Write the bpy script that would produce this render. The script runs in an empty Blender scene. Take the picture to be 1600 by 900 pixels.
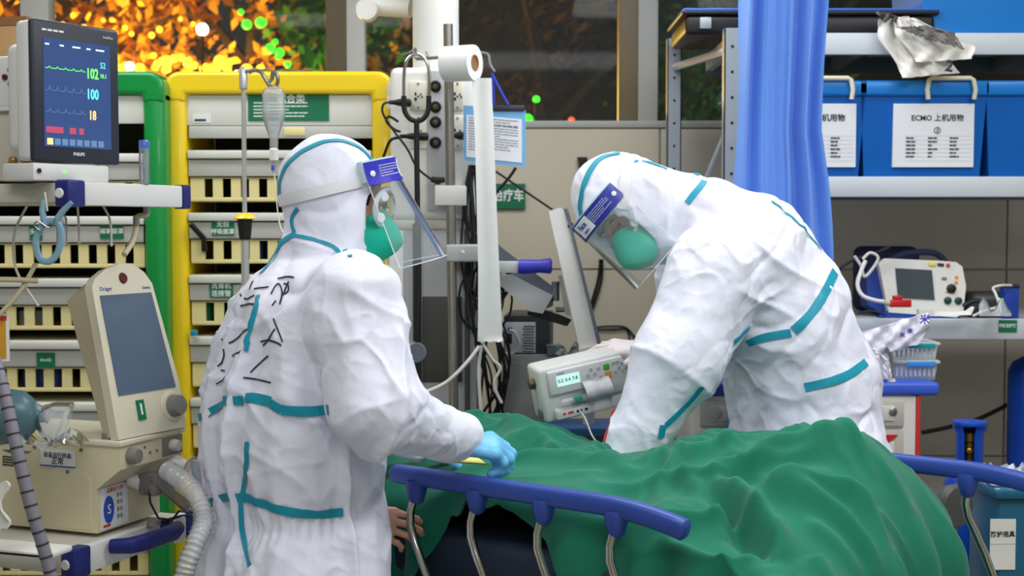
import bpy, bmesh, math, random
import numpy as np
from mathutils import Vector, Matrix, Euler
from mathutils.bvhtree import BVHTree

random.seed(7)
SC = bpy.context.scene
COL = SC.collection
PI = math.pi
R = math.radians

# ---------------------------------------------------------------- camera, light, exposure
F_PX, PITCH = 2100.0, math.atan(100 / 2100.0)
CAM = Vector((0, 0, 1.54))
cd = bpy.data.cameras.new('camera'); co = bpy.data.objects.new('camera', cd); COL.objects.link(co)
cd.sensor_width = 36.0; cd.lens = 36.0 * F_PX / 1600.0; cd.clip_end = 200
co.location = CAM; co.rotation_euler = (PI / 2 - PITCH, 0, 0)
cd.dof.use_dof = True; cd.dof.focus_distance = 3.05; cd.dof.aperture_fstop = 4.5
SC.camera = co

wd = bpy.data.worlds.new('night'); SC.world = wd; wd.use_nodes = True
wd.node_tree.nodes['Background'].inputs[0].default_value = (0.020, 0.020, 0.016, 1)
wd.node_tree.nodes['Background'].inputs[1].default_value = 1.0

def area(name, loc, sx, sy, power, color=(0.96, 0.98, 1.0), rot=(0, 0, 0)):
    l = bpy.data.lights.new(name, 'AREA'); l.shape = 'RECTANGLE'; l.size = sx; l.size_y = sy
    l.energy = power; l.color = color
    o = bpy.data.objects.new(name, l); COL.objects.link(o); o.location = loc; o.rotation_euler = rot
    return o
# unseen ceiling lights assumed over the ward, two of them added as fill
area('unseen_ceiling_light', (1.0, 2.0, 2.93), 1.2, 0.9, 27)
area('unseen_ceiling_light', (0.3, -0.9, 2.93), 1.2, 1.2, 25)  # added behind the camera as frontal fill
area('unseen_ceiling_light', (-1.0, 1.4, 2.93), 1.2, 0.6, 15)
area('unseen_ceiling_light', (-1.5, 3.6, 2.93), 1.2, 0.6, 15)
area('unseen_ceiling_light', (0.4, 3.9, 2.93), 1.2, 0.6, 17)
area('unseen_ceiling_light', (1.9, 2.9, 2.93), 0.6, 1.2, 16)  # added in front of the shelving to brighten the wall behind it

vs = SC.view_settings
vs.view_transform = 'Standard'; vs.look = 'None'; vs.gamma = 1; vs.use_curve_mapping = False
vs.exposure = 0.47

# ---------------------------------------------------------------- helpers
_fw = Vector((0, math.cos(PITCH), -math.sin(PITCH))); _up = Vector((0, math.sin(PITCH), math.cos(PITCH)))
def ray(px, py):
    return Vector((1, 0, 0)) * ((px - 800) / F_PX) + _up * (-(py - 450) / F_PX) + _fw
def W(px, py, Y):
    d = ray(px, py); return CAM + d * (Y / d.y)
def lin(c):
    def g(v):
        v /= 255.0
        return v / 12.92 if v <= 0.04045 else ((v + 0.055) / 1.055) ** 2.4
    return tuple(g(v) for v in c)

MATS = {}
def mat(name, col, rough=0.5, metal=0.0, var=0.05, vscale=8.0, bump=0.0, bscale=60.0, trans=0.0, alpha=1.0,
        emit=None, estr=1.0, sheen=0.0, spec=0.5, ior=1.45, coat=0.0, col2=None, sss=0.0, bdist=0.002):
    if name in MATS: return MATS[name]
    m = bpy.data.materials.new(name); m.use_nodes = True; MATS[name] = m
    nt = m.node_tree; b = nt.nodes['Principled BSDF']; N = nt.nodes.new; Lk = nt.links.new
    c = lin(col)
    tc = N('ShaderNodeTexCoord')
    nz = N('ShaderNodeTexNoise'); nz.inputs['Scale'].default_value = vscale; nz.inputs['Detail'].default_value = 4
    Lk(tc.outputs['Object'], nz.inputs['Vector'])
    mr = N('ShaderNodeMix'); mr.data_type = 'RGBA'
    Lk(nz.outputs['Fac'], mr.inputs['Factor'])
    if col2 is not None:
        a, d = c, lin(col2)
    else:
        a = tuple(max(0, v * (1 - var * 1.6)) for v in c); d = tuple(min(1, v * (1 + var * 1.6)) for v in c)
    mr.inputs['A'].default_value = (*a, 1); mr.inputs['B'].default_value = (*d, 1)
    Lk(mr.outputs['Result'], b.inputs['Base Color'])
    b.inputs['Roughness'].default_value = rough; b.inputs['Metallic'].default_value = metal
    b.inputs['Specular IOR Level'].default_value = spec; b.inputs['IOR'].default_value = ior
    b.inputs['Transmission Weight'].default_value = trans; b.inputs['Alpha'].default_value = alpha
    b.inputs['Sheen Weight'].default_value = sheen; b.inputs['Coat Weight'].default_value = coat
    if sss:
        b.inputs['Subsurface Weight'].default_value = sss; b.inputs['Subsurface Radius'].default_value = (0.012, 0.006, 0.004)
    if emit is not None:
        b.inputs['Emission Color'].default_value = (*lin(emit), 1); b.inputs['Emission Strength'].default_value = estr
    if bump:
        n2 = N('ShaderNodeTexNoise'); n2.inputs['Scale'].default_value = bscale; n2.inputs['Detail'].default_value = 3
        Lk(tc.outputs['Object'], n2.inputs['Vector'])
        bp = N('ShaderNodeBump'); bp.inputs['Strength'].default_value = bump; bp.inputs['Distance'].default_value = bdist
        Lk(n2.outputs['Fac'], bp.inputs['Height']); Lk(bp.outputs['Normal'], b.inputs['Normal'])
    return m

def clear(name, col=(255, 255, 255), rough=0.03, tint=0.12, spec=0.5, fior=1.35):
    """thin clear plastic: mostly see-through with a glossy skin"""
    if name in MATS: return MATS[name]
    m = bpy.data.materials.new(name); m.use_nodes = True; MATS[name] = m
    nt = m.node_tree; N = nt.nodes.new; Lk = nt.links.new
    nt.nodes.remove(nt.nodes['Principled BSDF']); out = nt.nodes['Material Output']
    tr = N('ShaderNodeBsdfTransparent'); tr.inputs[0].default_value = (*[1 - (1 - v) * 0.35 for v in lin(col)], 1)
    pb = N('ShaderNodeBsdfPrincipled'); pb.inputs['Base Color'].default_value = (*lin(col), 1)
    pb.inputs['Roughness'].default_value = rough; pb.inputs['Specular IOR Level'].default_value = spec
    fr = N('ShaderNodeFresnel'); fr.inputs['IOR'].default_value = fior
    nz = N('ShaderNodeTexNoise'); nz.inputs['Scale'].default_value = 22; nz.inputs['Detail'].default_value = 3
    tc = N('ShaderNodeTexCoord'); Lk(tc.outputs['Object'], nz.inputs['Vector'])
    mu = N('ShaderNodeMath'); mu.operation = 'MULTIPLY_ADD'; mu.inputs[1].default_value = tint * 0.6; mu.inputs[2].default_value = tint * 0.7
    Lk(nz.outputs['Fac'], mu.inputs[0])
    mx = N('ShaderNodeMixShader'); Lk(mu.outputs[0], mx.inputs[0]); Lk(tr.outputs[0], mx.inputs[1]); Lk(pb.outputs[0], mx.inputs[2])
    gl = N('ShaderNodeBsdfGlossy'); gl.inputs['Roughness'].default_value = rough; m2 = N('ShaderNodeMixShader')
    Lk(fr.outputs[0], m2.inputs[0]); Lk(mx.outputs[0], m2.inputs[1]); Lk(gl.outputs[0], m2.inputs[2])
    Lk(m2.outputs[0], out.inputs['Surface'])
    return m

class MB:
    def __init__(s): s.v = []; s.f = []
    def add(s, vs, fs, M=None):
        o = len(s.v)
        s.v += [tuple(M @ Vector(p)) if M is not None else tuple(p) for p in vs]
        s.f += [tuple(i + o for i in f) for f in fs]; return s
    def box(s, x0, x1, y0, y1, z0, z1, M=None):
        v = [(x, y, z) for z in (z0, z1) for y in (y0, y1) for x in (x0, x1)]
        return s.add(v, [(0, 2, 3, 1), (4, 5, 7, 6), (0, 1, 5, 4), (2, 6, 7, 3), (0, 4, 6, 2), (1, 3, 7, 5)], M)
    def rbox(s, x0, x1, y0, y1, z0, z1, r=0.004, seg=2, M=None):
        bm = bmesh.new(); bmesh.ops.create_cube(bm, size=1)
        for v in bm.verts: v.co = Vector(((x0 + x1) / 2 + v.co.x * (x1 - x0), (y0 + y1) / 2 + v.co.y * (y1 - y0), (z0 + z1) / 2 + v.co.z * (z1 - z0)))
        r = min(r, 0.49 * min(abs(x1 - x0), abs(y1 - y0), abs(z1 - z0)))
        bmesh.ops.bevel(bm, geom=bm.edges[:], offset=r, segments=seg, profile=0.5, affect='EDGES')
        return s.bm(bm, M)
    def bm(s, bm, M=None):
        bm.verts.index_update()
        s.add([v.co[:] for v in bm.verts], [[v.index for v in f.verts] for f in bm.faces], M); bm.free(); return s
    def tube(s, pts, r, n=8, M=None, cap=True, closed=False, flat=1.0):
        pts = [Vector(p) for p in pts]; k = len(pts)
        rs = list(r) if hasattr(r, '__len__') else [r] * k
        o = len(s.v); prev = None; vs = []
        for i, p in enumerate(pts):
            a = pts[(i - 1) % k] if (closed or i > 0) else p; b = pts[(i + 1) % k] if (closed or i < k - 1) else p
            t = (b - a).normalized() if (b - a).length > 1e-9 else Vector((0, 0, 1))
            if prev is None:
                u = t.cross(Vector((0, 0, 1)))
                if u.length < 1e-3: u = t.cross(Vector((0, 1, 0)))
                u.normalize()
            else:
                u = (prev - t * prev.dot(t))
                u = u.normalized() if u.length > 1e-6 else t.orthogonal().normalized()
            prev = u; w = t.cross(u)
            for j in range(n):
                an = 2 * PI * j / n
                vs.append(p + u * (math.cos(an) * rs[i]) + w * (math.sin(an) * rs[i] * flat))
        fs = []
        for i in range(k if closed else k - 1):
            i2 = (i + 1) % k
            for j in range(n):
                j2 = (j + 1) % n
                fs.append((i * n + j, i * n + j2, i2 * n + j2, i2 * n + j))
        if cap and not closed:
            fs.append(tuple(range(n))[::-1]); fs.append(tuple((k - 1) * n + j for j in range(n)))
        return s.add(vs, fs, M)
    def lathe(s, prof, n=16, M=None, sy=1.0):
        vs, fs = [], []
        for (r, z) in prof:
            for j in range(n):
                a = 2 * PI * j / n; vs.append((r * math.cos(a), r * math.sin(a) * sy, z))
        for i in range(len(prof) - 1):
            for j in range(n):
                j2 = (j + 1) % n; fs.append((i * n + j, i * n + j2, (i + 1) * n + j2, (i + 1) * n + j))
        fs.append(tuple(range(n))[::-1]); fs.append(tuple((len(prof) - 1) * n + j for j in range(n)))
        return s.add(vs, fs, M)
    def prism(s, poly, y0, y1, M=None):
        """polygon in local x-z, extruded along y"""
        n = len(poly)
        ar = sum(poly[i][0] * poly[(i + 1) % n][1] - poly[(i + 1) % n][0] * poly[i][1] for i in range(n))
        if ar < 0: poly = poly[::-1]
        vs = [(x, y0, z) for x, z in poly] + [(x, y1, z) for x, z in poly]
        fs = [tuple(range(n)), tuple(range(2 * n - 1, n - 1, -1))]
        for i in range(n):
            j = (i + 1) % n; fs.append((i, i + n, j + n, j))
        return s.add(vs, fs, M)
    def sheet(s, P, th=0.0, M=None):
        """grid of points P[i][j]; with a thickness it becomes a closed slab"""
        a, b = len(P), len(P[0]); vs = [Vector(p) for row in P for p in row]
        fs = [(i * b + j, i * b + j + 1, (i + 1) * b + j + 1, (i + 1) * b + j) for i in range(a - 1) for j in range(b - 1)]
        if th:
            nr = [Vector((0, 0, 0)) for _ in vs]
            for f in fs:
                n = (vs[f[2]] - vs[f[0]]).cross(vs[f[3]] - vs[f[1]])
                for i in f: nr[i] += n
            m = a * b
            vs2 = [v - (nr[i].normalized() if nr[i].length > 0 else nr[i]) * th for i, v in enumerate(vs)]
            vs += vs2; fs2 = [tuple(i + m for i in f[::-1]) for f in fs]
            rim = [(i * b) for i in range(a)]; ed = []
            ed += [(j, j + 1) for j in range(b - 1)]; ed += [(i * b + b - 1, (i + 1) * b + b - 1) for i in range(a - 1)]
            ed += [((a - 1) * b + j + 1, (a - 1) * b + j) for j in range(b - 1)]; ed += [((i + 1) * b, i * b) for i in range(a - 1)]
            fs = fs + fs2 + [(q, p, p + m, q + m) for p, q in ed]
        return s.add(vs, fs, M)
    def build(s, name, m, parent=None, smooth=35, kind=None):
        me = bpy.data.meshes.new(name); me.from_pydata(s.v, [], s.f)
        if isinstance(m, str): m = MATS[m]
        me.materials.append(m)
        if smooth:
            me.shade_smooth(); me.set_sharp_from_angle(angle=R(smooth))
        me.update()
        o = bpy.data.objects.new(name, me); COL.objects.link(o)
        if parent is not None: o.parent = parent
        if kind: o['kind'] = kind
        return o

def tag(o, label=None, cat=None, group=None, kind=None):
    if label: o['label'] = label
    if cat: o['category'] = cat
    if group: o['group'] = group
    if kind: o['kind'] = kind
    return o
def thing(name, label, cat, loc=(0, 0, 0), rz=0.0, group=None, rot=None):
    o = bpy.data.objects.new(name, None); COL.objects.link(o); o.empty_display_size = 0.05
    o.location = loc; o.rotation_euler = rot if rot is not None else (0, 0, rz)
    return tag(o, label, cat, group)
def mw(o):
    M = Matrix.LocRotScale(o.location, o.rotation_euler, o.scale)
    return mw(o.parent) @ M if o.parent else M
def LP(o, p): return mw(o).inverted() @ Vector(p)
def copy_tree(o, parent=None):
    c = o.copy(); COL.objects.link(c); c.parent = parent
    for ch in list(o.children): copy_tree(ch, c)
    return c

def TR(x=0, y=0, z=0, rx=0, ry=0, rz=0):
    return Matrix.Translation((x, y, z)) @ Euler((rx, ry, rz)).to_matrix().to_4x4()
FACE = TR(rx=PI / 2)             # text plane turned to face -y
def text(body, size, m, parent, M, align='CENTER', name='lettering', extrude=0.0002, bold=0.0, sx=1.0):
    cu = bpy.data.curves.new('t', 'FONT'); cu.body = body; cu.size = size; cu.align_x = align; cu.align_y = 'CENTER'
    cu.extrude = extrude; cu.offset = bold; cu.resolution_u = 2
    o = bpy.data.objects.new('t', cu); COL.objects.link(o)
    bpy.context.view_layer.update()
    me = bpy.data.meshes.new_from_object(o.evaluated_get(bpy.context.evaluated_depsgraph_get()))
    bpy.data.objects.remove(o); bpy.data.curves.remove(cu)
    me.transform(M @ Matrix.Diagonal((sx, 1, 1, 1))); me.materials.clear(); me.materials.append(MATS[m] if isinstance(m, str) else m)
    ob = bpy.data.objects.new(name, me); COL.objects.link(ob); ob.parent = parent
    return ob
def scribble(x0, x1, z0, z1, rows, rnd, fill=0.55, wmin=0.02, wmax=0.14):
    """rows of tiny unreadable print as little flat bars in the plane y=0"""
    mb = MB(); H = (z1 - z0) / rows
    for r in range(rows):
        x = x0; top = z1 - r * H
        end = x1 if rnd.random() < 0.6 else x0 + (x1 - x0) * rnd.uniform(0.4, 0.95)
        while x < end:
            w = (x1 - x0) * rnd.uniform(wmin, wmax); w = min(w, end - x)
            mb.box(x, x + w * 0.86, -0.0004, 0.0, top - H * fill, top); x += w
    return mb

# ---------------------------------------------------------------- implicit surfaces
def A(p): return np.array(p, dtype=np.float32)
def smin(a, b, k):
    h = np.clip(0.5 + 0.5 * (b - a) / k, 0, 1)
    return b * (1 - h) + a * h - k * h * (1 - h)
def smax(a, b, k): return -smin(-a, -b, k)
def s_cap(P, a, b, ra, rb):
    a, b = A(a), A(b); ab = b - a; t = np.clip((P - a) @ ab / (ab @ ab), 0, 1)
    return np.linalg.norm(P - a - t[:, None] * ab, axis=1) - (ra + (rb - ra) * t)
def s_ell(P, c, r, ax=None):
    q = P - A(c)
    if ax is not None: q = q @ np.array(ax, dtype=np.float32).T
    r = A(r); k0 = np.linalg.norm(q / r, axis=1); k1 = np.linalg.norm(q / (r * r), axis=1) + 1e-6
    return k0 * (k0 - 1) / k1
def s_ecap(P, a, b, ra, rb, side):
    """capsule of elliptical section; ra=(in-plane, along side)"""
    a, b = A(a), A(b); ab = b - a; t = np.clip((P - a) @ ab / (ab @ ab), 0, 1)
    q = P - a - t[:, None] * ab; sd = A(side); sd = sd / np.linalg.norm(sd)
    w = q @ sd; rest = np.sqrt(np.maximum((q * q).sum(1) - w * w, 0))
    r1 = ra[0] + (rb[0] - ra[0]) * t; r2 = ra[1] + (rb[1] - ra[1]) * t
    k0 = np.sqrt((rest / r1) ** 2 + (w / r2) ** 2); k1 = np.sqrt((rest / r1 ** 2) ** 2 + (w / r2 ** 2) ** 2) + 1e-6
    return k0 * (k0 - 1) / k1
def surface(fn, lo, hi, h):
    """naive surface nets of fn(P)=0"""
    lo, hi = A(lo), A(hi); n = np.ceil((hi - lo) / h).astype(int) + 1
    ax = [lo[i] + h * np.arange(n[i], dtype=np.float32) for i in range(3)]
    V = np.empty(n, dtype=np.float32)
    Yg, Zg = np.meshgrid(ax[1], ax[2], indexing='ij'); yz = np.stack([Yg.ravel(), Zg.ravel()], 1)
    step = max(1, int(400000 / len(yz)))
    for i in range(0, n[0], step):
        xs = ax[0][i:i + step]
        P = np.empty((len(xs), len(yz), 3), dtype=np.float32); P[:, :, 0] = xs[:, None]; P[:, :, 1:] = yz[None]
        V[i:i + step] = fn(P.reshape(-1, 3)).reshape(len(xs), n[1], n[2])
    S = V < 0
    C = np.zeros(n - 1, dtype=np.int8); cor = [(i, j, k) for i in (0, 1) for j in (0, 1) for k in (0, 1)]
    for (i, j, k) in cor: C += S[i:n[0] - 1 + i, j:n[1] - 1 + j, k:n[2] - 1 + k]
    act = np.argwhere((C > 0) & (C < 8))
    idx = -np.ones(n - 1, dtype=np.int64); idx[act[:, 0], act[:, 1], act[:, 2]] = np.arange(len(act))
    acc = np.zeros((len(act), 3)); cnt = np.zeros(len(act))
    for a in cor:
        for d in range(3):
            if a[d]: continue
            b = list(a); b[d] = 1
            va = V[act[:, 0] + a[0], act[:, 1] + a[1], act[:, 2] + a[2]]; vb = V[act[:, 0] + b[0], act[:, 1] + b[1], act[:, 2] + b[2]]
            m = (va < 0) != (vb < 0); t = np.where(m, va / np.where(m, va - vb, 1), 0)
            q = np.tile(np.array(a, float), (len(act), 1)); q[:, d] += t
            acc[m] += q[m]; cnt[m] += 1
    verts = lo + h * (act + acc / cnt[:, None])
    quads = []
    for d in range(3):
        o1, o2 = (d + 1) % 3, (d + 2) % 3
        sl0 = [slice(None)] * 3; sl1 = [slice(None)] * 3; sl0[d] = slice(0, -1); sl1[d] = slice(1, None)
        e = S[tuple(sl0)] != S[tuple(sl1)]; E = np.argwhere(e)
        E = E[(E[:, o1] > 0) & (E[:, o2] > 0) & (E[:, o1] < n[o1] - 1) & (E[:, o2] < n[o2] - 1)]
        def cell(a, b):
            q = E.copy(); q[:, o1] -= a; q[:, o2] -= b; return idx[q[:, 0], q[:, 1], q[:, 2]]
        Q = np.stack([cell(1, 1), cell(0, 1), cell(0, 0), cell(1, 0)], 1)
        fl = S[E[:, 0], E[:, 1], E[:, 2]]; Q[~fl] = Q[~fl][:, ::-1]; quads.append(Q)
    return verts, np.concatenate(quads)
def mesh_from(name, verts, quads, m, parent=None, smooth=True):
    me = bpy.data.meshes.new(name)
    me.vertices.add(len(verts)); me.vertices.foreach_set('co', np.asarray(verts, dtype=np.float32).ravel())
    nq = len(quads); me.loops.add(nq * 4); me.polygons.add(nq)
    me.loops.foreach_set('vertex_index', np.asarray(quads, dtype=np.int32).ravel())
    me.polygons.foreach_set('loop_start', np.arange(0, nq * 4, 4, dtype=np.int32))
    me.update(calc_edges=True); me.validate()
    me.materials.append(MATS[m] if isinstance(m, str) else m)
    if smooth: me.shade_smooth()
    o = bpy.data.objects.new(name, me); COL.objects.link(o)
    if parent is not None: o.parent = parent
    return o
def vnormals(verts, quads):
    n = np.cross(verts[quads[:, 2]] - verts[quads[:, 0]], verts[quads[:, 3]] - verts[quads[:, 1]])
    out = np.zeros_like(verts)
    for i in range(4): np.add.at(out, quads[:, i], n)
    return out / (np.linalg.norm(out, axis=1)[:, None] + 1e-12)
def relax(verts, quads, it=2, lam=0.5):
    for _ in range(it):
        s = np.zeros_like(verts); c = np.zeros(len(verts))
        for a, b in ((0, 1), (1, 2), (2, 3), (3, 0)):
            np.add.at(s, quads[:, a], verts[quads[:, b]]); np.add.at(s, quads[:, b], verts[quads[:, a]])
            np.add.at(c, quads[:, a], 1); np.add.at(c, quads[:, b], 1)
        verts = verts + lam * (s / c[:, None] - verts)
    return verts
def subdivide(verts, quads):
    """one midpoint split of every quad"""
    nv = len(verts)
    E = np.sort(np.concatenate([quads[:, [0, 1]], quads[:, [1, 2]], quads[:, [2, 3]], quads[:, [3, 0]]]), axis=1)
    key = E[:, 0].astype(np.int64) * nv + E[:, 1]; u, inv = np.unique(key, return_inverse=True)
    em = (verts[u // nv] + verts[u % nv]) / 2; fm = verts[quads].mean(1)
    nq = len(quads); e = inv.reshape(4, nq) + nv; f = np.arange(nq) + nv + len(u)
    V = np.concatenate([verts, em, fm])
    Q = np.concatenate([np.stack([quads[:, i], e[i], f, e[(i + 3) % 4]], 1) for i in range(4)])
    return relax(V, Q, 1, 0.4), Q
def _hash(i, j, k):
    h = (i * 374761393 + j * 668265263 + k * 2147483647 + 1274126177) & 0xffffffff
    h = ((h ^ (h >> 13)) * 1274126177) & 0xffffffff
    return ((h ^ (h >> 16)) & 0xffff) / 32767.5 - 1.0
def vnoise(P):
    P = np.asarray(P, dtype=np.float64); i = np.floor(P).astype(np.int64); f = P - i; f = f * f * f * (f * (f * 6 - 15) + 10)
    r = 0
    for a in (0, 1):
        for b in (0, 1):
            for c in (0, 1):
                w = (f[:, 0] if a else 1 - f[:, 0]) * (f[:, 1] if b else 1 - f[:, 1]) * (f[:, 2] if c else 1 - f[:, 2])
                r = r + w * _hash(i[:, 0] + a, i[:, 1] + b, i[:, 2] + c)
    return r
def warp(P, s, a, seed=0):
    return P + a * np.stack([vnoise(P * s + seed + 17 * i) for i in range(3)], 1)
def ridged(P): return 1 - 2 * np.abs(vnoise(P))
def bvh_of(o):
    me = o.data; M = mw(o)
    vs = [M @ v.co for v in me.vertices]
    return BVHTree.FromPolygons(vs, [tuple(p.vertices) for p in me.polygons])
def smooth_path(pts, n=10):
    pts = [Vector(p) for p in pts]; P = []
    for i in range(len(pts) - 1):
        p0 = pts[max(i - 1, 0)]; p1, p2 = pts[i], pts[i + 1]; p3 = pts[min(i + 2, len(pts) - 1)]
        for k in range(n):
            t = k / n; P.append(0.5 * ((2 * p1) + (p2 - p0) * t + (2 * p0 - 5 * p1 + 4 * p2 - p3) * t * t + (3 * p1 - p0 - 3 * p2 + p3) * t ** 3))
    return P + [pts[-1]]
# ---------------------------------------------------------------- setting
mat('floor_vinyl', (150, 152, 150), 0.35, var=0.05, vscale=3)
mat('wall_beige', (208, 199, 176), 0.55, var=0.02, vscale=4)
mat('wall_grey', (212, 205, 192), 0.7, var=0.04, vscale=3)
mat('ceiling_white', (232, 232, 228), 0.8, var=0.02)
mat('frame_white', (226, 228, 226), 0.45, var=0.02); mat('frame_brown', (120, 106, 82), 0.5, var=0.03); mat('frame_grey', (176, 176, 170), 0.45, var=0.02)
mat('wall_side', (190, 186, 174), 0.7, var=0.03)
YB = 5.3
def struct(name, mb, m, smooth=35, parent=None):
    o = mb.build(name, m, parent, smooth)
    if parent is None: o['kind'] = 'structure'
    return o
def zb_(py): return W(0, py, YB).z
def xb_(px): return W(px, 450, YB).x
struct('floor', MB().box(-3.6, 3.6, -2.5, YB + 0.2, -0.05, 0.0), 'floor_vinyl')
struct('ceiling', MB().box(-3.6, 3.6, -2.5, YB + 0.2, 2.95, 3.0), 'ceiling_white')
struct('wall_left', MB().box(-3.65, -3.6, -2.5, YB + 0.2, 0, 2.95), 'wall_side')
struct('wall_right', MB().box(3.6, 3.65, -2.5, YB + 0.2, 0, 2.95), 'wall_side')
struct('wall_front', MB().box(-3.6, 3.6, -2.55, -2.5, 0, 2.95), 'wall_side')
sill = zb_(200); zt_ = 2.85
wb_ = struct('wall_back', MB().box(-3.6, 3.6, YB + 0.015, YB + 0.15, 0, sill), 'wall_beige')
struct('trim_1', MB().box(-3.6, 3.6, YB - 0.01, YB + 0.15, zt_, 2.95), 'frame_white')
# wall panels with recessed joints, grey behind the shelving
zj = [0.0, zb_(562), zb_(421), sill]; zj = [0.0, 0.62, zb_(421), sill]
xj = [-3.6, -2.4, -1.2, xb_(575), xb_(1030), 1.95, 3.6]
for i in range(len(xj) - 1):
    for j in range(3):
        MB().rbox(xj[i] + 0.003, xj[i + 1] - 0.003, YB - 0.004, YB + 0.02, zj[j] + 0.003, zj[j + 1] - 0.003, 0.002, 1).build('panel', 'wall_beige' if xj[i] < xb_(1000) else 'wall_grey', wb_)
struct('baseboard_back', MB().box(-3.6, 3.6, YB - 0.016, YB - 0.004, 0, 0.09), 'frame_grey')
w1 = struct('window_1', MB().rbox(-3.6, 3.6, YB - 0.012, YB + 0.08, sill, sill + 0.028, 0.004), 'frame_grey')
for a, b, m in ((40, 84, 'frame_white'), (512, 544, 'frame_brown'), (544, 572, 'frame_white'), (965, 995, 'frame_brown'), (995, 1026, 'frame_grey')):
    MB().rbox(xb_(a), xb_(b), YB - 0.01, YB + 0.07, sill + 0.02, zt_, 0.004).build('mullion', m, w1)
for x in (-2.6, 2.3): MB().rbox(x, x + 0.08, YB - 0.01, YB + 0.07, sill + 0.02, zt_, 0.004).build('mullion', 'frame_grey', w1)
MB().rbox(-3.6, 3.6, YB - 0.01, YB + 0.07, zt_ - 0.03, zt_, 0.004).build('head_rail', 'frame_white', w1)
xs = [-3.6, -2.6, xb_(42), xb_(528), xb_(980), 2.34, 3.6]
gm = clear('window_glass', (235, 240, 238), 0.03, 0.02, fior=1.12)
for i in range(len(xs) - 1): MB().box(xs[i] + 0.01, xs[i + 1] - 0.01, YB + 0.03, YB + 0.036, sill + 0.02, zt_ - 0.02).build('pane', gm, w1, 0)

# ---------------------------------------------------------------- night outside
mat('ground_night', (60, 58, 50), 0.9); mat('bark', (70, 54, 40), 0.9)
mat('leaf_gold', (226, 176, 50), 0.7, col2=(190, 110, 24), vscale=3); mat('leaf_green', (70, 130, 30), 0.7, col2=(30, 70, 16), vscale=3); mat('leaf_brown', (120, 84, 40), 0.7, col2=(70, 50, 24), vscale=3)
mat('lamp_amber', (255, 190, 60), 0.4, emit=(255, 190, 40), estr=3.2); mat('lamp_white', (255, 240, 200), 0.4, emit=(255, 236, 190), estr=12); mat('lamp_green', (40, 255, 60), 0.4, emit=(60, 240, 40), estr=2.2); mat('lamp_red', (255, 90, 50), 0.4, emit=(240, 80, 40), estr=2)
mat('facade_dark', (74, 66, 52), 0.8, var=0.1, vscale=1.0)
struct('ground_outside', MB().box(-16, 16, YB + 0.3, 24, -0.06, -0.02), 'ground_night')
fac = struct('facade_wall', MB().box(-3, 14, 17.0, 17.3, 0, 9), 'facade_dark')
for i in range(5):
    for j in range(3): MB().box(-1.8 + 2.2 * i, -0.7 + 2.2 * i, 16.96, 17.0, 1.2 + 2.2 * j, 2.6 + 2.2 * j).build('window_pane', 'monitor_black' if 'monitor_black' in MATS else mat('monitor_black', (20, 20, 20), 0.3), fac)
def tree(label, x, y, h, r, m, seed, group='trees outside the window', n=2400, ls=0.075):
    t = thing('tree', label, 'tree', (x, y, -0.02)); rn = np.random.RandomState(seed)
    MB().tube([(0, 0, 0), (0.05, 0, h * 0.3), (-0.04, 0.04, h * 0.6), (0.02, 0, h * 0.85)], [0.12, 0.10, 0.06, 0.02], 8).build('trunk', 'bark', t)
    for k in range(5):
        a = rn.uniform(0, 6.28); MB().tube([(0, 0, h * (0.35 + .08 * k)), (math.cos(a) * r * .5, math.sin(a) * r * .5, h * (0.5 + .08 * k)), (math.cos(a) * r * .9, math.sin(a) * r * .9, h * (0.58 + .08 * k))], [0.05, 0.035, 0.012], 6).build('branch', 'bark', t)
    mb = MB(); cl_ = rn.normal(0, 1, (26, 3)); cl_ /= np.linalg.norm(cl_, axis=1)[:, None]; cl_ *= rn.uniform(0.3, 1, (26, 1)) ** 0.5
    for i in range(n):
        c_ = cl_[rn.randint(26)]; p = Vector((c_[0] * r, c_[1] * r, h * 0.62 + c_[2] * h * 0.36)) + Vector(rn.normal(0, r * 0.15, 3))
        u_ = Vector(rn.normal(0, 1, 3)).normalized(); w_ = u_.orthogonal().normalized(); s = ls * rn.uniform(0.6, 1.3)
        mb.add([p - u_ * s, p + w_ * s * 0.5, p + u_ * s, p - w_ * s * 0.5], [(0, 1, 2, 3)])
    mb.build('foliage', m, t, 0, kind='stuff'); t['group'] = group
    return t
tree('golden lit tree outside, left of the green cabinet corner', -4.1, 11.5, 4.6, 1.5, 'leaf_gold', 1); tree('golden lit tree outside above the yellow cabinet', -2.35, 12.2, 4.4, 1.3, 'leaf_gold', 2)
tree('green lit tree outside above the drip stand hook', -1.35, 11.4, 4.4, 0.8, 'leaf_green', 3, n=1800); tree('dim brown tree outside behind the ceiling column', 0.3, 13.5, 4.8, 1.4, 'leaf_brown', 4); tree('dim green tree outside beyond the metal shelving', 2.3, 12.0, 4.6, 1.3, 'leaf_green', 5)
for x, y, z, e, c_ in ((-3.3, 10.3, 1.9, 300, (1, .62, .16)), (-2.1, 10.6, 2.0, 260, (1, .6, .12)), (-1.2, 10.3, 2.2, 26, (.6, 1, .2)), (-4.6, 10.2, 2.6, 80, (1, .5, .15)), (2.6, 10.8, 2.4, 10, (.5, 1, .4)), (0.4, 12.0, 2.0, 10, (1, .7, .4))):
    l = bpy.data.lights.new('garden_light', 'POINT'); l.energy = e; l.color = c_; l.shadow_soft_size = 0.15; o = bpy.data.objects.new('garden_light', l); COL.objects.link(o); o.location = (x, y, z)
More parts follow.
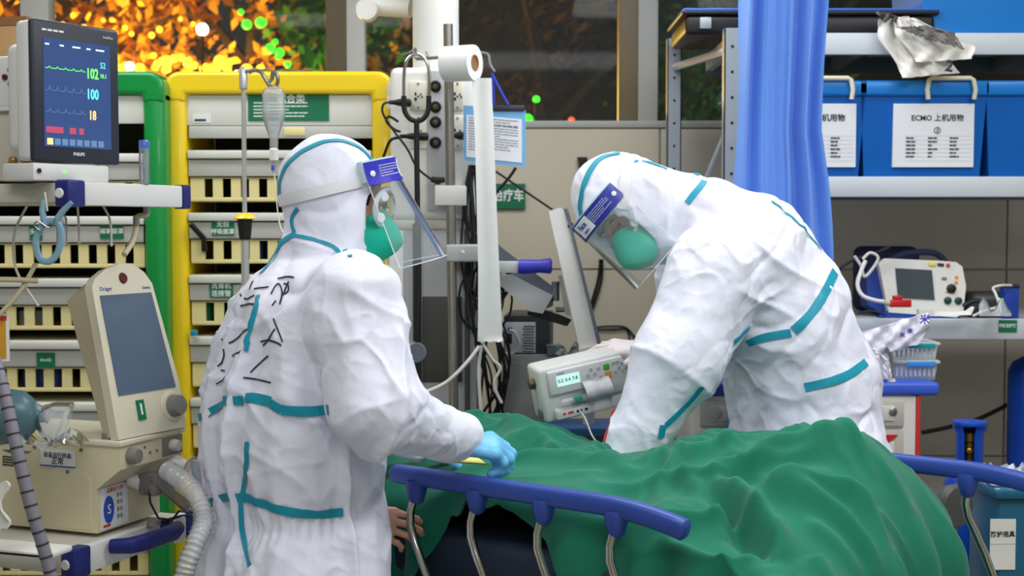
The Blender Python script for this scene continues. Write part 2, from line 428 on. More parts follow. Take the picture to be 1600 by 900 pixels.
def lamp(px, py, Y, r, m, label):
    p = W(px, py, Y); t = thing('garden_lamp', label, 'lamp', (p.x, p.y, -0.02)); z = p.z + 0.02
    MB().lathe([(r * math.cos(a) + 1e-4, z + r * math.sin(a)) for a in [R(-90 + 180 * k / 8) for k in range(9)]], 14).build('globe', m, t); MB().tube([(0, 0, 0), (0, 0, z - r * 0.9)], 0.014, 8).build('lamp_post', 'bark', t)
def string_light(label, pts, n, m, rmin, rmax, seed):
    rn = random.Random(seed); P = smooth_path([W(*p) for p in pts], 12); t = thing('string_light', label, 'string light', P[0])
    MB().tube([p - P[0] for p in P], 0.004, 5).build('cord', 'bark', t)
    for k in range(n):
        q = P[int((k + 0.5) / n * (len(P) - 1))] - P[0] + Vector((rn.uniform(-.05, .05), rn.uniform(-.05, .05), -rn.uniform(0.0, 0.12))); r = rn.uniform(rmin, rmax)
        MB().lathe([(r * math.cos(a) + 1e-4, r * math.sin(a)) for a in [R(-90 + 180 * j / 6) for j in range(7)]], 10, M=Matrix.Translation(q)).build('bulb', m, t)
lamp(316, 46, 9.6, 0.042, 'lamp_white', 'bright white lamp outside the window above the cabinets'); lamp(203, 104, 9.5, 0.030, 'lamp_white', 'pale lamp outside just above the green cabinet')
lamp(838, 155, 9.5, 0.024, 'lamp_green', 'small green lamp outside over the document pouch'); lamp(824, 187, 9.5, 0.040, 'lamp_green', 'larger green lamp beside the document pouch'); lamp(893, 188, 9.5, 0.022, 'lamp_red', 'dim red lamp outside low in the dark window')
string_light('amber string light outside just above the green and yellow cabinets', [(188, 84, 9.6), (240, 104, 9.8), (300, 96, 9.6), (360, 104, 9.6), (410, 90, 9.8)], 22, 'lamp_amber', 0.020, 0.045, 1)
string_light('higher amber string light outside behind the lowest one', [(225, 84, 9.9), (270, 78, 10.0), (310, 88, 9.9), (350, 84, 10)], 12, 'lamp_amber', 0.02, 0.045, 2)
string_light('faint amber string light high in the outside tree', [(100, 30, 10.4), (160, 16, 10.6), (230, 36, 10.4), (300, 20, 10.6)], 11, 'lamp_amber', 0.012, 0.024, 3)
string_light('green string light outside above the drip stand', [(380, 8, 9.8), (412, 26, 9.8), (428, 62, 9.8), (440, 88, 9.8)], 9, 'lamp_green', 0.018, 0.040, 4)
# ---------------------------------------------------------------- people
def suit_material():
    m = bpy.data.materials.new('suit_fabric'); m.use_nodes = True; MATS['suit'] = m
    nt = m.node_tree; b = nt.nodes['Principled BSDF']; N = nt.nodes.new; Lk = nt.links.new
    b.inputs['Base Color'].default_value = (*lin((231, 232, 246)), 1); b.inputs['Roughness'].default_value = 0.62
    b.inputs['Specular IOR Level'].default_value = 0.3; b.inputs['Sheen Weight'].default_value = 0.15
    tc = N('ShaderNodeTexCoord')
    n0 = N('ShaderNodeTexNoise'); n0.inputs['Scale'].default_value = 7; n0.inputs['Detail'].default_value = 2
    Lk(tc.outputs['Object'], n0.inputs['Vector'])
    mp = N('ShaderNodeMix'); mp.data_type = 'VECTOR'; mp.inputs['Factor'].default_value = 0.16
    Lk(tc.outputs['Object'], mp.inputs['A']); Lk(n0.outputs['Color'], mp.inputs['B'])
    v = N('ShaderNodeTexVoronoi'); v.feature = 'SMOOTH_F1'; v.inputs['Scale'].default_value = 11; v.inputs['Smoothness'].default_value = 0.12
    Lk(mp.outputs['Result'], v.inputs['Vector'])
    n1 = N('ShaderNodeTexNoise'); n1.inputs['Scale'].default_value = 17; n1.inputs['Detail'].default_value = 3; n1.inputs['Distortion'].default_value = 0.6
    Lk(tc.outputs['Object'], n1.inputs['Vector'])
    ad = N('ShaderNodeMath'); ad.operation = 'MULTIPLY_ADD'; ad.inputs[1].default_value = 0.4
    Lk(n1.outputs['Fac'], ad.inputs[0]); Lk(v.outputs['Distance'], ad.inputs[2])
    bp = N('ShaderNodeBump'); bp.inputs['Strength'].default_value = 0.6; bp.inputs['Distance'].default_value = 0.014
    Lk(ad.outputs[0], bp.inputs['Height']); Lk(bp.outputs['Normal'], b.inputs['Normal'])
suit_material()
mat('tape', (16, 148, 172), 0.55, var=0.06, vscale=30, bump=0.3, bscale=120)
mat('skin', (214, 160, 134), 0.5, var=0.06, vscale=20, sss=0.15)
mat('mask_green', (0, 176, 146), 0.75, var=0.08, vscale=14, bump=0.25, bscale=180)
mat('glove_blue', (112, 190, 236), 0.4, var=0.05, vscale=25, bump=0.2, bscale=90)
mat('glove_white', (226, 214, 216), 0.42, var=0.05, vscale=25, bump=0.2, bscale=90)
mat('shield_blue', (52, 48, 190), 0.35, var=0.04)
mat('shield_blue_dark', (28, 44, 150), 0.35, var=0.04)
mat('shield_white', (240, 242, 246), 0.5, var=0.02)
mat('foam', (206, 236, 240), 0.9, var=0.04, vscale=60, bump=0.3, bscale=300)
mat('elastic', (228, 228, 232), 0.8, var=0.05, bump=0.3, bscale=300)
mat('goggle_rim', (206, 212, 216), 0.25, var=0.03)
mat('ink', (38, 36, 44), 0.7, var=0.1)
mat('hair_dark', (24, 20, 20), 0.7)
mat('eye_white', (225, 222, 220), 0.3); mat('iris_dark', (30, 22, 18), 0.2)
clear('visor_clear', (235, 242, 246), rough=0.22, tint=0.10, fior=1.15)
mat('visor_edge_highlight', (226, 234, 238), 0.15, var=0.02); clear('goggle_clear', (225, 232, 234), rough=0.05, tint=0.09, fior=1.2)

def adopt(o, parent):
    root = parent
    o.parent = parent; o.data.transform(mw(parent).inverted()); return o
def frame(fwd, up=(0, 0, 1)):
    f = Vector(fwd).normalized(); l = Vector(up).cross(f).normalized(); u = f.cross(l)
    return f, l, u
def mat4(o, f, l, u):
    return Matrix(((f.x, l.x, u.x, o.x), (f.y, l.y, u.y, o.y), (f.z, l.z, u.z, o.z), (0, 0, 0, 1)))

def hand_mesh(name, m, parent, origin, fdir, up, left=False, curl=(35, 45, 30), spread=0.0, thumb=(0.62, 0.70, -0.25), s=1.0, cuff=0.05, grow=0.0, h=0.0028):
    def fn(P):
        P = P / s
        d = s_ecap(P, (0.012, 0, 0), (0.082, -0.002, 0.0), (0.017 + grow, 0.033 + grow), (0.0155 + grow, 0.044 + grow), (0, 1, 0))
        fing = None
        spec = [((0.086, 0.033, 0.001), (0.042, 0.026, 0.020), 0.0092, 3), ((0.092, 0.011, 0.003), (0.047, 0.030, 0.021), 0.0095, 1),
                ((0.088, -0.012, 0.002), (0.043, 0.028, 0.020), 0.0090, -1), ((0.078, -0.033, -0.001), (0.034, 0.021, 0.018), 0.0080, -3)]
        for i, (rt, segs, r, sp) in enumerate(spec):
            a = 0; p = Vector(rt); r += grow; fd = None
            for k, L in enumerate(segs):
                a += R(curl[k] + (i - 1.5) * 3)
                yw = R(sp * (2 + spread))
                q = p + Vector((math.cos(a) * math.cos(yw), math.sin(yw) * math.cos(a), -math.sin(a))) * L
                seg = s_cap(P, p, q, r * (1 - 0.06 * k), r * (0.94 - 0.06 * k)); fd = seg if fd is None else smin(fd, seg, 0.004); p = q
            fing = fd if fing is None else np.minimum(fing, fd)
        d = smin(d, fing, 0.010)
        p = Vector((0.022, 0.030, -0.006)); t = Vector(thumb).normalized(); td = None
        for k, (L, r) in enumerate(((0.040, 0.0135), (0.032, 0.0108), (0.026, 0.0095))):
            q = p + t * L; seg = s_cap(P, p, q, r + grow, r * 0.92 + grow); td = seg if td is None else smin(td, seg, 0.006)
            p = q; t = (t + Vector((0.35, -0.22, -0.18))).normalized()
        d = smin(d, td, 0.010)
        d = smin(d, s_ecap(P, (-cuff, 0, 0), (0.012, 0, 0), (0.022 + grow, 0.029 + grow), (0.018 + grow, 0.030 + grow), (0, 1, 0)), 0.015)
        return d * s
    v, q = surface(fn, (-0.09 * s, -0.075 * s, -0.11 * s), (0.21 * s, 0.13 * s, 0.05 * s), h)
    if left: v[:, 1] *= -1; q = q[:, ::-1]
    v = relax(v, q, 1, 0.4)
    f, l, u = frame(fdir, up); M = np.array(mat4(Vector(origin), f, l, u))
    v = v @ M[:3, :3].T + M[:3, 3]
    return adopt(mesh_from(name, v, q, m), parent)

def wrinkle(v, q, amp=1.0, seed=0, mask=None, pleat=None):
    n = vnormals(v, q)
    def crease(P, k=0.16):
        """long sharp crests with soft flanks"""
        return np.exp(-(np.sqrt(vnoise(P) ** 2 + 0.0016) - 0.04) / k)
    rot = lambda a, b: np.array([[math.cos(a), 0, math.sin(a)], [0, 1, 0], [-math.sin(a), 0, math.cos(a)]]) @ np.array([[1, 0, 0], [0, math.cos(b), math.sin(b)], [0, -math.sin(b), math.cos(b)]])
    d = 0.010 * vnoise(v * np.array([5, 5, 3.5]) + seed + 77)
    for k, (a, b, fr, am, wd) in enumerate(((0.5, 0.2, (3.0, 6.0, 8.0), 0.013, 0.22), (-0.6, -0.3, (3.5, 7.0, 9.0), 0.011, 0.20), (1.2, 0.5, (8.0, 8.0, 14.0), 0.0075, 0.22), (-1.1, 0.8, (9.0, 16.0, 9.0), 0.0055, 0.25), (0.2, -0.9, (20.0, 24.0, 18.0), 0.0030, 0.3))):
        P = warp(v, 4.0 + 2 * k, 0.07 / (1 + 0.5 * k), seed + 11 * k) @ rot(a, b) * np.array(fr) + seed * 1.7 + 23 * k
        gate = np.clip(0.55 + 0.9 * vnoise(v * 3.2 + 5 * k + seed), 0, 1.2)
        d = d + am * gate * (crease(P, wd) - 0.35) * (-1 if k in (1, 3) else 1)
    d = d * amp
    if pleat is not None: d = d + pleat(v)
    if mask is not None: d = d * mask(v)
    return v + n * d[:, None]

def strip(bvh, name, pts_px, width, m, parent, lift=0.0034, step=7.0, taper=False, ncr=4):
    """a strip of tape laid on the surface along a traced seam"""
    pts = []
    for (a, b) in zip(pts_px[:-1], pts_px[1:]):
        k = max(1, int(math.hypot(b[0] - a[0], b[1] - a[1]) / step))
        pts += [(a[0] + (b[0] - a[0]) * i / k, a[1] + (b[1] - a[1]) * i / k) for i in range(k)]
    pts.append(pts_px[-1])
    hits = []
    for (x, y) in pts:
        h = bvh.ray_cast(CAM, ray(x, y).normalized())
        if h[0] is not None: hits.append((h[0], h[1]))
    if len(hits) < 2: return None
    for _ in range(2):
        hits = [hits[0]] + [((hits[i - 1][0] + hits[i][0] * 2 + hits[i + 1][0]) / 4, hits[i][1]) for i in range(1, len(hits) - 1)] + [hits[-1]]
    rows = []
    for i, (p, n) in enumerate(hits):
        t = (hits[min(i + 1, len(hits) - 1)][0] - hits[max(i - 1, 0)][0]).normalized(); s = t.cross(n).normalized()
        w = width * (1 if not taper else max(0.12, 1 - i / len(hits))); row = []
        for j in range(ncr + 1):
            c = p + s * w * (j / ncr - 0.5); loc, nn, _, _ = bvh.find_nearest(c)
            row.append(loc + nn * lift)
        rows.append(row)
    o = MB().sheet(rows, 0.0012).build(name, m); adopt(o, parent)
    return o

def head_gear(person, Hm, band_mat, tilt=0.0, visor_len=0.20, flare=0.045, back=0.0, zc=0.075, span=66, mo=0.0):
    """mask, goggles, shield in head coordinates (x face, y left, z up), origin in the middle of the head"""
    def put(mb, name, m, par=None, smooth=40):
        o = mb.build(name, m, None, smooth); o.data.transform(Hm); return adopt(o, par or person)
    # respirator: two panels meeting at a level fold
    rows = []
    for i in range(25):
        v = -1 + 2 * i / 24
        row = []
        for j in range(29):
            a = R(-88 + 176 * j / 28)
            hgt = 0.056 * (1 - 0.30 * abs(math.sin(a)) ** 2)
            nose = 0.016 * (1 - abs(v)) + 0.020 * (1 - v * v)
            rr = 0.070 + 0.022 * (1 - v * v) * math.cos(a)
            x = 0.030 + mo + (rr + nose * max(0, math.cos(a)) ** 0.8) * math.cos(a)
            y = 0.068 * (1 - 0.12 * v * v) * math.sin(a)
            row.append((x, y, -0.062 + v * hgt * (0.72 + 0.28 * math.cos(a)) + 0.012 * math.cos(a) * (v > 0) * v))
        rows.append(row)
    put(MB().sheet([r[::-1] for r in rows], 0.002), 'respirator_mask', 'mask_green', smooth=50)
    fold = MB().tube([(rows[12][j][0] + 0.001, rows[12][j][1], rows[12][j][2]) for j in range(29)], 0.0012, 5)
    put(fold, 'mask_fold_seam', 'mask_green')
    # goggles
    gr = MB(); rim = []
    for k in range(40):
        a = 2 * PI * k / 40; yy = 0.078 * math.copysign(abs(math.cos(a)) ** 0.75, math.cos(a)); zz = 0.044 * math.copysign(abs(math.sin(a)) ** 0.8, math.sin(a))
        rim.append((0.098 - 5.2 * yy * yy, yy, 0.008 + zz))
    gr.tube(rim, 0.006, 8, closed=True); g = put(gr, 'goggles', 'goggle_rim')
    lens = []
    for i in range(11):
        s = i / 10
        lens.append([(p[0] * (1) + 0.020 * (1 - s ** 3), p[1] * s, 0.008 + (p[2] - 0.008) * s) for p in rim + rim[:1]])
    put(MB().sheet([r[::-1] for r in lens], 0.0), 'goggle_lens', 'goggle_clear', g)
    for sy in (-1, 1):
        for zz in (0.030, -0.016):
            vt = MB()
            n = Vector((0.5, sy * 0.86, 0.0)).normalized()
            o_, l_, u_ = frame(n)
            vt.lathe([(0.001, 0.006), (0.009, 0.006), (0.011, 0.002), (0.011, -0.004)], 14, M=mat4(Vector((0.082, sy * 0.066, zz)), l_, u_, o_))
            put(vt, 'goggle_vent', 'shield_white', g)
    # mask and goggle straps round the hood
    # face shield: foam, printed band and visor
    Tm = TR(0, 0, zc, ry=tilt)
    def at(a, z, off):
        rr = 0.128 + off + flare * max(0, -z) / 0.2
        x = back + rr * math.cos(a) * 1.08; y = (0.112 + off + 0.25 * flare * max(0, -z) / 0.2) * math.sin(a)
        return Tm @ Vector((x, y, z))
    n = 33; an = [R(-span + 2 * span * j / (n - 1)) for j in range(n)]
    vis = [[at(a, 0.03 - (visor_len + 0.03) * i / 12, 0.0) for a in an] for i in range(13)]
    sh = put(MB().sheet(vis, 0.0), 'face_shield', 'visor_clear')
    eg = [r[0] for r in vis] + vis[-1][1:] + [r[-1] for r in vis[::-1]][1:]
    put(MB().tube(eg, 0.0011, 5), 'visor_edge_highlight', 'visor_edge_highlight', sh)  # whitish rim tube stands in for the highlight along the visor edge
    band = [[at(a, 0.030 - 0.050 * i / 4, 0.002) for a in an] for i in range(5)]
    put(MB().sheet(band, 0.0008), 'printed_band', band_mat, sh)
    logo = [[at(R(b), 0.026 - 0.040 * i / 4, 0.0034) for b in range(-16, 17, 4)] for i in range(5)]
    put(MB().sheet(logo, 0.0006), 'logo_panel', 'shield_white', sh)
    fm = [[at(a, 0.034 - 0.044 * i / 4, -0.003) for a in an] for i in range(5)]
    put(MB().sheet(fm[::-1], 0.024), 'foam_pad', 'foam', sh)
    for sy in (-1, 1):
        rv = MB(); c = at(R(sy * (span - 7)), 0.004, 0.004); nn = (Tm.to_3x3() @ Vector((math.cos(R(sy * (span - 7))), math.sin(R(sy * (span - 7))), 0))).normalized(); o_, l_, u_ = frame(nn)
        rv.lathe([(0.0065, -0.001), (0.0065, 0.001), (0.003, 0.0025)], 14, M=mat4(c, l_, u_, o_))
        put(rv, 'rivet', 'shield_white', sh)
    # print on the band: a logo word in front, small lines at the sides
    def bend(mb_obj, a0, z0, off):
        me = mb_obj.data
        for v in me.vertices:
            a = a0 + v.co.x / 0.13; p = at(a, z0 + v.co.y, off + v.co.z); v.co = p
    for a0, body, size, m in ((0.0, 'Face', 0.021, band_mat),):
        o = text(body, size, m, None, Matrix(), name='lettering', bold=0.0006); 
        bend(o, a0, 0.012, 0.0042); o.data.transform(Hm); adopt(o, sh)
        o = text('SHIELD', 0.009, m, None, Matrix(), name='lettering', bold=0.0002)
        bend(o, a0, -0.006, 0.0042); o.data.transform(Hm); adopt(o, sh)
    rnd = random.Random(3)
    for sgn in (-1, 1):
        mb = scribble(-0.038, 0.038, -0.013, 0.015, 5, rnd, fill=0.38, wmin=0.05, wmax=0.16)
        mb.v = [(x, z, 0) for x, y, z in mb.v]
        o = mb.build('small_print', 'shield_white', None, 0)
        bend(o, R(sgn * (span - 32)), 0.004, 0.0036); o.data.transform(Hm); adopt(o, sh)
    return sh

def head_sdf(P, Hm):
    """cranium, face, nose, brows, ears in head coordinates"""
    Mi = np.array(Hm.inverted(), dtype=np.float32); Q = P @ Mi[:3, :3].T + Mi[:3, 3]
    d = s_ell(Q, (-0.012, 0, 0.025), (0.092, 0.072, 0.088))
    d = smin(d, s_ell(Q, (0.030, 0, -0.040), (0.055, 0.054, 0.072)), 0.03)
    d = smin(d, s_cap(Q, (0.083, 0, 0.012), (0.098, 0, -0.030), 0.008, 0.013), 0.014)
    for sy in (-1, 1):
        d = smin(d, s_cap(Q, (0.076, sy * 0.014, 0.030), (0.066, sy * 0.048, 0.030), 0.008, 0.008), 0.012)
        d = smax(d, -s_ell(Q, (0.090, sy * 0.031, 0.012), (0.014, 0.017, 0.011)), 0.008)
        d = smin(d, s_ell(Q, (0.076, sy * 0.031, 0.010), (0.013, 0.014, 0.012)), 0.003)
        d = smin(d, s_ell(Q, (-0.008, sy * 0.074, 0.000), (0.018, 0.008, 0.030)), 0.006)
    for zz in (-0.062, -0.074): d = smin(d, s_cap(Q, (0.078, -0.02, zz), (0.078, 0.02, zz), 0.007, 0.007), 0.006)
    d = smin(d, s_cap(Q, (-0.02, 0, -0.06), (-0.035, 0, -0.17), 0.055, 0.058), 0.03)
    return d
def eyes(person, Hm):
    for sy in (-1, 1):
        mb = MB(); mb2 = MB(); M = TR(0.0835, sy * 0.031, 0.012, ry=PI / 2)
        mb2.lathe([(0.003, 0.003), (0.0048, 0.0015), (0.0046, 0)], 12, M=M)
        mb.tube([(0.092, sy * (0.018 + 0.008 * k), 0.031 + 0.004 * math.sin(k / 3 * PI)) for k in range(4)], 0.003, 5)
        o = mb2.build('pupil', 'iris_dark'); o.data.transform(Hm); adopt(o, person)
        o = mb.build('eyebrow', 'hair_dark'); o.data.transform(Hm); adopt(o, person)
    hair = [[(-0.012 + 0.096 * math.cos(t) * math.cos(p), 0.076 * math.sin(t) * math.cos(p), 0.029 + 0.092 * math.sin(p)) for t in [2 * PI * j / 24 for j in range(25)]] for p in [R(-25 + 114 * i / 10) for i in range(11)]]
    hair = [[(min(x, 0.062), y, z) for x, y, z in r] for r in hair]
    o = MB().sheet(hair, 0.002).build('hair', 'hair_dark'); o.data.transform(Hm); adopt(o, person)

# ======== person standing at the near side, seen from behind and the side
YL = 2.95; aL = R(26)
fL = Vector((math.cos(aL), math.sin(aL), 0)); rL = Vector((math.sin(aL), -math.cos(aL), 0))
base = W(462, 600, YL); base.z = 0
personL = thing('person', 'person in white hooded coverall with handwriting on the back, blue glove resting on bed rail', 'person', base)
tab = [(398, 470, 560), (410, 415, 600), (430, 385, 612), (470, 357, 616), (520, 340, 612), (570, 324, 606), (650, 309, 604), (720, 313, 606), (765, 322, 610), (790, 327, 611), (830, 316, 611), (900, 302, 612), (1000, 300, 606)]
zz = np.array([W(0, y, YL).z for y, _, _ in tab])[::-1]; xc = np.array([W((a + b) / 2, y, YL).x for y, a, b in tab])[::-1]
hw = np.array([(b - a) / 2 * YL / F_PX for _, a, b in tab])[::-1]
fLn, rLn = np.array(fL[:2], dtype=np.float32), np.array(rL[:2], dtype=np.float32)
def torsoL(P, shrink=0.0):
    z = P[:, 2]; h = np.interp(z, zz, hw); b = 0.93 * h - shrink; a = 1.16 * h - shrink; a = np.maximum(a, 0.02); b = np.maximum(b, 0.02)
    q = P[:, :2] - np.stack([np.interp(z, zz, xc), np.full_like(z, YL)], 1)
    k = np.sqrt((q @ fLn / b) ** 2 + (q @ rLn / a) ** 2)
    d = (k - 1) * np.minimum(a, b) * 0.85
    return smax(smax(d, z - (zz[-1] - shrink), 0.05), (zz[0] + 0.08) - z, 0.05)
HcL = W(533, 320, YL); fh, lh, uh = frame((math.cos(R(12)), math.sin(R(12)), -0.16)); HmL = mat4(HcL, fh, lh, uh)
JL = dict(S=W(556, 474, 2.76), E=W(592, 640, 2.70), Wr=W(716, 684, 2.90), S2=W(486, 455, 3.16), E2=W(556, 640, 3.24), W2=W(655, 690, 3.22))
def legsL(P, g):
    d = None
    for s in (-1, 1):
        hip = Vector((xc[0], YL, 0.80)) + rL * 0.11 * s; kn = hip + fL * 0.03 + Vector((0, 0, -0.36)); an = hip - fL * 0.01; an.z = 0.10
        e = smin(s_cap(P, hip, kn, 0.155 - g, 0.125 - g), s_cap(P, kn, an, 0.125 - g, 0.095 - g), 0.05)
        e = smin(e, s_ecap(P, an + Vector((0, 0, -0.035)) - fL * 0.03, an + fL * 0.17 + Vector((0, 0, -0.055)), (0.062 - g * .4, 0.06 - g * .4), (0.042 - g * .4, 0.055 - g * .4), rL), 0.04)
        d = e if d is None else np.minimum(d, e)
    return d
HhL = np.array(HmL.inverted(), dtype=np.float32)
def suitL(P):
    d = torsoL(P)
    d = smin(d, smin(s_cap(P, JL['S'], JL['E'], 0.102, 0.096), s_cap(P, JL['E'], JL['Wr'], 0.096, 0.050), 0.03), 0.022)
    d = smin(d, s_cap(P, W(690, 678, 2.86), W(722, 684, 2.905), 0.060, 0.042), 0.02)
    d = smin(d, smin(s_cap(P, JL['S2'], JL['E2'], 0.100, 0.090), s_cap(P, JL['E2'], JL['W2'], 0.085, 0.05), 0.03), 0.05)
    d = smin(d, legsL(P, 0), 0.06)
    Q = P @ HhL[:3, :3].T + HhL[:3, 3]
    hd = s_ell(Q, (-0.032, 0, 0.032), (0.116, 0.108, 0.122))
    hd = smin(hd, s_cap(P, W(513, 352, YL), W(502, 425, YL), 0.094, 0.110), 0.035)
    hd = smin(hd, s_ell(Q, (0.016, 0, -0.04), (0.060, 0.088, 0.085)), 0.04)
    d = smin(d, hd, 0.03)
    d = smax(d, -s_ell(Q, (0.096, 0, -0.012), (0.104, 0.084, 0.098)), 0.012)
    return smax(d, 0.012 - P[:, 2], 0.01)
lo = (base.x - 0.36, YL - 0.42, 0.0); hi = (W(760, 700, 2.9).x, YL + 0.46, 1.80)
v, q = surface(suitL, lo, hi, 0.0095)
v, q = subdivide(relax(v, q, 2), q)
handL = np.array(JL['Wr'])
def pleatL(v):
    qx = v[:, :2] - np.stack([np.interp(v[:, 2], zz, xc), np.full(len(v), YL)], 1)
    ang = np.arctan2(qx @ rLn, qx @ fLn); z = v[:, 2]
    back = np.clip((np.abs(ang) - 1.0) / 0.5, 0, 1) * np.clip((1.42 - z) / 0.12, 0, 1) * np.clip((z - 0.7) / 0.1, 0, 1)
    w = ridged(np.stack([ang * 4.2 + 0.35 * np.sin(z * 5), z * 0.9, z * 0 + 3], 1))
    cinch = np.exp(-((z - 0.928 - 0.03 * np.cos(ang)) / 0.028) ** 2)
    return back * 0.015 * w - 0.010 * cinch * np.clip((1.8 - np.abs(ang - 1.6)) / 0.4, 0, 1) + 0.003 * np.sin(ang * 60) * cinch * back
def maskL(v):
    Q = v @ HhL[:3, :3].T + HhL[:3, 3]; f = np.clip((0.30 - np.linalg.norm(Q, axis=1)) / 0.06, 0, 1)
    return 1 - 0.42 * f
v = wrinkle(v, q, 1.0, 3, maskL, pleatL)
suit_l = adopt(mesh_from('coverall', v, q, 'suit'), personL)
suit_l['label'] = 'white crumpled coverall with hood'
bvL = bvh_of(suit_l)
def bodyL(P):
    d = torsoL(P, 0.045)
    d = smin(d, smin(s_cap(P, JL['S'], JL['E'], 0.055, 0.045), s_cap(P, JL['E'], JL['Wr'], 0.045, 0.027), 0.02), 0.04)
    d = smin(d, smin(s_cap(P, JL['S2'], JL['E2'], 0.055, 0.045), s_cap(P, JL['E2'], JL['W2'], 0.045, 0.027), 0.02), 0.04)
    d = smin(d, legsL(P, 0.045), 0.05)
    return smin(d, head_sdf(P, HmL), 0.02)
v, q = surface(bodyL, lo, hi, 0.010); body_l = adopt(mesh_from('body', relax(v, q, 1), q, 'skin'), personL)
eyes(personL, HmL)
hand_mesh('glove', 'glove_blue', personL, W(712, 692, 2.915), (0.80, 0.22, -0.10), (0.12, -0.35, 1), curl=(34, 58, 46), spread=-2.4, thumb=(0.9, 0.35, -0.45), s=1.0, grow=0.0055)
hand_mesh('glove', 'glove_blue', personL, JL['W2'] + Vector((0.01, 0, 0.0)), (0.9, 0.25, -0.25), (0, 0, 1), left=True, curl=(25, 35, 25), s=0.98)
head_gear(personL, HmL, 'shield_blue', tilt=-0.38, visor_len=0.205, flare=0.06, zc=0.050, back=-0.020, mo=-0.012)
# elastic of the shield round the hood
def ring(bv, Hm, z0, slope, width, person, name, m, a0=70, a1=290, lift=0.003):
    rows = []; O = Hm.translation
    for k in range(41):
        a = R(a0 + (a1 - a0) * k / 40); row = []
        for w in (-0.5, -0.17, 0.17, 0.5):
            c = Hm @ Vector((0, 0, z0 + w * width)); d = (Hm.to_3x3() @ Vector((math.cos(a), math.sin(a), slope * -math.cos(a)))).normalized()
            h = bv.ray_cast(c + d * 0.35, -d)
            if h[0] is not None: row.append(h[0] + d * lift)
        if len(row) == 4: rows.append(row)
    return adopt(MB().sheet(rows, 0.0015).build(name, m), person)
ring(bvL, HmL, 0.042, -0.42, 0.026, personL, 'shield_elastic', 'elastic')
TL = [([(585, 258), (565, 232), (535, 220), (505, 222), (470, 238), (448, 258), (437, 285), (438, 303)], 0.011),
      ([(466, 325), (456, 338), (455, 352), (461, 364)], 0.009),
      ([(462, 366), (440, 378), (418, 402), (408, 428)], 0.013), ([(458, 368), (490, 374), (520, 384), (548, 402)], 0.008),
      ([(404, 462), (398, 490), (388, 520), (384, 548)], 0.010),
      ([(311, 652), (330, 642), (349, 632)], 0.016), ([(350, 626), (366, 625), (382, 626)], 0.020), ([(384, 622), (404, 622), (424, 628)], 0.021), ([(424, 630), (440, 640)], 0.019),
      ([(440, 640), (465, 643), (490, 643), (514, 640)], 0.021),
      ([(387, 690), (386, 730), (378, 780)], 0.012), ([(324, 788), (345, 778), (370, 776), (395, 780), (430, 794), (465, 802), (500, 804), (537, 800)], 0.019),
      ([(376, 785), (377, 820), (382, 850), (391, 884)], 0.011)]
for pts, w in TL: strip(bvL, 'seam_tape', pts, w, 'tape', personL)
INK = [[(398, 452), (410, 450), (420, 449)], [(434, 436), (447, 432), (460, 434)], [(424, 460), (430, 448), (436, 440), (442, 452), (440, 470)], [(444, 444), (452, 440), (452, 458), (440, 462)],
       [(432, 470), (426, 478)], [(452, 440), (440, 466), (438, 476)], [(394, 425), (380, 437), (374, 448)], [(388, 438), (396, 440), (391, 452)], [(376, 460), (384, 470), (398, 462)], [(376, 478), (390, 474), (402, 476)],
       [(347, 530), (358, 538), (372, 528), (390, 510)], [(349, 545), (352, 558), (344, 570)], [(345, 578), (352, 580)], [(364, 556), (378, 548), (390, 535)], [(428, 498), (436, 520), (442, 534)],
       [(408, 534), (420, 530), (432, 534), (440, 540)], [(430, 514), (422, 530), (412, 540)], [(392, 582), (404, 570), (420, 556)], [(380, 590), (400, 592), (424, 598)], [(338, 600), (345, 594), (352, 590)], [(340, 572), (348, 566)]]
ink = MB()
for pl in INK:
    o = strip(bvL, 'x', pl, 0.0032, 'ink', personL, lift=0.0026, step=5, ncr=1)
    if o:
        ink.add([v_.co[:] for v_ in o.data.vertices], [tuple(p.vertices) for p in o.data.polygons]); bpy.data.objects.remove(o)
o = ink.build('marker_lettering', 'ink', personL); o['label'] = 'black marker handwriting'

# ======== person bending over the bed from the far side
YR = 3.62
fR = Vector((-0.97, -0.25, 0)); lR = Vector((0.25, -0.97, 0))     # facing, own left (towards the camera)
base = W(1262, 600, YR + 0.02); base.z = 0
personR = thing('person', 'person in white coverall with teal taped seams bending over the bed', 'person', base)
sp = [(W(1262, 720, YR), (0.212, 0.215)), (W(1256, 605, YR), (0.196, 0.20)), (W(1214, 492, YR), (0.182, 0.215)), (W(1150, 398, YR - 0.01), (0.172, 0.225)), (W(1098, 342, YR - 0.03), (0.110, 0.16))]
JR = dict(S=W(1112, 420, 3.40), E=W(1058, 560, 3.33), Wr=W(980, 715, 3.30), S2=W(1085, 420, 3.80), E2=W(1075, 540, 3.92), W2=W(1022, 548, 3.84))
HcR = W(986, 334, YR - 0.05)
fh, lh, uh = frame(W(986 - 58, 334 + 86, YR - 0.20) - HcR, W(986 - 80, 334 - 55, YR - 0.05) - HcR); HmR = mat4(HcR, fh, lh, uh)
HhR = np.array(HmR.inverted(), dtype=np.float32)
def torsoR(P, g=0.0):
    d = None
    for (a, ra), (b, rb) in zip(sp[:-1], sp[1:]):
        e = s_ecap(P, a, b, (ra[0] - g, ra[1] - g), (rb[0] - g, rb[1] - g), lR); d = e if d is None else smin(d, e, 0.04)
    return d
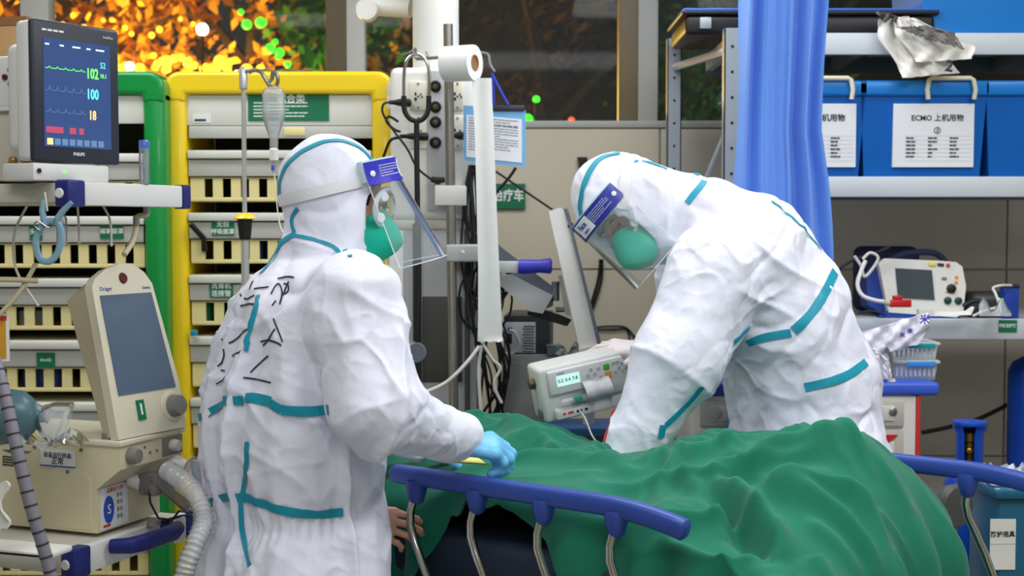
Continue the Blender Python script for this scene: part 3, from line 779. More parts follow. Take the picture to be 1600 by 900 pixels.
def legsR(P, g):
    d = None
    for s in (-1, 1):
        hip = sp[0][0] + lR * 0.10 * s; kn = hip - fR * 0.00; kn.z = 0.48; an = hip - fR * 0.03; an.z = 0.10
        e = smin(s_cap(P, hip, kn, 0.16 - g, 0.12 - g), s_cap(P, kn, an, 0.12 - g, 0.095 - g), 0.05)
        e = smin(e, s_ecap(P, an + Vector((0, 0, -0.035)) - fR * 0.03, an + fR * 0.17 + Vector((0, 0, -0.055)), (0.062 - g * .4, 0.06 - g * .4), (0.042 - g * .4, 0.055 - g * .4), lR), 0.04)
        d = e if d is None else np.minimum(d, e)
    return d
def suitR(P):
    d = torsoR(P)
    arm = smin(s_cap(P, JR['S'], JR['E'], 0.118, 0.104), s_cap(P, JR['E'], JR['Wr'], 0.104, 0.066), 0.05)
    arm = smin(arm, s_cap(P, W(1140, 450, 3.45), W(1085, 570, 3.40), 0.10, 0.07), 0.05)
    d = smin(d, arm, 0.026)
    d = smin(d, smin(s_cap(P, JR['S2'], JR['E2'], 0.105, 0.09), s_cap(P, JR['E2'], JR['W2'], 0.085, 0.05), 0.04), 0.05)
    d = smin(d, legsR(P, 0), 0.06)
    Q = P @ HhR[:3, :3].T + HhR[:3, 3]
    hd = s_ell(Q, (-0.014, 0, 0.022), (0.124, 0.118, 0.150))
    hd = smin(hd, s_cap(P, W(1000, 325, YR - 0.04), W(1098, 345, YR - 0.03), 0.122, 0.120), 0.05)
    hd = smin(hd, s_ell(Q, (0.035, 0, -0.055), (0.075, 0.095, 0.085)), 0.04)
    d = smin(d, hd, 0.035)
    d = smax(d, -s_ell(Q, (0.130, 0, -0.020), (0.100, 0.078, 0.105)), 0.012)
    return smax(d, 0.012 - P[:, 2], 0.01)
lo = (W(870, 300, YR).x, YR - 0.55, 0.0); hi = (W(1400, 600, YR + 0.1).x, YR + 0.50, W(0, 220, YR).z)
v, q = surface(suitR, lo, hi, 0.0105)
v, q = subdivide(relax(v, q, 2), q)
def maskR(v):
    Q = v @ HhR[:3, :3].T + HhR[:3, 3]; f = np.clip((0.30 - np.linalg.norm(Q, axis=1)) / 0.06, 0, 1)
    return 1 - 0.15 * f
v = wrinkle(v, q, 0.9, 11, maskR)
suit_r = adopt(mesh_from('coverall', v, q, 'suit'), personR); suit_r['label'] = 'white crumpled coverall with hood'
bvR = bvh_of(suit_r)
def bodyR(P):
    d = torsoR(P, 0.055)
    d = smin(d, smin(s_cap(P, JR['S'], JR['E'], 0.055, 0.045), s_cap(P, JR['E'], JR['Wr'], 0.045, 0.027), 0.02), 0.04)
    d = smin(d, smin(s_cap(P, JR['S2'], JR['E2'], 0.055, 0.045), s_cap(P, JR['E2'], JR['W2'], 0.045, 0.027), 0.02), 0.04)
    d = smin(d, legsR(P, 0.05), 0.05)
    return smin(d, head_sdf(P, HmR), 0.02)
v, q = surface(bodyR, lo, hi, 0.010); adopt(mesh_from('body', relax(v, q, 1), q, 'skin'), personR)
eyes(personR, HmR)
hand_mesh('glove', 'glove_white', personR, W(972, 722, 3.29), (-0.35, -0.1, -0.75), (-0.6, 0.2, 0.4), left=True, curl=(20, 30, 25), s=0.98)
hand_mesh('glove', 'glove_white', personR, W(1006, 545, 3.80), (-0.95, -0.05, 0.02), (0.1, -0.5, 1), curl=(10, 25, 22), thumb=(0.8, 0.5, -0.4), s=1.0)
head_gear(personR, HmR, 'shield_blue_dark', tilt=-0.10, visor_len=0.20, flare=0.02, zc=0.06)
strip(bvR, 'shield_elastic', [(972, 326), (975, 300), (979, 270), (985, 243)], 0.028, 'elastic', personR, lift=0.004)
TRr = [([(968, 240), (940, 246), (928, 258), (918, 275), (910, 300), (906, 325), (912, 345), (920, 356)], 0.017),
       ([(990, 252), (1010, 246), (1032, 250), (1042, 265)], 0.008), ([(1064, 258), (1078, 270), (1100, 276)], 0.012), ([(1106, 270), (1098, 290), (1084, 304), (1074, 318)], 0.017),
       ([(1205, 315), (1230, 335), (1255, 358), (1282, 390)], 0.006),
       ([(1304, 425), (1295, 445), (1282, 470), (1262, 497), (1240, 517)], 0.024), ([(1236, 520), (1212, 524), (1190, 528), (1168, 536)], 0.020), ([(1170, 512), (1160, 520), (1146, 534)], 0.014),
       ([(1352, 566), (1330, 584), (1300, 596), (1258, 605)], 0.022), ([(1097, 604), (1080, 625), (1060, 645), (1040, 664)], 0.015), ([(1036, 664), (1032, 684)], 0.018)]
for pts, w in TRr: strip(bvR, 'seam_tape', pts, w, 'tape', personR)
for sgn in (1,):
    strip(bvR, 'mask_strap', [(977, 315), (990, 340), (1000, 375)], 0.006, 'elastic', personR)
# ---------------------------------------------------------------- bed, patient, blanket
mat('rail_blue', (48, 74, 156), 0.38, var=0.04, vscale=12)
mat('chrome', (200, 200, 196), 0.14, metal=1.0, var=0.04)
mat('mattress_navy', (30, 44, 62), 0.6, var=0.06)
mat('bed_blue', (40, 78, 130), 0.5)
mat('steel_grey', (120, 122, 126), 0.4, metal=0.6)
mat('rubber', (28, 28, 30), 0.7)
mat('sheet_white', (214, 216, 214), 0.85, var=0.03)
mat('blanket_green', (4, 108, 82), 0.88, var=0.10, vscale=5, bump=0.35, bscale=260, sheen=0.12, bdist=0.0015)
mat('paper_yellow', (226, 222, 120), 0.7)
bd = Vector((0.795, -0.606, 0)).normalized(); bn = Vector((-bd.y, bd.x, 0)); bA = Vector((-0.273, 3.05, 0))
BW = 0.83
bed = thing('hospital_bed', 'hospital bed with blue side rails on chrome posts under green blanket', 'bed', bA, math.atan2(bd.y, bd.x))
RZ = 0.972
MB().rbox(-0.66, 1.02, 0.06, 0.77, 0.70, 0.84, 0.04, 3).build('mattress', 'mattress_navy', bed)
fr = MB(); fr.rbox(-0.68, 1.04, 0.05, 0.10, 0.60, 0.69, 0.01).rbox(-0.68, 1.04, 0.73, 0.78, 0.60, 0.69, 0.01)
for x in (-0.66, -0.3, 0.2, 0.7, 0.98): fr.rbox(x, x + 0.05, 0.07, 0.76, 0.61, 0.68, 0.008)
fr.build('frame', 'bed_blue', bed)
MB().rbox(-0.66, 1.02, 0.07, 0.76, 0.68, 0.71, 0.01).build('deck', 'bed_blue', bed)
for x in (-0.5, 0.85):
    for y in (0.14, 0.69):
        lg = MB().tube([(x, y, 0.62), (x, y, 0.12)], 0.025, 12).build('leg', 'steel_grey', bed)
        M = TR(x, y, 0.06, rx=PI / 2)
        MB().lathe([(0.02, -0.02), (0.055, -0.018), (0.06, -0.01), (0.06, 0.01), (0.055, 0.018), (0.02, 0.02)], 18, M=M).build('caster', 'rubber', lg)
def rail_bar(pts):
    rows = []
    prof = [(math.copysign(abs(math.cos(a)) ** 0.6, math.cos(a)) * 0.018, math.copysign(abs(math.sin(a)) ** 0.6, math.sin(a)) * 0.021) for a in [2 * PI * k / 16 for k in range(16)]]
    mb = MB(); vs = []; n = len(pts)
    for i, p in enumerate(pts):
        a = Vector(pts[max(0, i - 1)]); b = Vector(pts[min(n - 1, i + 1)]); t = (b - a).normalized(); up = Vector((0, 1, 0)).cross(t) * -1
        s = 1.0 if 1 <= i < n - 1 else 0.62
        vs += [Vector(p) + Vector((0, y * s, 0)) + up * (z * s) for y, z in prof]
    fs = [(i * 16 + j, i * 16 + (j + 1) % 16, (i + 1) * 16 + (j + 1) % 16, (i + 1) * 16 + j) for i in range(n - 1) for j in range(16)]
    fs += [tuple(range(16))[::-1], tuple((n - 1) * 16 + j for j in range(16))]
    return mb.add(vs, fs)
def side_rail(y, x0, x1, posts, out):
    pts = [(x0, y, RZ), (x0 + 0.012, y, RZ)] + [(x0 + (x1 - 0.22 - x0) * k / 6, y, RZ) for k in range(1, 7)]
    pts += [(x1 - 0.22 + 0.22 * k / 8, y, RZ - 0.026 * (k / 8) ** 2.2) for k in range(1, 9)] + [(x1 + 0.006, y, RZ - 0.028)]
    rail = rail_bar(pts).build('side_rail', 'rail_blue', bed, 50)
    for x in posts:
        so = MB().lathe([(0.006, -0.056), (0.016, -0.050), (0.020, -0.036), (0.026, -0.012), (0.024, 0.0)], 16, M=TR(x, y, RZ - 0.008))
        so.build('post_socket', 'rail_blue', rail, 50)
        P = [(0, 0, -0.03), (-0.004, -0.006, -0.055), (-0.008, -0.012, -0.08), (-0.004, -0.017, -0.11), (0.012, -0.02, -0.145), (0.034, -0.02, -0.19), (0.056, -0.016, -0.24), (0.072, -0.008, -0.29), (0.08, 0.0, -0.34)]
        MB().tube([(x + a, y + out * b, RZ + c) for a, b, c in P], 0.0095, 12).build('rail_post', 'chrome', rail, 60)
    MB().rbox(x0 + 0.02, x1 - 0.05, y - 0.012, y + 0.012, 0.60, 0.64, 0.006).build('rail_base', 'steel_grey', rail)
side_rail(0.0, 0.0, 0.765, (0.073, 0.2475, 0.427, 0.608), 1)
side_rail(BW, 0.42, 1.22, (0.50, 0.68, 0.86, 1.035), -1)

def bed_uv(px, py, s):
    d = ray(px, py); kx, kz = d.x / d.y, d.z / d.y
    # bA + bn*s + bd*t with x = kx*y
    a = bA + bn * s
    t = (kx * a.y - a.x) / (bd.x - kx * bd.y); Y = a.y + bd.y * t
    return t, CAM.z + kz * Y
ctrl = []
def cp(px, py, s): t, z = bed_uv(px, py, s); ctrl.append((t, s, z))
for px, py, s in [(610, 652, .52), (680, 644, .52), (740, 642, .52), (800, 652, .52), (850, 667, .52), (897, 690, .52), (950, 704, .50), (990, 712, .50), (1016, 704, .52), (1040, 692, .54),
                  (1080, 678, .56), (1130, 675, .58), (1170, 680, .58), (1230, 668, .60), (1290, 671, .60), (1330, 678, .60), (1365, 696, .60),
                  (640, 690, .30), (760, 705, .30), (850, 715, .30), (930, 725, .30), (1010, 742, .30), (1045, 740, .30), (1090, 760, .28), (1180, 735, .36), (1260, 735, .38), (1330, 740, .42), (1400, 765, .45),
                  (640, 760, .05), (720, 768, .05), (800, 775, .05), (880, 792, .05), (960, 815, .05), (1040, 835, .06), (1120, 850, .08), (1220, 868, .12), (1320, 880, .18)]: cp(px, py, s)
for t in (-0.6, -0.3, 0.0, 0.3): ctrl.append((t, 0.80, 0.90))
for t in (0.6, 0.9, 1.1): ctrl.append((t, 0.84, 0.93))
ctrl += [(-0.6, 0.05, 0.92), (-0.6, 0.5, 1.0), (1.15, 0.05, 0.86), (1.15, 0.75, 0.93)]
CT = np.array(ctrl)
def tps_fit(X, z, lam=0.002):
    d = np.linalg.norm(X[:, None] - X[None], axis=2); K = np.where(d > 0, d * d * np.log(d + 1e-12), 0) + lam * np.eye(len(X))
    Pm = np.c_[np.ones(len(X)), X]; M_ = np.zeros((len(X) + 3,) * 2); M_[:len(X), :len(X)] = K; M_[:len(X), len(X):] = Pm; M_[len(X):, :len(X)] = Pm.T
    return np.linalg.solve(M_, np.r_[z, 0, 0, 0])
tpw = tps_fit(CT[:, :2], CT[:, 2])
def H0(t, s):
    t, s = np.asarray(t, float).ravel(), np.asarray(s, float).ravel(); X = np.stack([t, s], 1); out = np.empty(len(X))
    for i in range(0, len(X), 20000):
        d = np.linalg.norm(X[i:i + 20000, None] - CT[None, :, :2], axis=2)
        out[i:i + 20000] = np.where(d > 0, d * d * np.log(d + 1e-12), 0) @ tpw[:-3] + tpw[-3] + X[i:i + 20000] @ tpw[-2:]
    return np.clip(out, 0.845, 1.12)
def on_blanket(px, py):
    """where the sight line meets the smooth blanket: march s from the near edge"""
    best = None; prev = None
    for k in range(120):
        s = -0.05 + 0.95 * k / 119; t, z = bed_uv(px, py, s); g = z - float(H0([t], [s])[0])
        if prev is not None and prev[2] > 0 and g <= 0:
            w = prev[2] / (prev[2] - g); return (prev[0] + (t - prev[0]) * w, prev[1] + (s - prev[1]) * w)
        prev = (t, s, g)
    return None
FOLDS = [  # traced folds: (points, height, half width, asymmetry)
    ([(800, 700), (835, 692), (870, 710)], .018, .020, 0), ([(860, 700), (900, 712), (960, 706)], .016, .018, 0), ([(780, 668), (860, 690), (900, 700)], .014, .03, 0),
    ([(770, 722), (850, 718), (940, 728), (1000, 742)], .018, .025, .5), ([(1040, 745), (1075, 715), (1120, 700), (1165, 692)], .020, .016, .5), ([(1000, 715), (1050, 722), (1080, 720)], .016, .02, 0),
    ([(1085, 758), (1130, 748), (1200, 728), (1255, 708), (1310, 704)], .030, .018, .8), ([(1140, 735), (1190, 722), (1240, 700)], .012, .012, 0), ([(1260, 700), (1310, 698), (1370, 715), (1420, 742)], .020, .016, .5),
    ([(1240, 706), (1280, 690), (1330, 700), (1370, 730)], .014, .012, .3), ([(1060, 745), (1090, 775), (1115, 800), (1130, 830)], .018, .018, .4), ([(1110, 760), (1150, 780), (1190, 815), (1240, 860)], .034, .022, -.9),
    ([(1200, 772), (1280, 768), (1350, 770), (1380, 790)], .018, .014, .5), ([(1180, 778), (1260, 785), (1320, 800), (1370, 830), (1385, 860)], .014, .014, .4), ([(1250, 815), (1310, 830), (1370, 850)], .012, .014, .3),
    ([(1390, 790), (1430, 815), (1470, 850)], .014, .014, .3), ([(1000, 850), (1060, 845), (1110, 860), (1160, 890)], .022, .02, .5), ([(1060, 860), (1120, 885)], .014, .014, 0), ([(1270, 850), (1300, 880)], .014, .014, 0),
    ([(940, 830), (990, 835), (1060, 830)], .016, .02, .4), ([(880, 800), (900, 840), (930, 880)], .020, .02, -.5), ([(700, 655), (780, 660), (850, 680)], .010, .03, 0), ([(1050, 690), (1100, 690), (1150, 705)], .012, .015, 0)]
def seg_dist(t, s, poly):
    best = np.full(len(t), 9.0); sg = np.zeros(len(t)); fade = np.zeros(len(t)); L = 0; tot = sum(math.dist(a, b) for a, b in zip(poly[:-1], poly[1:]))
    for a, b in zip(poly[:-1], poly[1:]):
        ax, ay = a; dx, dy = b[0] - a[0], b[1] - a[1]; ll = math.hypot(dx, dy) + 1e-9
        k = np.clip(((t - ax) * dx + (s - ay) * dy) / (ll * ll), 0, 1); ex, ey = t - ax - k * dx, s - ay - k * dy; d = np.hypot(ex, ey); m = d < best
        best[m] = d[m]; sg[m] = np.sign(dx * ey - dy * ex)[m]; fade[m] = ((L + k * ll) / tot)[m]; L += ll
    return best, sg, fade
fold_ts = []
for pts, amp, wd_, asy in FOLDS:
    q_ = [on_blanket(*p) for p in pts]; q_ = [p for p in q_ if p]
    if len(q_) >= 2: fold_ts.append(([(p.x, p.y) for p in smooth_path([(a_[0], a_[1], 0) for a_ in q_], 6)], amp * 1.5, wd_ * 1.15, asy))
def Hfull(t, s):
    sh = np.shape(t); t, s = np.ravel(t).astype(float), np.ravel(s).astype(float); z = H0(t, s)
    wx = np.stack([t, s, t * 0], 1); P2 = warp(wx, 4, 0.06, 2)
    rt = np.stack([P2[:, 0] * 0.8 + P2[:, 1] * 0.6, -P2[:, 0] * 0.6 + P2[:, 1] * 0.8, P2[:, 2]], 1)
    cz = lambda P, k, e=0.006: np.exp(-(np.sqrt(vnoise(P) ** 2 + e) - e ** 0.5) / k) - 0.35
    g1 = np.clip(0.5 + vnoise(wx * 4 + 90), 0, 1.2); g2 = np.clip(0.5 + vnoise(wx * 5 + 190), 0, 1.2)
    z = z + 0.030 * g1 * cz(rt * np.array([3.0, 8, 1]) + 4, 0.22, 0.004) + 0.020 * g2 * cz(rt * np.array([6, 15, 1]) + 40, 0.3, 0.015) + 0.010 * vnoise(wx * 6 + 9) + 0.008 * g2 * cz(warp(wx, 9, .03, 8) * np.array([12., 22., 1.]), 0.35, 0.04)
    wn1 = 0.010 * vnoise(wx * 13 + 3); wn2 = 0.010 * vnoise(wx * 13 + 60)
    for poly, amp, w, asy in fold_ts:
        d, sg, f = seg_dist(t + wn1, s + wn2, poly); e = np.clip(np.minimum(f, 1 - f) / 0.18, 0, 1) ** 0.7
        z = z + e * amp * (np.exp(-(d / w) ** 2) - 0.75 * abs(asy) * np.exp(-((d - 1.8 * w) / w) ** 2) * (1 - np.exp(-(d / (0.7 * w)) ** 2)) * (sg == np.sign(asy)))
    return np.clip(z, 0.846, 1.2).reshape(sh)
EL, RB = 0.84, 0.22
def roll(a, L):
    """along the cloth: past L it turns over an edge and hangs"""
    RB_ = RB if L == EL else 0.05; x = np.clip((a - L) / RB_, 0, PI / 2); over = np.maximum(a - L - RB_ * PI / 2, 0)
    return np.where(a < L, a, L + RB_ * np.sin(x) + 0.10 * over), np.where(a < L, 0, RB_ * (1 - np.cos(x)) + over)
NA, NB = 430, 330
ta = np.linspace(-0.34, EL + 0.62, NA)
hem = np.interp(ta, [-0.34, -0.12, -0.02, 0.06, 0.12, 0.30, 0.40, 0.50, 0.62, 1.6], [0.25, 0.25, 0.24, 0.08, -0.02, -0.03, 0.02, 0.16, 0.36, 0.42])
Ag = np.repeat(ta[:, None], NB, 1); Bg = -hem[:, None] + (BW - 0.03 + 0.25 + hem[:, None]) * np.linspace(0, 1, NB)[None]
tt, da = roll(Ag, EL); S0, S1 = 0.105, BW - 0.08
sn, dn = roll(-Bg, -S0); sn = -sn; sf, df = roll(Bg, S1); ss = np.where(Bg < S0, sn, sf)
zz2 = Hfull(np.minimum(tt, EL + 0.24), np.clip(ss, 0.0, BW)) - da - dn - df
fl = np.clip((da + dn + df) / 0.15, 0, 1)
ss = ss - np.where(Bg < S0, 1, 0) * fl * 0.022 * np.sin(tt * 34 + 1.5 * np.sin(tt * 9)) ; tt = tt + np.where(Ag > EL, 1, 0) * fl * 0.02 * np.sin(ss * 36 + 1)
for _ in range(2):
    zz2[1:-1, 1:-1] = 0.4 * zz2[1:-1, 1:-1] + 0.15 * (zz2[:-2, 1:-1] + zz2[2:, 1:-1] + zz2[1:-1, :-2] + zz2[1:-1, 2:])
zz2 = np.maximum(zz2, 0.42)
bl = MB().sheet([[(tt[i, j], ss[i, j], zz2[i, j]) for j in range(NB)] for i in range(NA)][::-1], 0.004)
blanket = bl.build('blanket', 'blanket_green', None, 0); blanket.data.shade_smooth()
blanket.data.transform(mw(bed)); tag(blanket, 'rumpled dark green blanket spread over the patient on the bed', 'blanket')

# the patient: lying with bent knees, only one hand shows
def bl_w(t, s, z): return bA + bd * t + bn * s + Vector((0, 0, z))
patient = thing('person', 'patient lying under the green blanket with one bare hand showing', 'person', bl_w(0, 0.4, 0.845))
def patS(P):
    q = lambda t, s, z: bl_w(t, s, z)
    d = s_ecap(P, q(-0.02, .42, .915), q(-0.24, .42, .925), (.062, .15), (.065, .17), bn)
    d = smin(d, s_cap(P, q(-0.30, .42, .92), q(-0.40, .42, .93), .05, .05), .04)
    Hm = mat4(q(-0.50, .42, .965), Vector((0, 0, 1)), Vector(bn) * 1, Vector(bd) * -1)
    d = smin(d, head_sdf(P, Hm), .02)
    for s in (-1, 1):
        d = smin(d, smin(s_cap(P, q(0.02, .42 + s * .09, .92), q(.40, .43 + s * .10, .93), .068, .05), s_cap(P, q(.40, .43 + s * .10, .93), q(.80, .42 + s * .11, .89), .05, .034), .03), .04)
        d = smin(d, s_ecap(P, q(.82, .42 + s * .11, .885), q(.86, .42 + s * .12, .95), (.032, .036), (.02, .034), bn), .03)
    d = smin(d, smin(s_cap(P, q(-.26, .25, .92), q(-.20, .14, .90), .042, .036), s_cap(P, q(-.20, .14, .90), W(560, 815, 3.03), .036, .026), .02), .04)
    d = smin(d, smin(s_cap(P, q(-.26, .60, .92), q(-.22, .66, .90), .042, .036), s_cap(P, q(-.22, .66, .90), q(0.0, .66, .90), .036, .026), .02), .04)
    return d
c = [bl_w(t, s, z) for t in (-.68, .95) for s in (0, .8) for z in (.8, 1.1)] + [W(610, 820, 2.95)]
lo = [min(p[i] for p in c) - .02 for i in range(3)]; hi = [max(p[i] for p in c) + .02 for i in range(3)]
v, q = surface(patS, lo, hi, 0.013); adopt(mesh_from('body', relax(v, q, 1), q, 'skin'), patient)
hand_mesh('hand', 'skin', patient, W(556, 815, 3.0), (0.97, -0.06, -0.10), (0.1, -0.8, 0.6), left=False, curl=(22, 34, 25), thumb=(0.8, 0.45, -0.35), s=0.92)
pl = MB().rbox(-0.65, -0.42, 0.18, 0.66, 0.845, 0.93, 0.04, 3).build('pillow', 'sheet_white'); pl.data.transform(mw(bed)); tag(pl, 'white pillow under the patient at the head of the bed', 'pillow')
pts = [W(690, 722, 2.985), W(760, 727, 3.00), W(745, 716, 3.09), W(690, 714, 3.08)]
yp = MB().add([p + Vector((0, 0, dz)) for dz in (0, 0.004) for p in pts], [(3, 2, 1, 0), (4, 5, 6, 7), (0, 1, 5, 4), (1, 2, 6, 5), (2, 3, 7, 6), (3, 0, 4, 7)]).build('note_pad', 'paper_yellow', None, 0)
tag(yp, 'yellow folded paper under the blue gloved hand on the rail', 'paper')
# ---------------------------------------------------------------- equipment trolley at the left
mat('trolley_grey', (196, 192, 180), 0.45, var=0.03); mat('trolley_white', (218, 218, 214), 0.45, var=0.02)
mat('navy_plastic', (30, 38, 110), 0.4); mat('cap_white', (226, 226, 224), 0.4)
mat('monitor_dark', (44, 48, 60), 0.42, var=0.03); mat('monitor_white', (222, 222, 220), 0.45, var=0.02)
mat('screen_blue', (44, 66, 110), 0.25, var=0.12, vscale=6, emit=(44, 66, 112), estr=0.55)
mat('led_green', (90, 220, 70), 0.4, emit=(110, 235, 80), estr=1.3); mat('led_cyan', (80, 210, 220), 0.4, emit=(90, 215, 225), estr=1.1)
mat('led_orange', (235, 170, 110), 0.4, emit=(240, 180, 110), estr=1.1); mat('led_red', (150, 60, 80), 0.4, emit=(150, 60, 84), estr=0.8)
mat('led_white', (220, 225, 235), 0.4, emit=(215, 222, 235), estr=0.9); mat('led_dim', (84, 116, 150), 0.4, emit=(84, 118, 150), estr=0.6)
mat('vent_cream', (214, 208, 184), 0.5, var=0.03, vscale=5); mat('vent_body', (220, 211, 178), 0.5, var=0.03, vscale=5); mat('vent_side', (190, 178, 150), 0.55, var=0.03)
mat('screen_off', (84, 102, 122), 0.18, var=0.06, vscale=4); mat('knob_grey', (128, 126, 122), 0.5); mat('dark_red', (90, 24, 28), 0.35)
mat('sign_green', (10, 112, 74), 0.5, var=0.03); mat('white_print', (236, 240, 238), 0.6); mat('label_white', (226, 228, 230), 0.6, var=0.02); mat('label_blue', (40, 78, 180), 0.5)
mat('print_dark', (40, 42, 50), 0.6); mat('print_blue', (46, 74, 160), 0.6); mat('red_print', (206, 60, 40), 0.6); mat('gold', (178, 140, 70), 0.35, metal=0.7)
mat('clamp_blue', (124, 160, 176), 0.4); mat('wire_steel', (150, 150, 152), 0.3, metal=0.9); mat('hose_grey', (126, 122, 132), 0.5, var=0.05); mat('hose_ring', (44, 42, 50), 0.6)
mat('tube_white', (214, 208, 196), 0.4); mat('tube_cream', (196, 184, 152), 0.45); mat('bag_teal', (72, 104, 112), 0.35, var=0.05); mat('cardboard', (196, 158, 112), 0.8, var=0.05); mat('cardboard_dark', (150, 108, 66), 0.8)
mat('black_plastic', (20, 20, 22), 0.45); mat('orange_paper', (206, 150, 40), 0.7); mat('sheet_paper', (232, 230, 222), 0.8)
clear('clear_plastic', (240, 244, 246), rough=0.08, tint=0.26, fior=1.22); clear('clear_tube', (214, 222, 235), rough=0.06, tint=0.3); clear('smoke_plastic', (150, 140, 138), rough=0.12, tint=0.5)

TZ = R(69)
tc0 = W(106, 302, 2.75); tc0.z = 0
tro = thing('equipment_trolley', 'cream equipment trolley with navy corner blocks carrying monitor and ventilator', 'trolley', tc0, TZ)
def shelf(z, th, nm, L=0.40, Wd=0.62):
    s = MB().rbox(0.045, L, 0.0, 0.024, z - th / 2, z + th / 2, 0.004).build('right_rail', 'trolley_white', tro)
    s.name = 'shelf_rail'
    b = MB().rbox(0.0, L, 0.02, Wd, z - th / 2 + 0.006, z + th / 2 - 0.004, 0.004).build(nm, 'trolley_grey', tro)
    c = MB().rbox(-0.006, 0.05, -0.006, 0.030, z - th / 2 - 0.003, z + th / 2 + 0.003, 0.006).build('corner_block', 'navy_plastic', tro)
    MB().lathe([(0.001, 0.003), (0.009, 0.003), (0.011, 0.0)], 16, M=TR(-0.0065, 0.016, z, ry=-PI / 2)).build('cap', 'cap_white', c)
    MB().rbox(L, L + 0.03, -0.004, 0.030, z - th / 2 - 0.003, z + th / 2 + 0.003, 0.006).build('corner_block', 'navy_plastic', tro)
    return b
shelf(1.603, 0.050, 'shelf'); shelf(0.835, 0.058, 'shelf'); shelf(0.30, 0.05, 'shelf')
for x, y in ((0.03, 0.60), (0.38, 0.60)): MB().rbox(x - 0.02, x + 0.02, y - 0.02, y + 0.02, 0.06, 1.64, 0.006).build('post', 'trolley_white', tro)
for x, y in ((0.05, 0.06), (0.36, 0.06), (0.05, 0.56), (0.36, 0.56)):
    MB().lathe([(0.015, -0.015), (0.038, -0.013), (0.04, 0.0), (0.038, 0.013), (0.015, 0.015)], 16, M=TR(x, y, 0.04, rx=PI / 2)).build('caster', 'rubber', tro)
MB().tube([(0.36, 0.06, 0.30), (0.36, 0.06, 0.06)], 0.014, 10).build('caster_stem', 'steel_grey', tro); MB().tube([(0.05, 0.06, 0.30), (0.05, 0.06, 0.06)], 0.014, 10).build('caster_stem', 'steel_grey', tro)
hd = MB().tube([(0.11, -0.01, 0.85), (0.12, -0.05, 0.853), (0.16, -0.062, 0.853), (0.26, -0.062, 0.853), (0.29, -0.05, 0.853), (0.30, -0.01, 0.852)], [0.016, 0.018, 0.019, 0.019, 0.018, 0.014], 12)
h_ = hd.build('push_handle', 'navy_plastic', tro); h_['label'] = 'blue grip handle'
lb = MB().rbox(0.285, 0.325, -0.050, -0.044, 0.82, 0.875, 0.004).build('handle_label', 'label_white', tro); text('7', 0.03, 'print_dark', lb, TR(0.305, -0.0505, 0.848) @ FACE)

# ---- patient monitor
MZ = R(57)
m0 = W(52, 255, 2.72); mon = thing('patient_monitor', 'dark framed patient monitor showing 102, 100 and 18 on trolley top shelf', 'monitor', (m0.x, m0.y, 1.632), MZ)
mh = 0.036; mw_, mH = 0.222, 0.285
back = MB().rbox(0.0, mw_, 0.012, 0.055, mh, mh + mH, 0.012, 3).build('housing', 'monitor_white', mon)
MB().rbox(0.0, mw_, -0.002, 0.014, mh - 0.002, mh + mH + 0.002, 0.007, 3).build('bezel', 'monitor_dark', mon)
MB().rbox(0.02, mw_ - 0.02, 0.055, 0.115, mh + 0.02, mh + mH - 0.04, 0.02, 3).build('rear_case', 'monitor_white', mon)
MB().rbox(0.0, mw_ - 0.03, 0.0, 0.10, -0.004, mh - 0.004, 0.004).build('base_unit', 'monitor_white', mon)
MB().lathe([(0.005, 0.0), (0.005, 0.002)], 12, M=TR(0.012, -0.002, 0.016, rx=PI / 2)).build('port', 'black_plastic', mon)
MB().box(0.074, 0.080, -0.0015, 0.001, 0.012, 0.018).build('status_light', 'led_green', mon)
sc_ = MB().box(0.026, 0.196, -0.0035, -0.001, mh + 0.030, mh + 0.250).build('screen', 'screen_blue', mon, 0)
def on_scr(body, size, m, x, z, sx=1.0, bold=0.0): return text(body, size, m, sc_, TR(x, -0.0040, z) @ FACE, bold=bold, sx=sx, name='readout')
zb = mh + 0.030
on_scr('102', 0.030, 'led_green', 0.148, zb + 0.156, 0.72, 0.0006); on_scr('100', 0.030, 'led_cyan', 0.148, zb + 0.113, 0.72, 0.0006); on_scr('18', 0.027, 'led_orange', 0.147, zb + 0.069, 0.72, 0.0006)
on_scr('52', 0.018, 'led_cyan', 0.176, zb + 0.176, 0.8); on_scr('10.1', 0.013, 'led_green', 0.177, zb + 0.154, 0.8)
rnd = random.Random(5)
for zz_, m_, amp in ((0.160, 'led_green', 0.004), (0.116, 'led_dim', 0.010), (0.072, 'led_dim', 0.008)):
    pts_ = [(0.030 + 0.100 * k / 60, -0.0040, zb + zz_ + amp * (math.exp(-((k % 12 - 6) / 1.2) ** 2) - 0.2)) for k in range(61)]
    MB().tube(pts_, 0.0006, 4).build('trace', m_, sc_)
for x0_, x1_ in ((0.030, 0.072), (0.088, 0.104), (0.112, 0.124)): MB().box(x0_, x1_, -0.0041, -0.0036, zb + 0.028, zb + 0.041).build('alarm_bar', 'led_red', sc_, 0)
for k, (x0_, w_) in enumerate(((0.030, 0.010), (0.066, 0.010), (0.098, 0.020), (0.134, 0.010), (0.158, 0.022))): MB().box(x0_, x0_ + w_, -0.0041, -0.0036, zb + 0.206, zb + 0.209).build('menu_mark', 'led_white', sc_, 0)
for k in range(8): MB().box(0.032 + 0.0185 * k, 0.046 + 0.0185 * k, -0.0041, -0.0036, zb + 0.004, zb + 0.017).build('soft_key', 'led_dim' if k else 'led_orange', sc_, 0)
text('PHILIPS', 0.009, 'white_print', mon, TR(0.112, -0.0025, mh + 0.017) @ FACE, bold=0.0002); text('IntelliVue', 0.007, 'white_print', mon, TR(0.192, -0.0025, mh + 0.267) @ FACE)
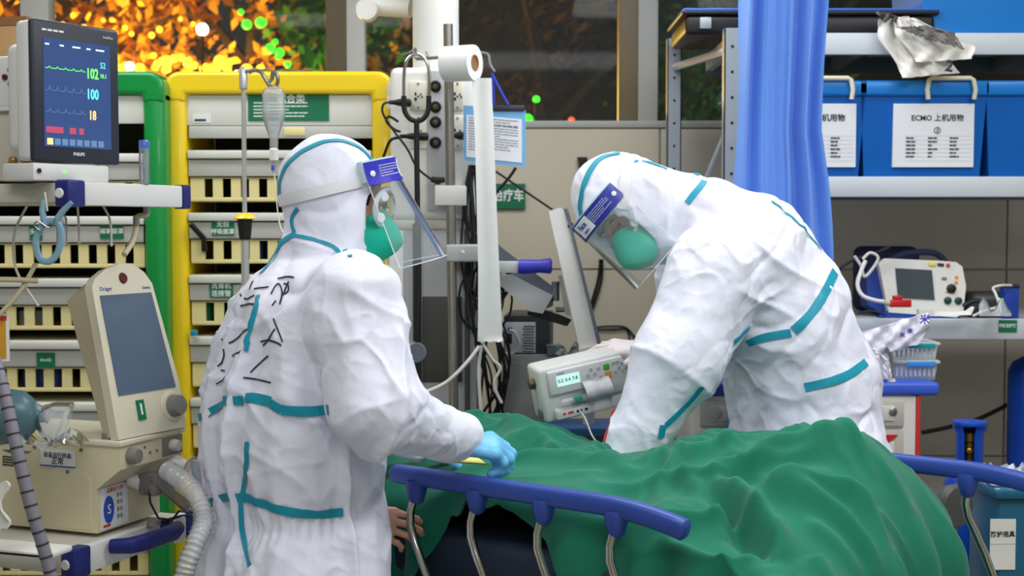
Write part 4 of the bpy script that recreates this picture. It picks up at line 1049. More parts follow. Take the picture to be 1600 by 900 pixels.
for k in range(4): MB().box(0.024 + 0.014 * k, 0.035 + 0.014 * k, -0.0028, -0.002, mh + 0.264, mh + 0.268).build('alarm_light', 'white_print', mon, 0)

# ---- module rack, grey rack box and cartons behind the monitor
a_ = W(40, 180, 2.86)
mod = thing('module_rack', 'cream measurement module with coloured sockets left of the monitor', 'module rack', (a_.x, a_.y, 1.632), R(-21))
MB().rbox(-0.20, 0.0, 0.0, 0.14, 0.158, 0.265, 0.006).build('case', 'monitor_white', mon if False else mod)
for k, (x, z) in enumerate(((-0.012, .235), (-0.012, .222), (-0.012, .202), (-0.012, .188), (-0.030, .235), (-0.030, .205), (-0.045, .22))):
    M = TR(x - 0.006, -0.001, z, rx=PI / 2); MB().lathe([(0.0062, -0.001), (0.0062, 0.004), (0.003, 0.005)], 14, M=M).build('socket', 'dark_red' if k % 2 == 0 else 'monitor_dark', mod)
MB().rbox(-0.22, 0.05, 0.005, 0.16, 0.0, 0.150, 0.004).build('rack_box', 'trolley_grey', mod)
MB().rbox(-0.23, 0.06, -0.006, 0.17, 0.148, 0.158, 0.003).build('rack_top', 'monitor_white', mod)
for x in (-0.048, -0.014): MB().lathe([(0.009, -0.002), (0.009, 0.008), (0.005, 0.012)], 16, M=TR(x + 0.012, 0.004, 0.042, rx=PI / 2)).build('gold_knob', 'gold', mod)
a_ = W(44, 110, 2.98)
cb = thing('carton', 'tan cardboard carton standing behind the monitor', 'carton', (a_.x - 0.02, a_.y + 0.05, 1.90), R(-12))
MB().rbox(-0.22, 0.0, 0.0, 0.14, 0.0, 0.085, 0.002).build('carton_body', 'cardboard', cb); MB().box(-0.222, 0.002, -0.002, 0.142, 0.085, 0.104).build('carton_lid', 'cardboard_dark', cb)
sup = MB().box(-0.24, 0.0, 0.0, 0.14, -0.268, 0.0).build('carton_body', 'cardboard', cb)

# ---- ventilator
v0 = W(187, 690, 2.86)
ven = thing('ventilator', 'cream ventilator with tilted grey touch screen on lower trolley shelf', 'ventilator', (v0.x, v0.y, 0.866), TZ)
VH = v0.z - 0.866
prof = [(0.0, VH - 0.012), (0.0, VH - 0.062), (0.062, VH - 0.108), (0.062, 0.004), (0.36, 0.004), (0.36, VH - 0.012)]   # (depth behind the front, height)
Mv = Matrix(((0, 1, 0, 0), (1, 0, 0, 0), (0, 0, 1, 0), (0, 0, 0, 1)))
bodyv = MB(); bodyv.prism(prof, 0.0, 0.225, M=Mv); bodyv.f = [f[::-1] for f in bodyv.f]; bodyv = bodyv.build('case', 'vent_body', ven)
MB().rbox(-0.006, 0.232, -0.006, 0.368, VH - 0.012, VH, 0.003).build('top_plate', 'vent_cream', ven)
MB().rbox(0.15, 0.226, -0.0025, 0.002, VH - 0.058, VH - 0.016, 0.002).build('side_insert', 'knob_grey', bodyv)
for x, r_, m_ in ((0.036, 0.018, 'knob_grey'), (0.185, 0.014, 'trolley_grey')):
    MB().lathe([(r_, 0.0), (r_, 0.012), (r_ * 0.85, 0.022), (0.001, 0.023)], 20, M=TR(x, 0, VH - 0.036, rx=PI / 2)).build('knob', m_, ven)
for x, z in ((0.086, -0.026), (0.105, -0.04), (0.13, -0.04)): MB().lathe([(0.003, 0.0), (0.003, 0.002)], 8, M=TR(x, 0, VH + z, rx=PI / 2)).build('screw', 'steel_grey', bodyv)
# left flank: hatch, stickers (plane x = 0, seen from -x)
def flank(y, z): return TR(-0.0012, y, z) @ TR(rz=-PI / 2) @ FACE
hatch = [(0.075 + 0.06 * math.cos(a), 0.118 + 0.028 * math.sin(a)) for a in [PI * k / 12 for k in range(13)]]
hp = [(0.135, 0.012), (0.075 - 0.06, 0.012)]; poly = [(y + 0.062, z) for y, z in ([(0.015, 0.010)] + hatch[::-1] + [(0.135, 0.010)])]
MB().prism(poly, -0.0016, 0.001, M=Matrix(((0, 1, 0, 0), (1, 0, 0, 0), (0, 0, 1, 0), (0, 0, 0, 1)))).build('hatch', 'vent_body', bodyv)
for y, z in ((0.137, 0.134), (0.10, VH - 0.024), (0.225, VH - 0.024)): MB().lathe([(0.004, 0), (0.004, 0.0025), (0.002, 0.003)], 10, M=TR(-0.001, y, z, ry=-PI / 2)).build('screw', 'steel_grey', bodyv)
text('⚠', 0.022, 'print_dark', bodyv, flank(0.137, 0.114), name='warning_symbol')
st = MB().box(-0.0025, -0.0002, 0.118, 0.208, VH - 0.062, VH - 0.026).build('status_sticker', 'label_white', ven, 0); st['label'] = 'white sticker reading 正常'
MB().box(-0.0028, -0.0005, 0.116, 0.210, VH - 0.065, VH - 0.062).build('sticker_border', 'label_blue', st, 0)
for t_, sz, dz in (('设备运行状态', 0.0125, -0.040), ('正常', 0.0165, -0.053)): text(t_, sz, 'print_dark', st, TR(-0.0028, 0.163, VH + dz) @ TR(rz=-PI / 2) @ FACE, bold=0.0002)
gs = MB().prism([(0.235, VH - 0.036), (0.315, VH - 0.036), (0.275, VH - 0.046)], -0.002, 0, M=Matrix(((0, 1, 0, 0), (1, 0, 0, 0), (0, 0, 1, 0), (0, 0, 0, 1)))).build('green_marker', 'sign_green', ven, 0)
sm = scribble(-0.04, 0.04, -0.012, 0.012, 4, rnd); sm.v = [tuple(TR(-0.0010, 0.275, VH - 0.062) @ TR(rz=-PI / 2) @ Vector(p)) for p in sm.v]; sm.build('small_print', 'print_dark', gs, 0)
# poster under the overhang on the recessed face
ps = MB().box(0.012, 0.105, 0.0595, 0.0615, 0.008, 0.100).build('instruction_sticker', 'label_white', ven, 0)
MB().lathe([(0.001, 0.002), (0.02, 0.002), (0.02, 0.0)], 24, M=TR(0.036, 0.0595, 0.050, rx=PI / 2) @ Matrix.Diagonal((0.85, 1.5, 1, 1))).build('emblem', 'label_blue', ps)
text('S', 0.03, 'white_print', ps, TR(0.036, 0.0570, 0.050) @ FACE); text('温馨提示牌', 0.0115, 'red_print', ps, TR(0.058, 0.0592, 0.091) @ FACE)
for k in range(4): text('安全', 0.011, 'print_dark', ps, TR(0.075, 0.0592, 0.076 - 0.016 * k) @ FACE)
MB().box(0.018, 0.042, 0.059, 0.0596, 0.012, 0.018).build('red_stamp', 'red_print', ps, 0)
# touch screen panel on top, leaning back
Md = TR(0.004, 0.006, VH + 0.002, rz=R(-6)) @ TR(rx=R(-12))
pw, ph = 0.218, 0.385
out_ = [(0.0, 0.0), (pw, 0.0), (pw + 0.002, 0.10), (pw - 0.030, ph - 0.05), (pw - 0.050, ph - 0.022), (pw * 0.62, ph - 0.002), (pw * 0.45, ph), (0.05, ph - 0.012), (0.012, ph - 0.032), (0.0, ph - 0.05)]
pan = MB().prism(out_, 0.0, 0.022, M=Md).build('display_panel', 'vent_cream', ven)
bk = MB(); q0 = [(0.004, 0.022, 0.006), (pw - 0.004, 0.022, 0.006), (pw - 0.03, 0.022, ph - 0.05), (0.06, 0.022, ph - 0.012), (0.004, 0.022, ph - 0.05)]; q1 = [(0.006, 0.045, 0.012), (pw - 0.01, 0.045, 0.012), (pw - 0.04, 0.085, ph - 0.07), (0.06, 0.085, ph - 0.035), (0.006, 0.085, ph - 0.065)]
bk.add(q0 + q1, [(5, 6, 7, 8, 9)] + [(i, i + 5, (i + 1) % 5 + 5, (i + 1) % 5) for i in range(5)], M=Md).build('display_housing', 'vent_side', pan, 30)
MB().prism([(0.022, 0.094), (pw - 0.014, 0.094), (pw - 0.040, ph - 0.070), (0.018, ph - 0.070)], -0.002, 0.001, M=Md).build('touch_screen', 'screen_off', pan, 0)
MB().lathe([(0.001, 0.004), (0.011, 0.003), (0.013, 0.0)], 18, M=Md @ TR(0.098, 0, ph - 0.034, rx=PI / 2)).build('alarm_lamp', 'dark_red', pan)
MB().lathe([(0.026, 0.0), (0.026, 0.010), (0.022, 0.026), (0.001, 0.028)], 22, M=Md @ TR(0.182, 0, 0.052, rx=PI / 2)).build('dial', 'knob_grey', pan)
MB().lathe([(0.036, 0.0), (0.034, 0.004), (0.028, 0.006)], 26, M=Md @ TR(0.182, 0, 0.052, rx=PI / 2)).build('dial_ring', 'vent_cream', pan)
gl = MB().box(0.070, 0.093, -0.003, 0.0, 0.034, 0.078, M=Md).build('green_label', 'sign_green', pan, 0); text('1', 0.034, 'white_print', gl, Md @ TR(0.0815, -0.0032, 0.056) @ FACE, bold=0.001)
text('Dräger', 0.013, 'print_blue', pan, Md @ TR(0.040, -0.0006, ph - 0.056) @ FACE); text('Savina', 0.010, 'print_blue', pan, Md @ TR(0.165, -0.0006, ph - 0.058) @ FACE)
for x in (0.02, 0.20): MB().lathe([(0.01, 0), (0.01, 0.012)], 12, M=TR(x, 0.05, VH)).build('foot', 'knob_grey', ven)
# exhalation valve block in front, smoky plastic
M_ = TR(0.118, -0.004, 0.118, rx=R(60), rz=R(-8))
ev = MB().tube([(0.105, 0.05, 0.105), (0.105, 0.02, 0.098)], 0.017, 14).build('valve_port', 'cap_white', ven)
MB().rbox(0.092, 0.138, -0.026, 0.026, 0.072, 0.122, 0.008).build('exhalation_valve', 'smoke_plastic', ven)
MB().tube([(0.10, -0.008, 0.115), (0.125, -0.040, 0.075), (0.15, -0.068, 0.042)], [0.013, 0.012, 0.013], 14).build('valve_tube', 'smoke_plastic', ven)
MB().tube([(0.125, -0.012, 0.13), (0.155, -0.03, 0.095)], [0.014, 0.012], 14).build('valve_tube', 'smoke_plastic', ven)
MB().tube([(0.195, 0.04, 0.135), (0.205, 0.0, 0.128), (0.212, -0.02, 0.122)], [0.018, 0.018, 0.012], 14).build('valve_port', 'cap_white', ven)
MB().lathe([(0.012, -0.012), (0.036, -0.006), (0.040, 0.0), (0.036, 0.006), (0.012, 0.014)], 22, M=TR(0.222, -0.045, 0.105, rx=R(70), ry=R(20))).build('filter_disc', 'clear_tube', ven)
MB().tube([(0.098, 0.0, 0.10), (0.088, -0.012, 0.06), (0.092, -0.030, 0.026), (0.120, -0.046, 0.018), (0.140, -0.050, 0.034)], 0.0028, 8).build('sensor_wire', 'black_plastic', ven)
MB().tube([(0.12, 0.02, 0.0), (0.20, -0.01, 0.006), (0.26, -0.03, 0.0), (0.27, -0.03, -0.02)], 0.004, 8).build('sensor_wire', 'black_plastic', ven)
MB().lathe([(0.001, 0.016), (0.014, 0.012), (0.016, 0.0)], 14, M=TR(0.125, 0.006, 0.001)).build('water_trap', 'knob_grey', ven)
# corrugated breathing hose looping down in front of the trolley
def corrugated(name, pts, r, m, parent=None, amp=0.10, pitch=0.011):
    pts = [Vector(p) for p in pts]; P = []
    for i in range(len(pts) - 1):
        p0 = pts[max(i - 1, 0)]; p1, p2 = pts[i], pts[i + 1]; p3 = pts[min(i + 2, len(pts) - 1)]; n_ = max(2, int((p2 - p1).length / pitch * 4))
        for k in range(n_):
            t = k / n_; P.append(0.5 * ((2 * p1) + (p2 - p0) * t + (2 * p0 - 5 * p1 + 4 * p2 - p3) * t * t + (3 * p1 - p0 - 3 * p2 + p3) * t ** 3))
    P.append(pts[-1]); L = 0; rs = []
    for i, p in enumerate(P):
        if i: L += (p - P[i - 1]).length
        rs.append(r * (1 + amp * math.sin(2 * PI * L / pitch)))
    return MB().tube(P, rs, 14).build(name, m, parent, 60), P
h, _ = corrugated('breathing_hose', [W(262, 735, 2.90), W(300, 765, 2.80), W(318, 810, 2.76), W(305, 850, 2.72), W(288, 900, 2.70), W(280, 980, 2.70)], 0.020, clear('hose_clear', (226, 228, 232), 0.2, 0.45)); tag(h, 'clear corrugated breathing hose hanging beside the coverall', 'hose')
hosepts = [W(-8, 560, 2.50), W(8, 620, 2.48), W(26, 700, 2.46), W(48, 790, 2.45), W(72, 870, 2.45), W(92, 950, 2.45)]
Ph = smooth_path(hosepts, 12); gh = MB().tube(Ph, 0.0115, 14).build('cable_hose', 'hose_grey'); tag(gh, 'grey ringed hose crossing in front of the ventilator', 'hose')
L = 0
for i in range(1, len(Ph)):
    L += (Ph[i] - Ph[i - 1]).length
    if L > 0.022:
        L = 0; d_ = (Ph[i] - Ph[i - 1]).normalized(); MB().tube([Ph[i] - d_ * 0.0018, Ph[i] + d_ * 0.0018], 0.0122, 14).build('ring', 'hose_ring', gh)
# resuscitator bag and clear mask on the ventilator
b0 = W(2, 612, 2.78)
rb = thing('resuscitator_bag', 'teal grey resuscitator bag with clear face mask on the ventilator', 'resuscitator', (b0.x, b0.y, v0.z))
o = MB().lathe([(0.012, -0.075), (0.036, -0.068), (0.054, -0.045), (0.060, 0.0), (0.052, 0.045), (0.034, 0.066), (0.016, 0.072), (0.014, 0.085)], 26, M=TR(0.0, 0, 0.066, ry=PI / 2, rz=R(8))).build('bag', 'bag_teal', rb)
MB().tube([(0.055, 0.01, 0.085), (0.080, 0.012, 0.072), (0.098, 0.014, 0.062)], [0.014, 0.012, 0.016], 14).build('valve', 'clear_tube', rb)
msk = MB(); msk.lathe([(0.016, 0.05), (0.026, 0.045), (0.040, 0.026), (0.048, 0.004), (0.052, -0.004), (0.046, -0.010), (0.040, 0.0)], 24, M=TR(0.118, 0.02, 0.048, ry=R(-70), rz=R(10)))
msk.build('face_mask', 'clear_plastic', rb)
bg = MB(); rnd2 = random.Random(11); rows = [[(0.02 + 0.15 * i / 9, -0.045 + 0.08 * j / 6, 0.006 + 0.022 * math.sin(i * 1.1) * math.sin(j * 0.9) ** 2 + 0.006 * rnd2.random() + 0.008) for j in range(7)] for i in range(10)]
bg.sheet(rows, 0.0).build('wrapper', 'clear_plastic', rb)
# tubing and wires at the far left
def wire(name, px, r, m, label, cat='tube', n=10):
    o = MB().tube(smooth_path([W(*p) for p in px], n), r, 10).build(name, m, None, 60); return tag(o, label, cat)
wire('oxygen_tube', [(42, 322, 2.95), (24, 360, 2.95), (21, 400, 2.95), (30, 432, 2.95), (60, 478, 2.95)], 0.0028, 'tube_white', 'thin white tube looping behind the blue clamp')
wire('oxygen_tube', [(-10, 437, 2.9), (20, 437, 2.92), (58, 439, 2.96)], 0.0062, 'tube_cream', 'cream tube running level into the ventilator screen')
wire('oxygen_tube', [(-10, 500, 2.92), (15, 475, 2.93), (35, 450, 2.94), (56, 412, 2.96)], 0.0055, 'tube_cream', 'cream tube slanting up to the ventilator screen')
wire('oxygen_tube', [(121, 320, 2.95), (123, 350, 2.95), (124, 380, 2.96)], 0.0026, 'tube_white', 'short thin white tube above the ventilator screen')
wire('oxygen_tube', [(160, 320, 2.98), (172, 345, 2.98), (174, 385, 2.98)], 0.0026, 'tube_white', 'thin white tube hanging right of the ventilator lamp')
t_ = wire('oxygen_hose', [(229, 322, 3.05), (229, 335, 3.05), (214, 340, 3.05), (212, 360, 3.05), (206, 380, 3.02), (194, 398, 2.98)], 0.0065, 'tube_cream', 'thick cream hose with steel elbow right of the ventilator screen', 'hose')
MB().tube([W(229, 318, 3.048), W(229, 334, 3.048)], 0.0075, 10).build('elbow', 'wire_steel', t_); MB().tube([W(213, 338, 3.048), W(213, 352, 3.048)], 0.0075, 10).build('elbow', 'wire_steel', t_)
# spring clamp hanging from the top shelf
c0 = W(84, 365, 2.70)
cl = thing('spring_clamp', 'pale blue spring clamp hanging from the trolley top shelf', 'clamp', c0)
def CL(px, py, Y=2.70): return LP(cl, W(px, py, Y))
for dy in (0.0, 0.012):
    lp = [(58, 395), (56, 375), (64, 355), (78, 345), (92, 352), (95, 372), (90, 395), (78, 408), (64, 406)]
    MB().tube(smooth_path([CL(x, y, 2.70 + dy) for x, y in lp + lp[:1]], 6)[:-1], 0.005, 8, closed=True, flat=1.4).build('finger_loop', 'clamp_blue', cl)
MB().tube([CL(84, 350), CL(98, 330), CL(112, 316)], [0.007, 0.0065, 0.005], 8).build('jaw', 'clamp_blue', cl); MB().tube([CL(70, 352), CL(66, 330), CL(67, 312)], [0.007, 0.0065, 0.005], 8).build('jaw', 'clamp_blue', cl)
MB().tube(smooth_path([CL(62, 360, 2.69), CL(54, 352, 2.69), CL(60, 346, 2.69), CL(78, 356, 2.69), CL(86, 342, 2.69)], 6), 0.0016, 6).build('spring', 'wire_steel', cl)
MB().tube([CL(70, 300), CL(74, 330)], 0.002, 6).build('cord', 'tube_white', cl)
bt = thing('vial', 'clear vial with blue cap behind the blue clamp', 'vial', W(97, 385, 2.86)); MB().lathe([(0.010, 0), (0.011, 0.004), (0.011, 0.060), (0.007, 0.066)], 16).build('glass', 'clear_tube', bt); MB().lathe([(0.008, 0.066), (0.008, 0.078)], 14).build('cap', 'label_blue', bt)
tt_ = thing('test_tube', 'clear blue-capped tube standing on the trolley top shelf', 'tube', (W(226, 280, 3.0).x, 3.0, 1.628)); MB().lathe([(0.009, 0.0), (0.0115, 0.004), (0.0118, 0.085)], 18).build('glass', 'clear_tube', tt_); MB().lathe([(0.0122, 0.080), (0.0122, 0.092), (0.0105, 0.098), (0.002, 0.0985)], 18).build('cap', clear('cap_clear_blue', (90, 130, 230), 0.1, 0.7), tt_)
# clipboard card at the far left and white bag and tray on the lower shelf
cdv = thing('id_card', 'orange card in a clear wallet at the far left edge', 'card', W(-20, 565, 2.93), R(10)); MB().box(-0.04, 0.047, 0, 0.003, 0.0, 0.105).build('wallet', 'sheet_paper', cdv); MB().box(-0.035, 0.040, -0.001, 0.0, 0.006, 0.088).build('card_print', 'orange_paper', cdv, 0); MB().box(-0.035, 0.042, -0.001, 0.0, 0.089, 0.1).build('card_header', 'red_print', cdv, 0)
wb = thing('white_pouch', 'white folded pouch left of the ventilator on the lower shelf', 'pouch', W(-10, 838, 2.62)); rows = [[(-0.03 + 0.06 * i / 8 + 0.01 * math.sin(j), -0.01 + 0.03 * math.sin(PI * i / 8), 0.012 + 0.092 * j / 8 + 0.004 * math.sin(i + j)) for j in range(9)] for i in range(9)]; MB().sheet(rows, 0.004).build('pouch_bag', 'sheet_paper', wb)
tr_ = thing('tray', 'thin white tray on the lower shelf in front of the ventilator', 'tray', W(40, 868, 2.68), R(-18)); MB().rbox(-0.16, 0.07, -0.02, 0.06, 0.0, 0.014, 0.006).build('tray_body', 'sheet_paper', tr_); MB().rbox(-0.15, 0.06, -0.0205, -0.014, 0.004, 0.009, 0.001).build('tray_slot', 'black_plastic', tr_)
# ---------------------------------------------------------------- drawer cabinets, drip stand
mat('cab_yellow', (240, 206, 24), 0.32, var=0.03, coat=0.3); mat('cab_green', (0, 140, 62), 0.32, var=0.03, coat=0.3)
mat('cab_white', (222, 222, 214), 0.5, var=0.02); mat('cab_shade', (196, 196, 190), 0.5, var=0.02); mat('basket_cream', (236, 222, 158), 0.55, var=0.02); mat('cab_dark', (62, 60, 50), 0.7)
mat('stand_steel', (206, 206, 204), 0.28, metal=0.55, var=0.03); mat('navy_tube', (40, 60, 130), 0.5)
def cabinet(name, label, x0, x1, Y, zt, colm, rows, header, zrow0, prefix_labels, pitch):
    """x0..x1 outer width in metres about the thing's origin; z absolute"""
    c = thing(name, label, 'cabinet', (0, Y, 0)); D = 0.42; t = 0.068
    MB().rbox(x0, x0 + t, -0.02, D, 0.0, zt - 0.05, 0.022, 4).build('post', colm, c, 60); MB().rbox(x1 - t, x1, -0.02, D, 0.0, zt - 0.05, 0.022, 4).build('post', colm, c, 60)
    pr = [(x0, zt - 0.10)] + [(x0 + 0.05 - 0.05 * math.cos(a), zt - 0.05 + 0.05 * math.sin(a)) for a in [PI / 2 * k / 6 for k in range(7)]] + [(x1 - 0.05 + 0.05 * math.sin(a), zt - 0.05 + 0.05 * math.cos(a)) for a in [PI / 2 * k / 6 for k in range(7)]] + [(x1, zt - 0.10), (x1 - t, zt - 0.10), (x1 - t, zt - 0.072), (x0 + t, zt - 0.072), (x0 + t, zt - 0.10)]
    bm = bmesh.new(); mb = MB().prism(pr, -0.022, D)
    tcap = mb.build('top_cap', colm, c, 50); bv = tcap.modifiers.new('soft', 'BEVEL'); bv.width = 0.02; bv.segments = 4; bv.limit_method = 'ANGLE'; bv.angle_limit = R(50)
    MB().box(x0 + t, x1 - t, D - 0.02, D, 0.05, zt - 0.08).build('back_panel', 'cab_dark', c)
    MB().rbox(x0 + t, x1 - t, 0.0, 0.012, header[0], zt - 0.073, 0.002).build('header_panel', 'cab_white', c)
    xi0, xi1 = x0 + t + 0.002, x1 - t - 0.002
    for k in range(rows):
        z = zrow0 - pitch * k
        dr = MB().rbox(xi0, xi1, -0.012, 0.36, z - 0.026, z, 0.004).build('drawer', 'cab_white', c)       # projecting lip
        MB().rbox(xi0, xi1 - 0.004, 0.002, 0.012, z - 0.082, z - 0.030, 0.002).build('drawer_front', 'cab_shade', dr)
        bt, bb = z - 0.086, z - 0.162
        bk = MB(); bk.rbox(xi0 + 0.004, xi1 - 0.004, 0.010, 0.020, bt - 0.003, bt, 0.001); bk.rbox(xi0 + 0.004, xi1 - 0.004, 0.010, 0.020, bb, bb + 0.013, 0.003)
        sl = 0.058; n = int((xi1 - xi0 - 0.02) / sl); off = (xi1 - xi0 - n * sl) / 2
        for i in range(n + 1):
            xa = xi0 + off + i * sl - 0.014; bk.box(max(xi0 + 0.004, xa - (off if i == 0 else 0)), min(xi1 - 0.004, xa + 0.031 + (off if i == n else 0)), 0.0105, 0.0195, bb + 0.01, bt - 0.004)
        bk.box(xi0 + 0.006, xi1 - 0.006, 0.02, 0.34, bb, bb + 0.006)
        b_ = bk.build('basket', 'basket_cream', dr)
    return c
CY_, CG_ = 4.3, 4.22
def zc(py, Y): return W(0, py, Y).z
def xw(px, Y): return W(px, 450, Y).x
cy_ = cabinet('drawer_cabinet', 'drawer cabinet with yellow frame and green header sign behind drip stand', xw(262, CY_), xw(616, CY_), CY_, zc(112, CY_), 'cab_yellow', 8, (zc(196, CY_),), zc(235, CY_), None, (zc(235, CY_) - zc(332.5, CY_)))
cg_ = cabinet('drawer_cabinet', 'drawer cabinet with green frame behind the patient monitor', xw(-120, CG_), xw(262, CG_), CG_, zc(112, CG_), 'cab_green', 8, (zc(193, CG_),), zc(240, CG_), None, (zc(240, CG_) - zc(338, CG_)))
def sign(parent, x0p, x1p, y0p, y1p, Y, lines, dy, m='sign_green', tm='white_print', k=0.86, name='label_plate', align='CENTER'):
    a, b = W(x0p, y1p, Y), W(x1p, y0p, Y); pa, pb = LP(parent, a), LP(parent, b)
    p = MB().box(pa.x, pb.x, dy - 0.003, dy, pa.z, pb.z).build(name, m, parent, 0); n = len(lines); H = (pb.z - pa.z)
    for i, s in enumerate(lines):
        sz = min(H / n * k, (pb.x - pa.x) * 0.92 / max(1, len(s)) * (1.12 if max(s) > '\u2e80' else 1.6))
        text(s, sz, tm, p, TR((pa.x + pb.x) / 2, dy - 0.0034, pb.z - H * (i + 0.5) / n) @ FACE, bold=sz * 0.012)
    return p
sg = sign(cy_, 388, 514, 146, 189, CY_, [], 0.0, name='header_sign')
text('综合类', 0.030, 'white_print', sg, TR(W(455, 160, CY_).x, -0.0036, W(455, 155, CY_).z) @ FACE, bold=0.0005)
rnd = random.Random(9)
for (x0_, x1_, y0_, y1_) in ((395, 410, 160, 186), (416, 480, 160, 186)):
    sm = scribble(W(x0_, 0, CY_).x, W(x1_, 0, CY_).x, W(0, y1_, CY_).z, W(0, y0_, CY_).z, 5, rnd, 0.35); sm.v = [(x, y - 0.0032, z) for x, y, z in sm.v]; sm.build('small_print', 'white_print', sg, 0)
ag = MB().box(W(299, 0, CY_).x, W(328, 0, CY_).x, -0.0015, 0, W(0, 192, CY_).z, W(0, 178, CY_).z).build('asset_sticker', 'label_white', cy_, 0)
sm = scribble(W(302, 0, CY_).x, W(320, 0, CY_).x, W(0, 190, CY_).z, W(0, 186, CY_).z, 1, rnd, 0.9, 0.05, 0.12); sm.v = [(x, y - 0.0017, z) for x, y, z in sm.v]; sm.build('barcode', 'print_dark', ag, 0)
gp = MB().rbox(xw(298, CY_), xw(604, CY_), -0.002, 0.006, zc(216, CY_), zc(197, CY_), 0.002).build('grip_strip', 'cab_shade', cy_)
MB().rbox(xw(446, CY_), xw(478, CY_), -0.005, 0.0, zc(212, CY_), zc(199, CY_), 0.002).build('card_slot', 'basket_cream', gp)
sign(cy_, 331, 366, 345, 368, CY_, ['无创', '呼吸面罩'], 0.0, name='drawer_label'); sign(cy_, 328, 364, 441, 465, CY_, ['洗胃机', '连接管'], 0.0, name='drawer_label')
MB().rbox(xw(300, CY_), xw(310, CY_), -0.03, -0.012, zc(523, CY_), zc(515, CY_), 0.002).build('drawer_tag', 'tape', cy_)
sign(cg_, 157, 193, 350, 373, CG_, ['储氧面罩'], 0.0, name='drawer_label'); sign(cg_, 47, 66, 350, 375, CG_, ['头皮'], 0.0, name='drawer_label'); sign(cg_, 58, 86, 551, 574, CG_, ['20ml注'], 0.0, name='drawer_label'); sign(cg_, 153, 168, 255, 273, CG_, ['包'], 0.0, name='drawer_label')
# things seen through the basket slots
def roll_in(parent_label, px, py, Y, r, h, m, cat, name, lab):
    p = W(px, py, Y + 0.06); o = MB().lathe([(r, -h), (r, h), (r * 0.6, h + 0.004)], 14).build(name, m); o.location = p; return tag(o, lab, cat)
def tube_in(px, Y, zfloor, r, h, m, name, lab):
    p = W(px, 400, Y + 0.055); o = MB().lathe([(r, 0.0), (r, h), (r * 0.6, h + 0.004)], 14).build(name, m); o.location = (p.x, p.y, zfloor); return tag(o, lab, 'roll')
pY = (zc(235, CY_) - zc(332.5, CY_)); zf = lambda k: zc(235, CY_) - pY * k - 0.155
tube_in(403, CY_, zf(1), 0.018, 0.070, 'navy_tube', 'tubing_roll', 'dark blue roll behind basket slots left of hooded head'); tube_in(425, CY_, zf(1), 0.018, 0.070, 'navy_tube', 'tubing_roll', 'dark blue roll nearest the hooded head in the basket')
pG = (zc(240, CG_) - zc(338, CG_)); zg = lambda k: zc(240, CG_) - pG * k - 0.155
for k_, (px, l_) in enumerate(((42, 'navy roll left of the 20ml label in green cabinet'), (63, 'navy roll under the 20ml label in green cabinet'), (84, 'navy roll right of the 20ml label beside the ventilator screen'))): tube_in(px, CG_, zg(3), 0.02, 0.070, 'navy_tube', 'tubing_roll', l_)
tube_in(36, CG_, zg(2), 0.018, 0.05, 'clear_tube', 'clear_roll', 'clear rolled tubing in green cabinet basket at far left'); tube_in(60, CG_, zg(2), 0.018, 0.05, 'clear_tube', 'clear_roll', 'clear rolled tubing beside the ventilator screen in basket')
tube_in(322, CY_, zf(2), 0.018, 0.06, 'sign_green', 'green_roll', 'green roll under the left label of the yellow cabinet'); tube_in(342, CY_, zf(2), 0.018, 0.06, 'sign_green', 'green_roll', 'green roll under the drawer label 洗胃机 连接管')
bp_ = MB().tube([W(298, 350, CY_ - 0.03), W(318, 372, CY_ - 0.01), W(320, 392, CY_ + 0.0)], [0.009, 0.009, 0.011], 8).build('black_strap', 'black_plastic'); tag(bp_, 'black strap hanging out of the yellow cabinet basket', 'strap')
pb_ = MB().sheet([[(W(360 + 12 * i, 0, CY_ + 0.6).x if False else W(362 + 9 * i, 108 - 3 * math.sin(i) - j * 1.5, CY_ + 0.05 + 0.04 * j).x, CY_ + 0.05 + 0.05 * j, zc(112, CY_) + 0.004 + 0.010 * abs(math.sin(i * 0.8 + j))) for j in range(5)] for i in range(15)], 0.003).build('plastic_sheet', 'clear_plastic'); tag(pb_, 'crumpled clear plastic on top of yellow cabinet', 'plastic sheet')

# ---- drip stand
DY = 3.85; d0 = W(383, 400, DY)
ds = thing('drip_stand', 'steel drip stand with yellow and black collar before yellow cabinet', 'drip stand', (d0.x, DY, 0))
zq = lambda py: W(0, py, DY).z
def dx(px): return W(px, 400, DY).x - d0.x
MB().tube([(0, 0, zq(345)), (0, 0, zq(108))], 0.0068, 12).build('upper_pole', 'stand_steel', ds)
MB().tube([(0, 0, 0.06), (0, 0, zq(370))], 0.0115, 14).build('lower_pole', 'stand_steel', ds)
MB().lathe([(0.013, zq(375)), (0.0165, zq(374)), (0.021, zq(348)), (0.022, zq(342))], 20).build('black_collar', 'black_plastic', ds)
MB().lathe([(0.022, zq(343)), (0.034, zq(341.5)), (0.030, zq(338)), (0.018, zq(334)), (0.012, zq(333))], 20).build('yellow_ring', 'cab_yellow', ds)
MB().lathe([(0.009, zq(140)), (0.0125, zq(138)), (0.0125, zq(110)), (0.010, zq(106)), (0.011, zq(105))], 16).build('top_fitting', 'stand_steel', ds)
hk = [(388, 112), (402, 110), (412, 114), (420, 128), (428, 137), (436, 132), (437, 120), (430, 113), (428, 124), (420, 130)]
MB().tube(smooth_path([(dx(x), -0.01, zq(y)) for x, y in hk], 6), 0.0055, 8).build('hook', 'wire_steel', ds)
MB().tube(smooth_path([(dx(x), 0.03, zq(y)) for x, y in [(388, 112), (398, 108), (410, 112)]], 5), 0.005, 8).build('hook', 'wire_steel', ds)
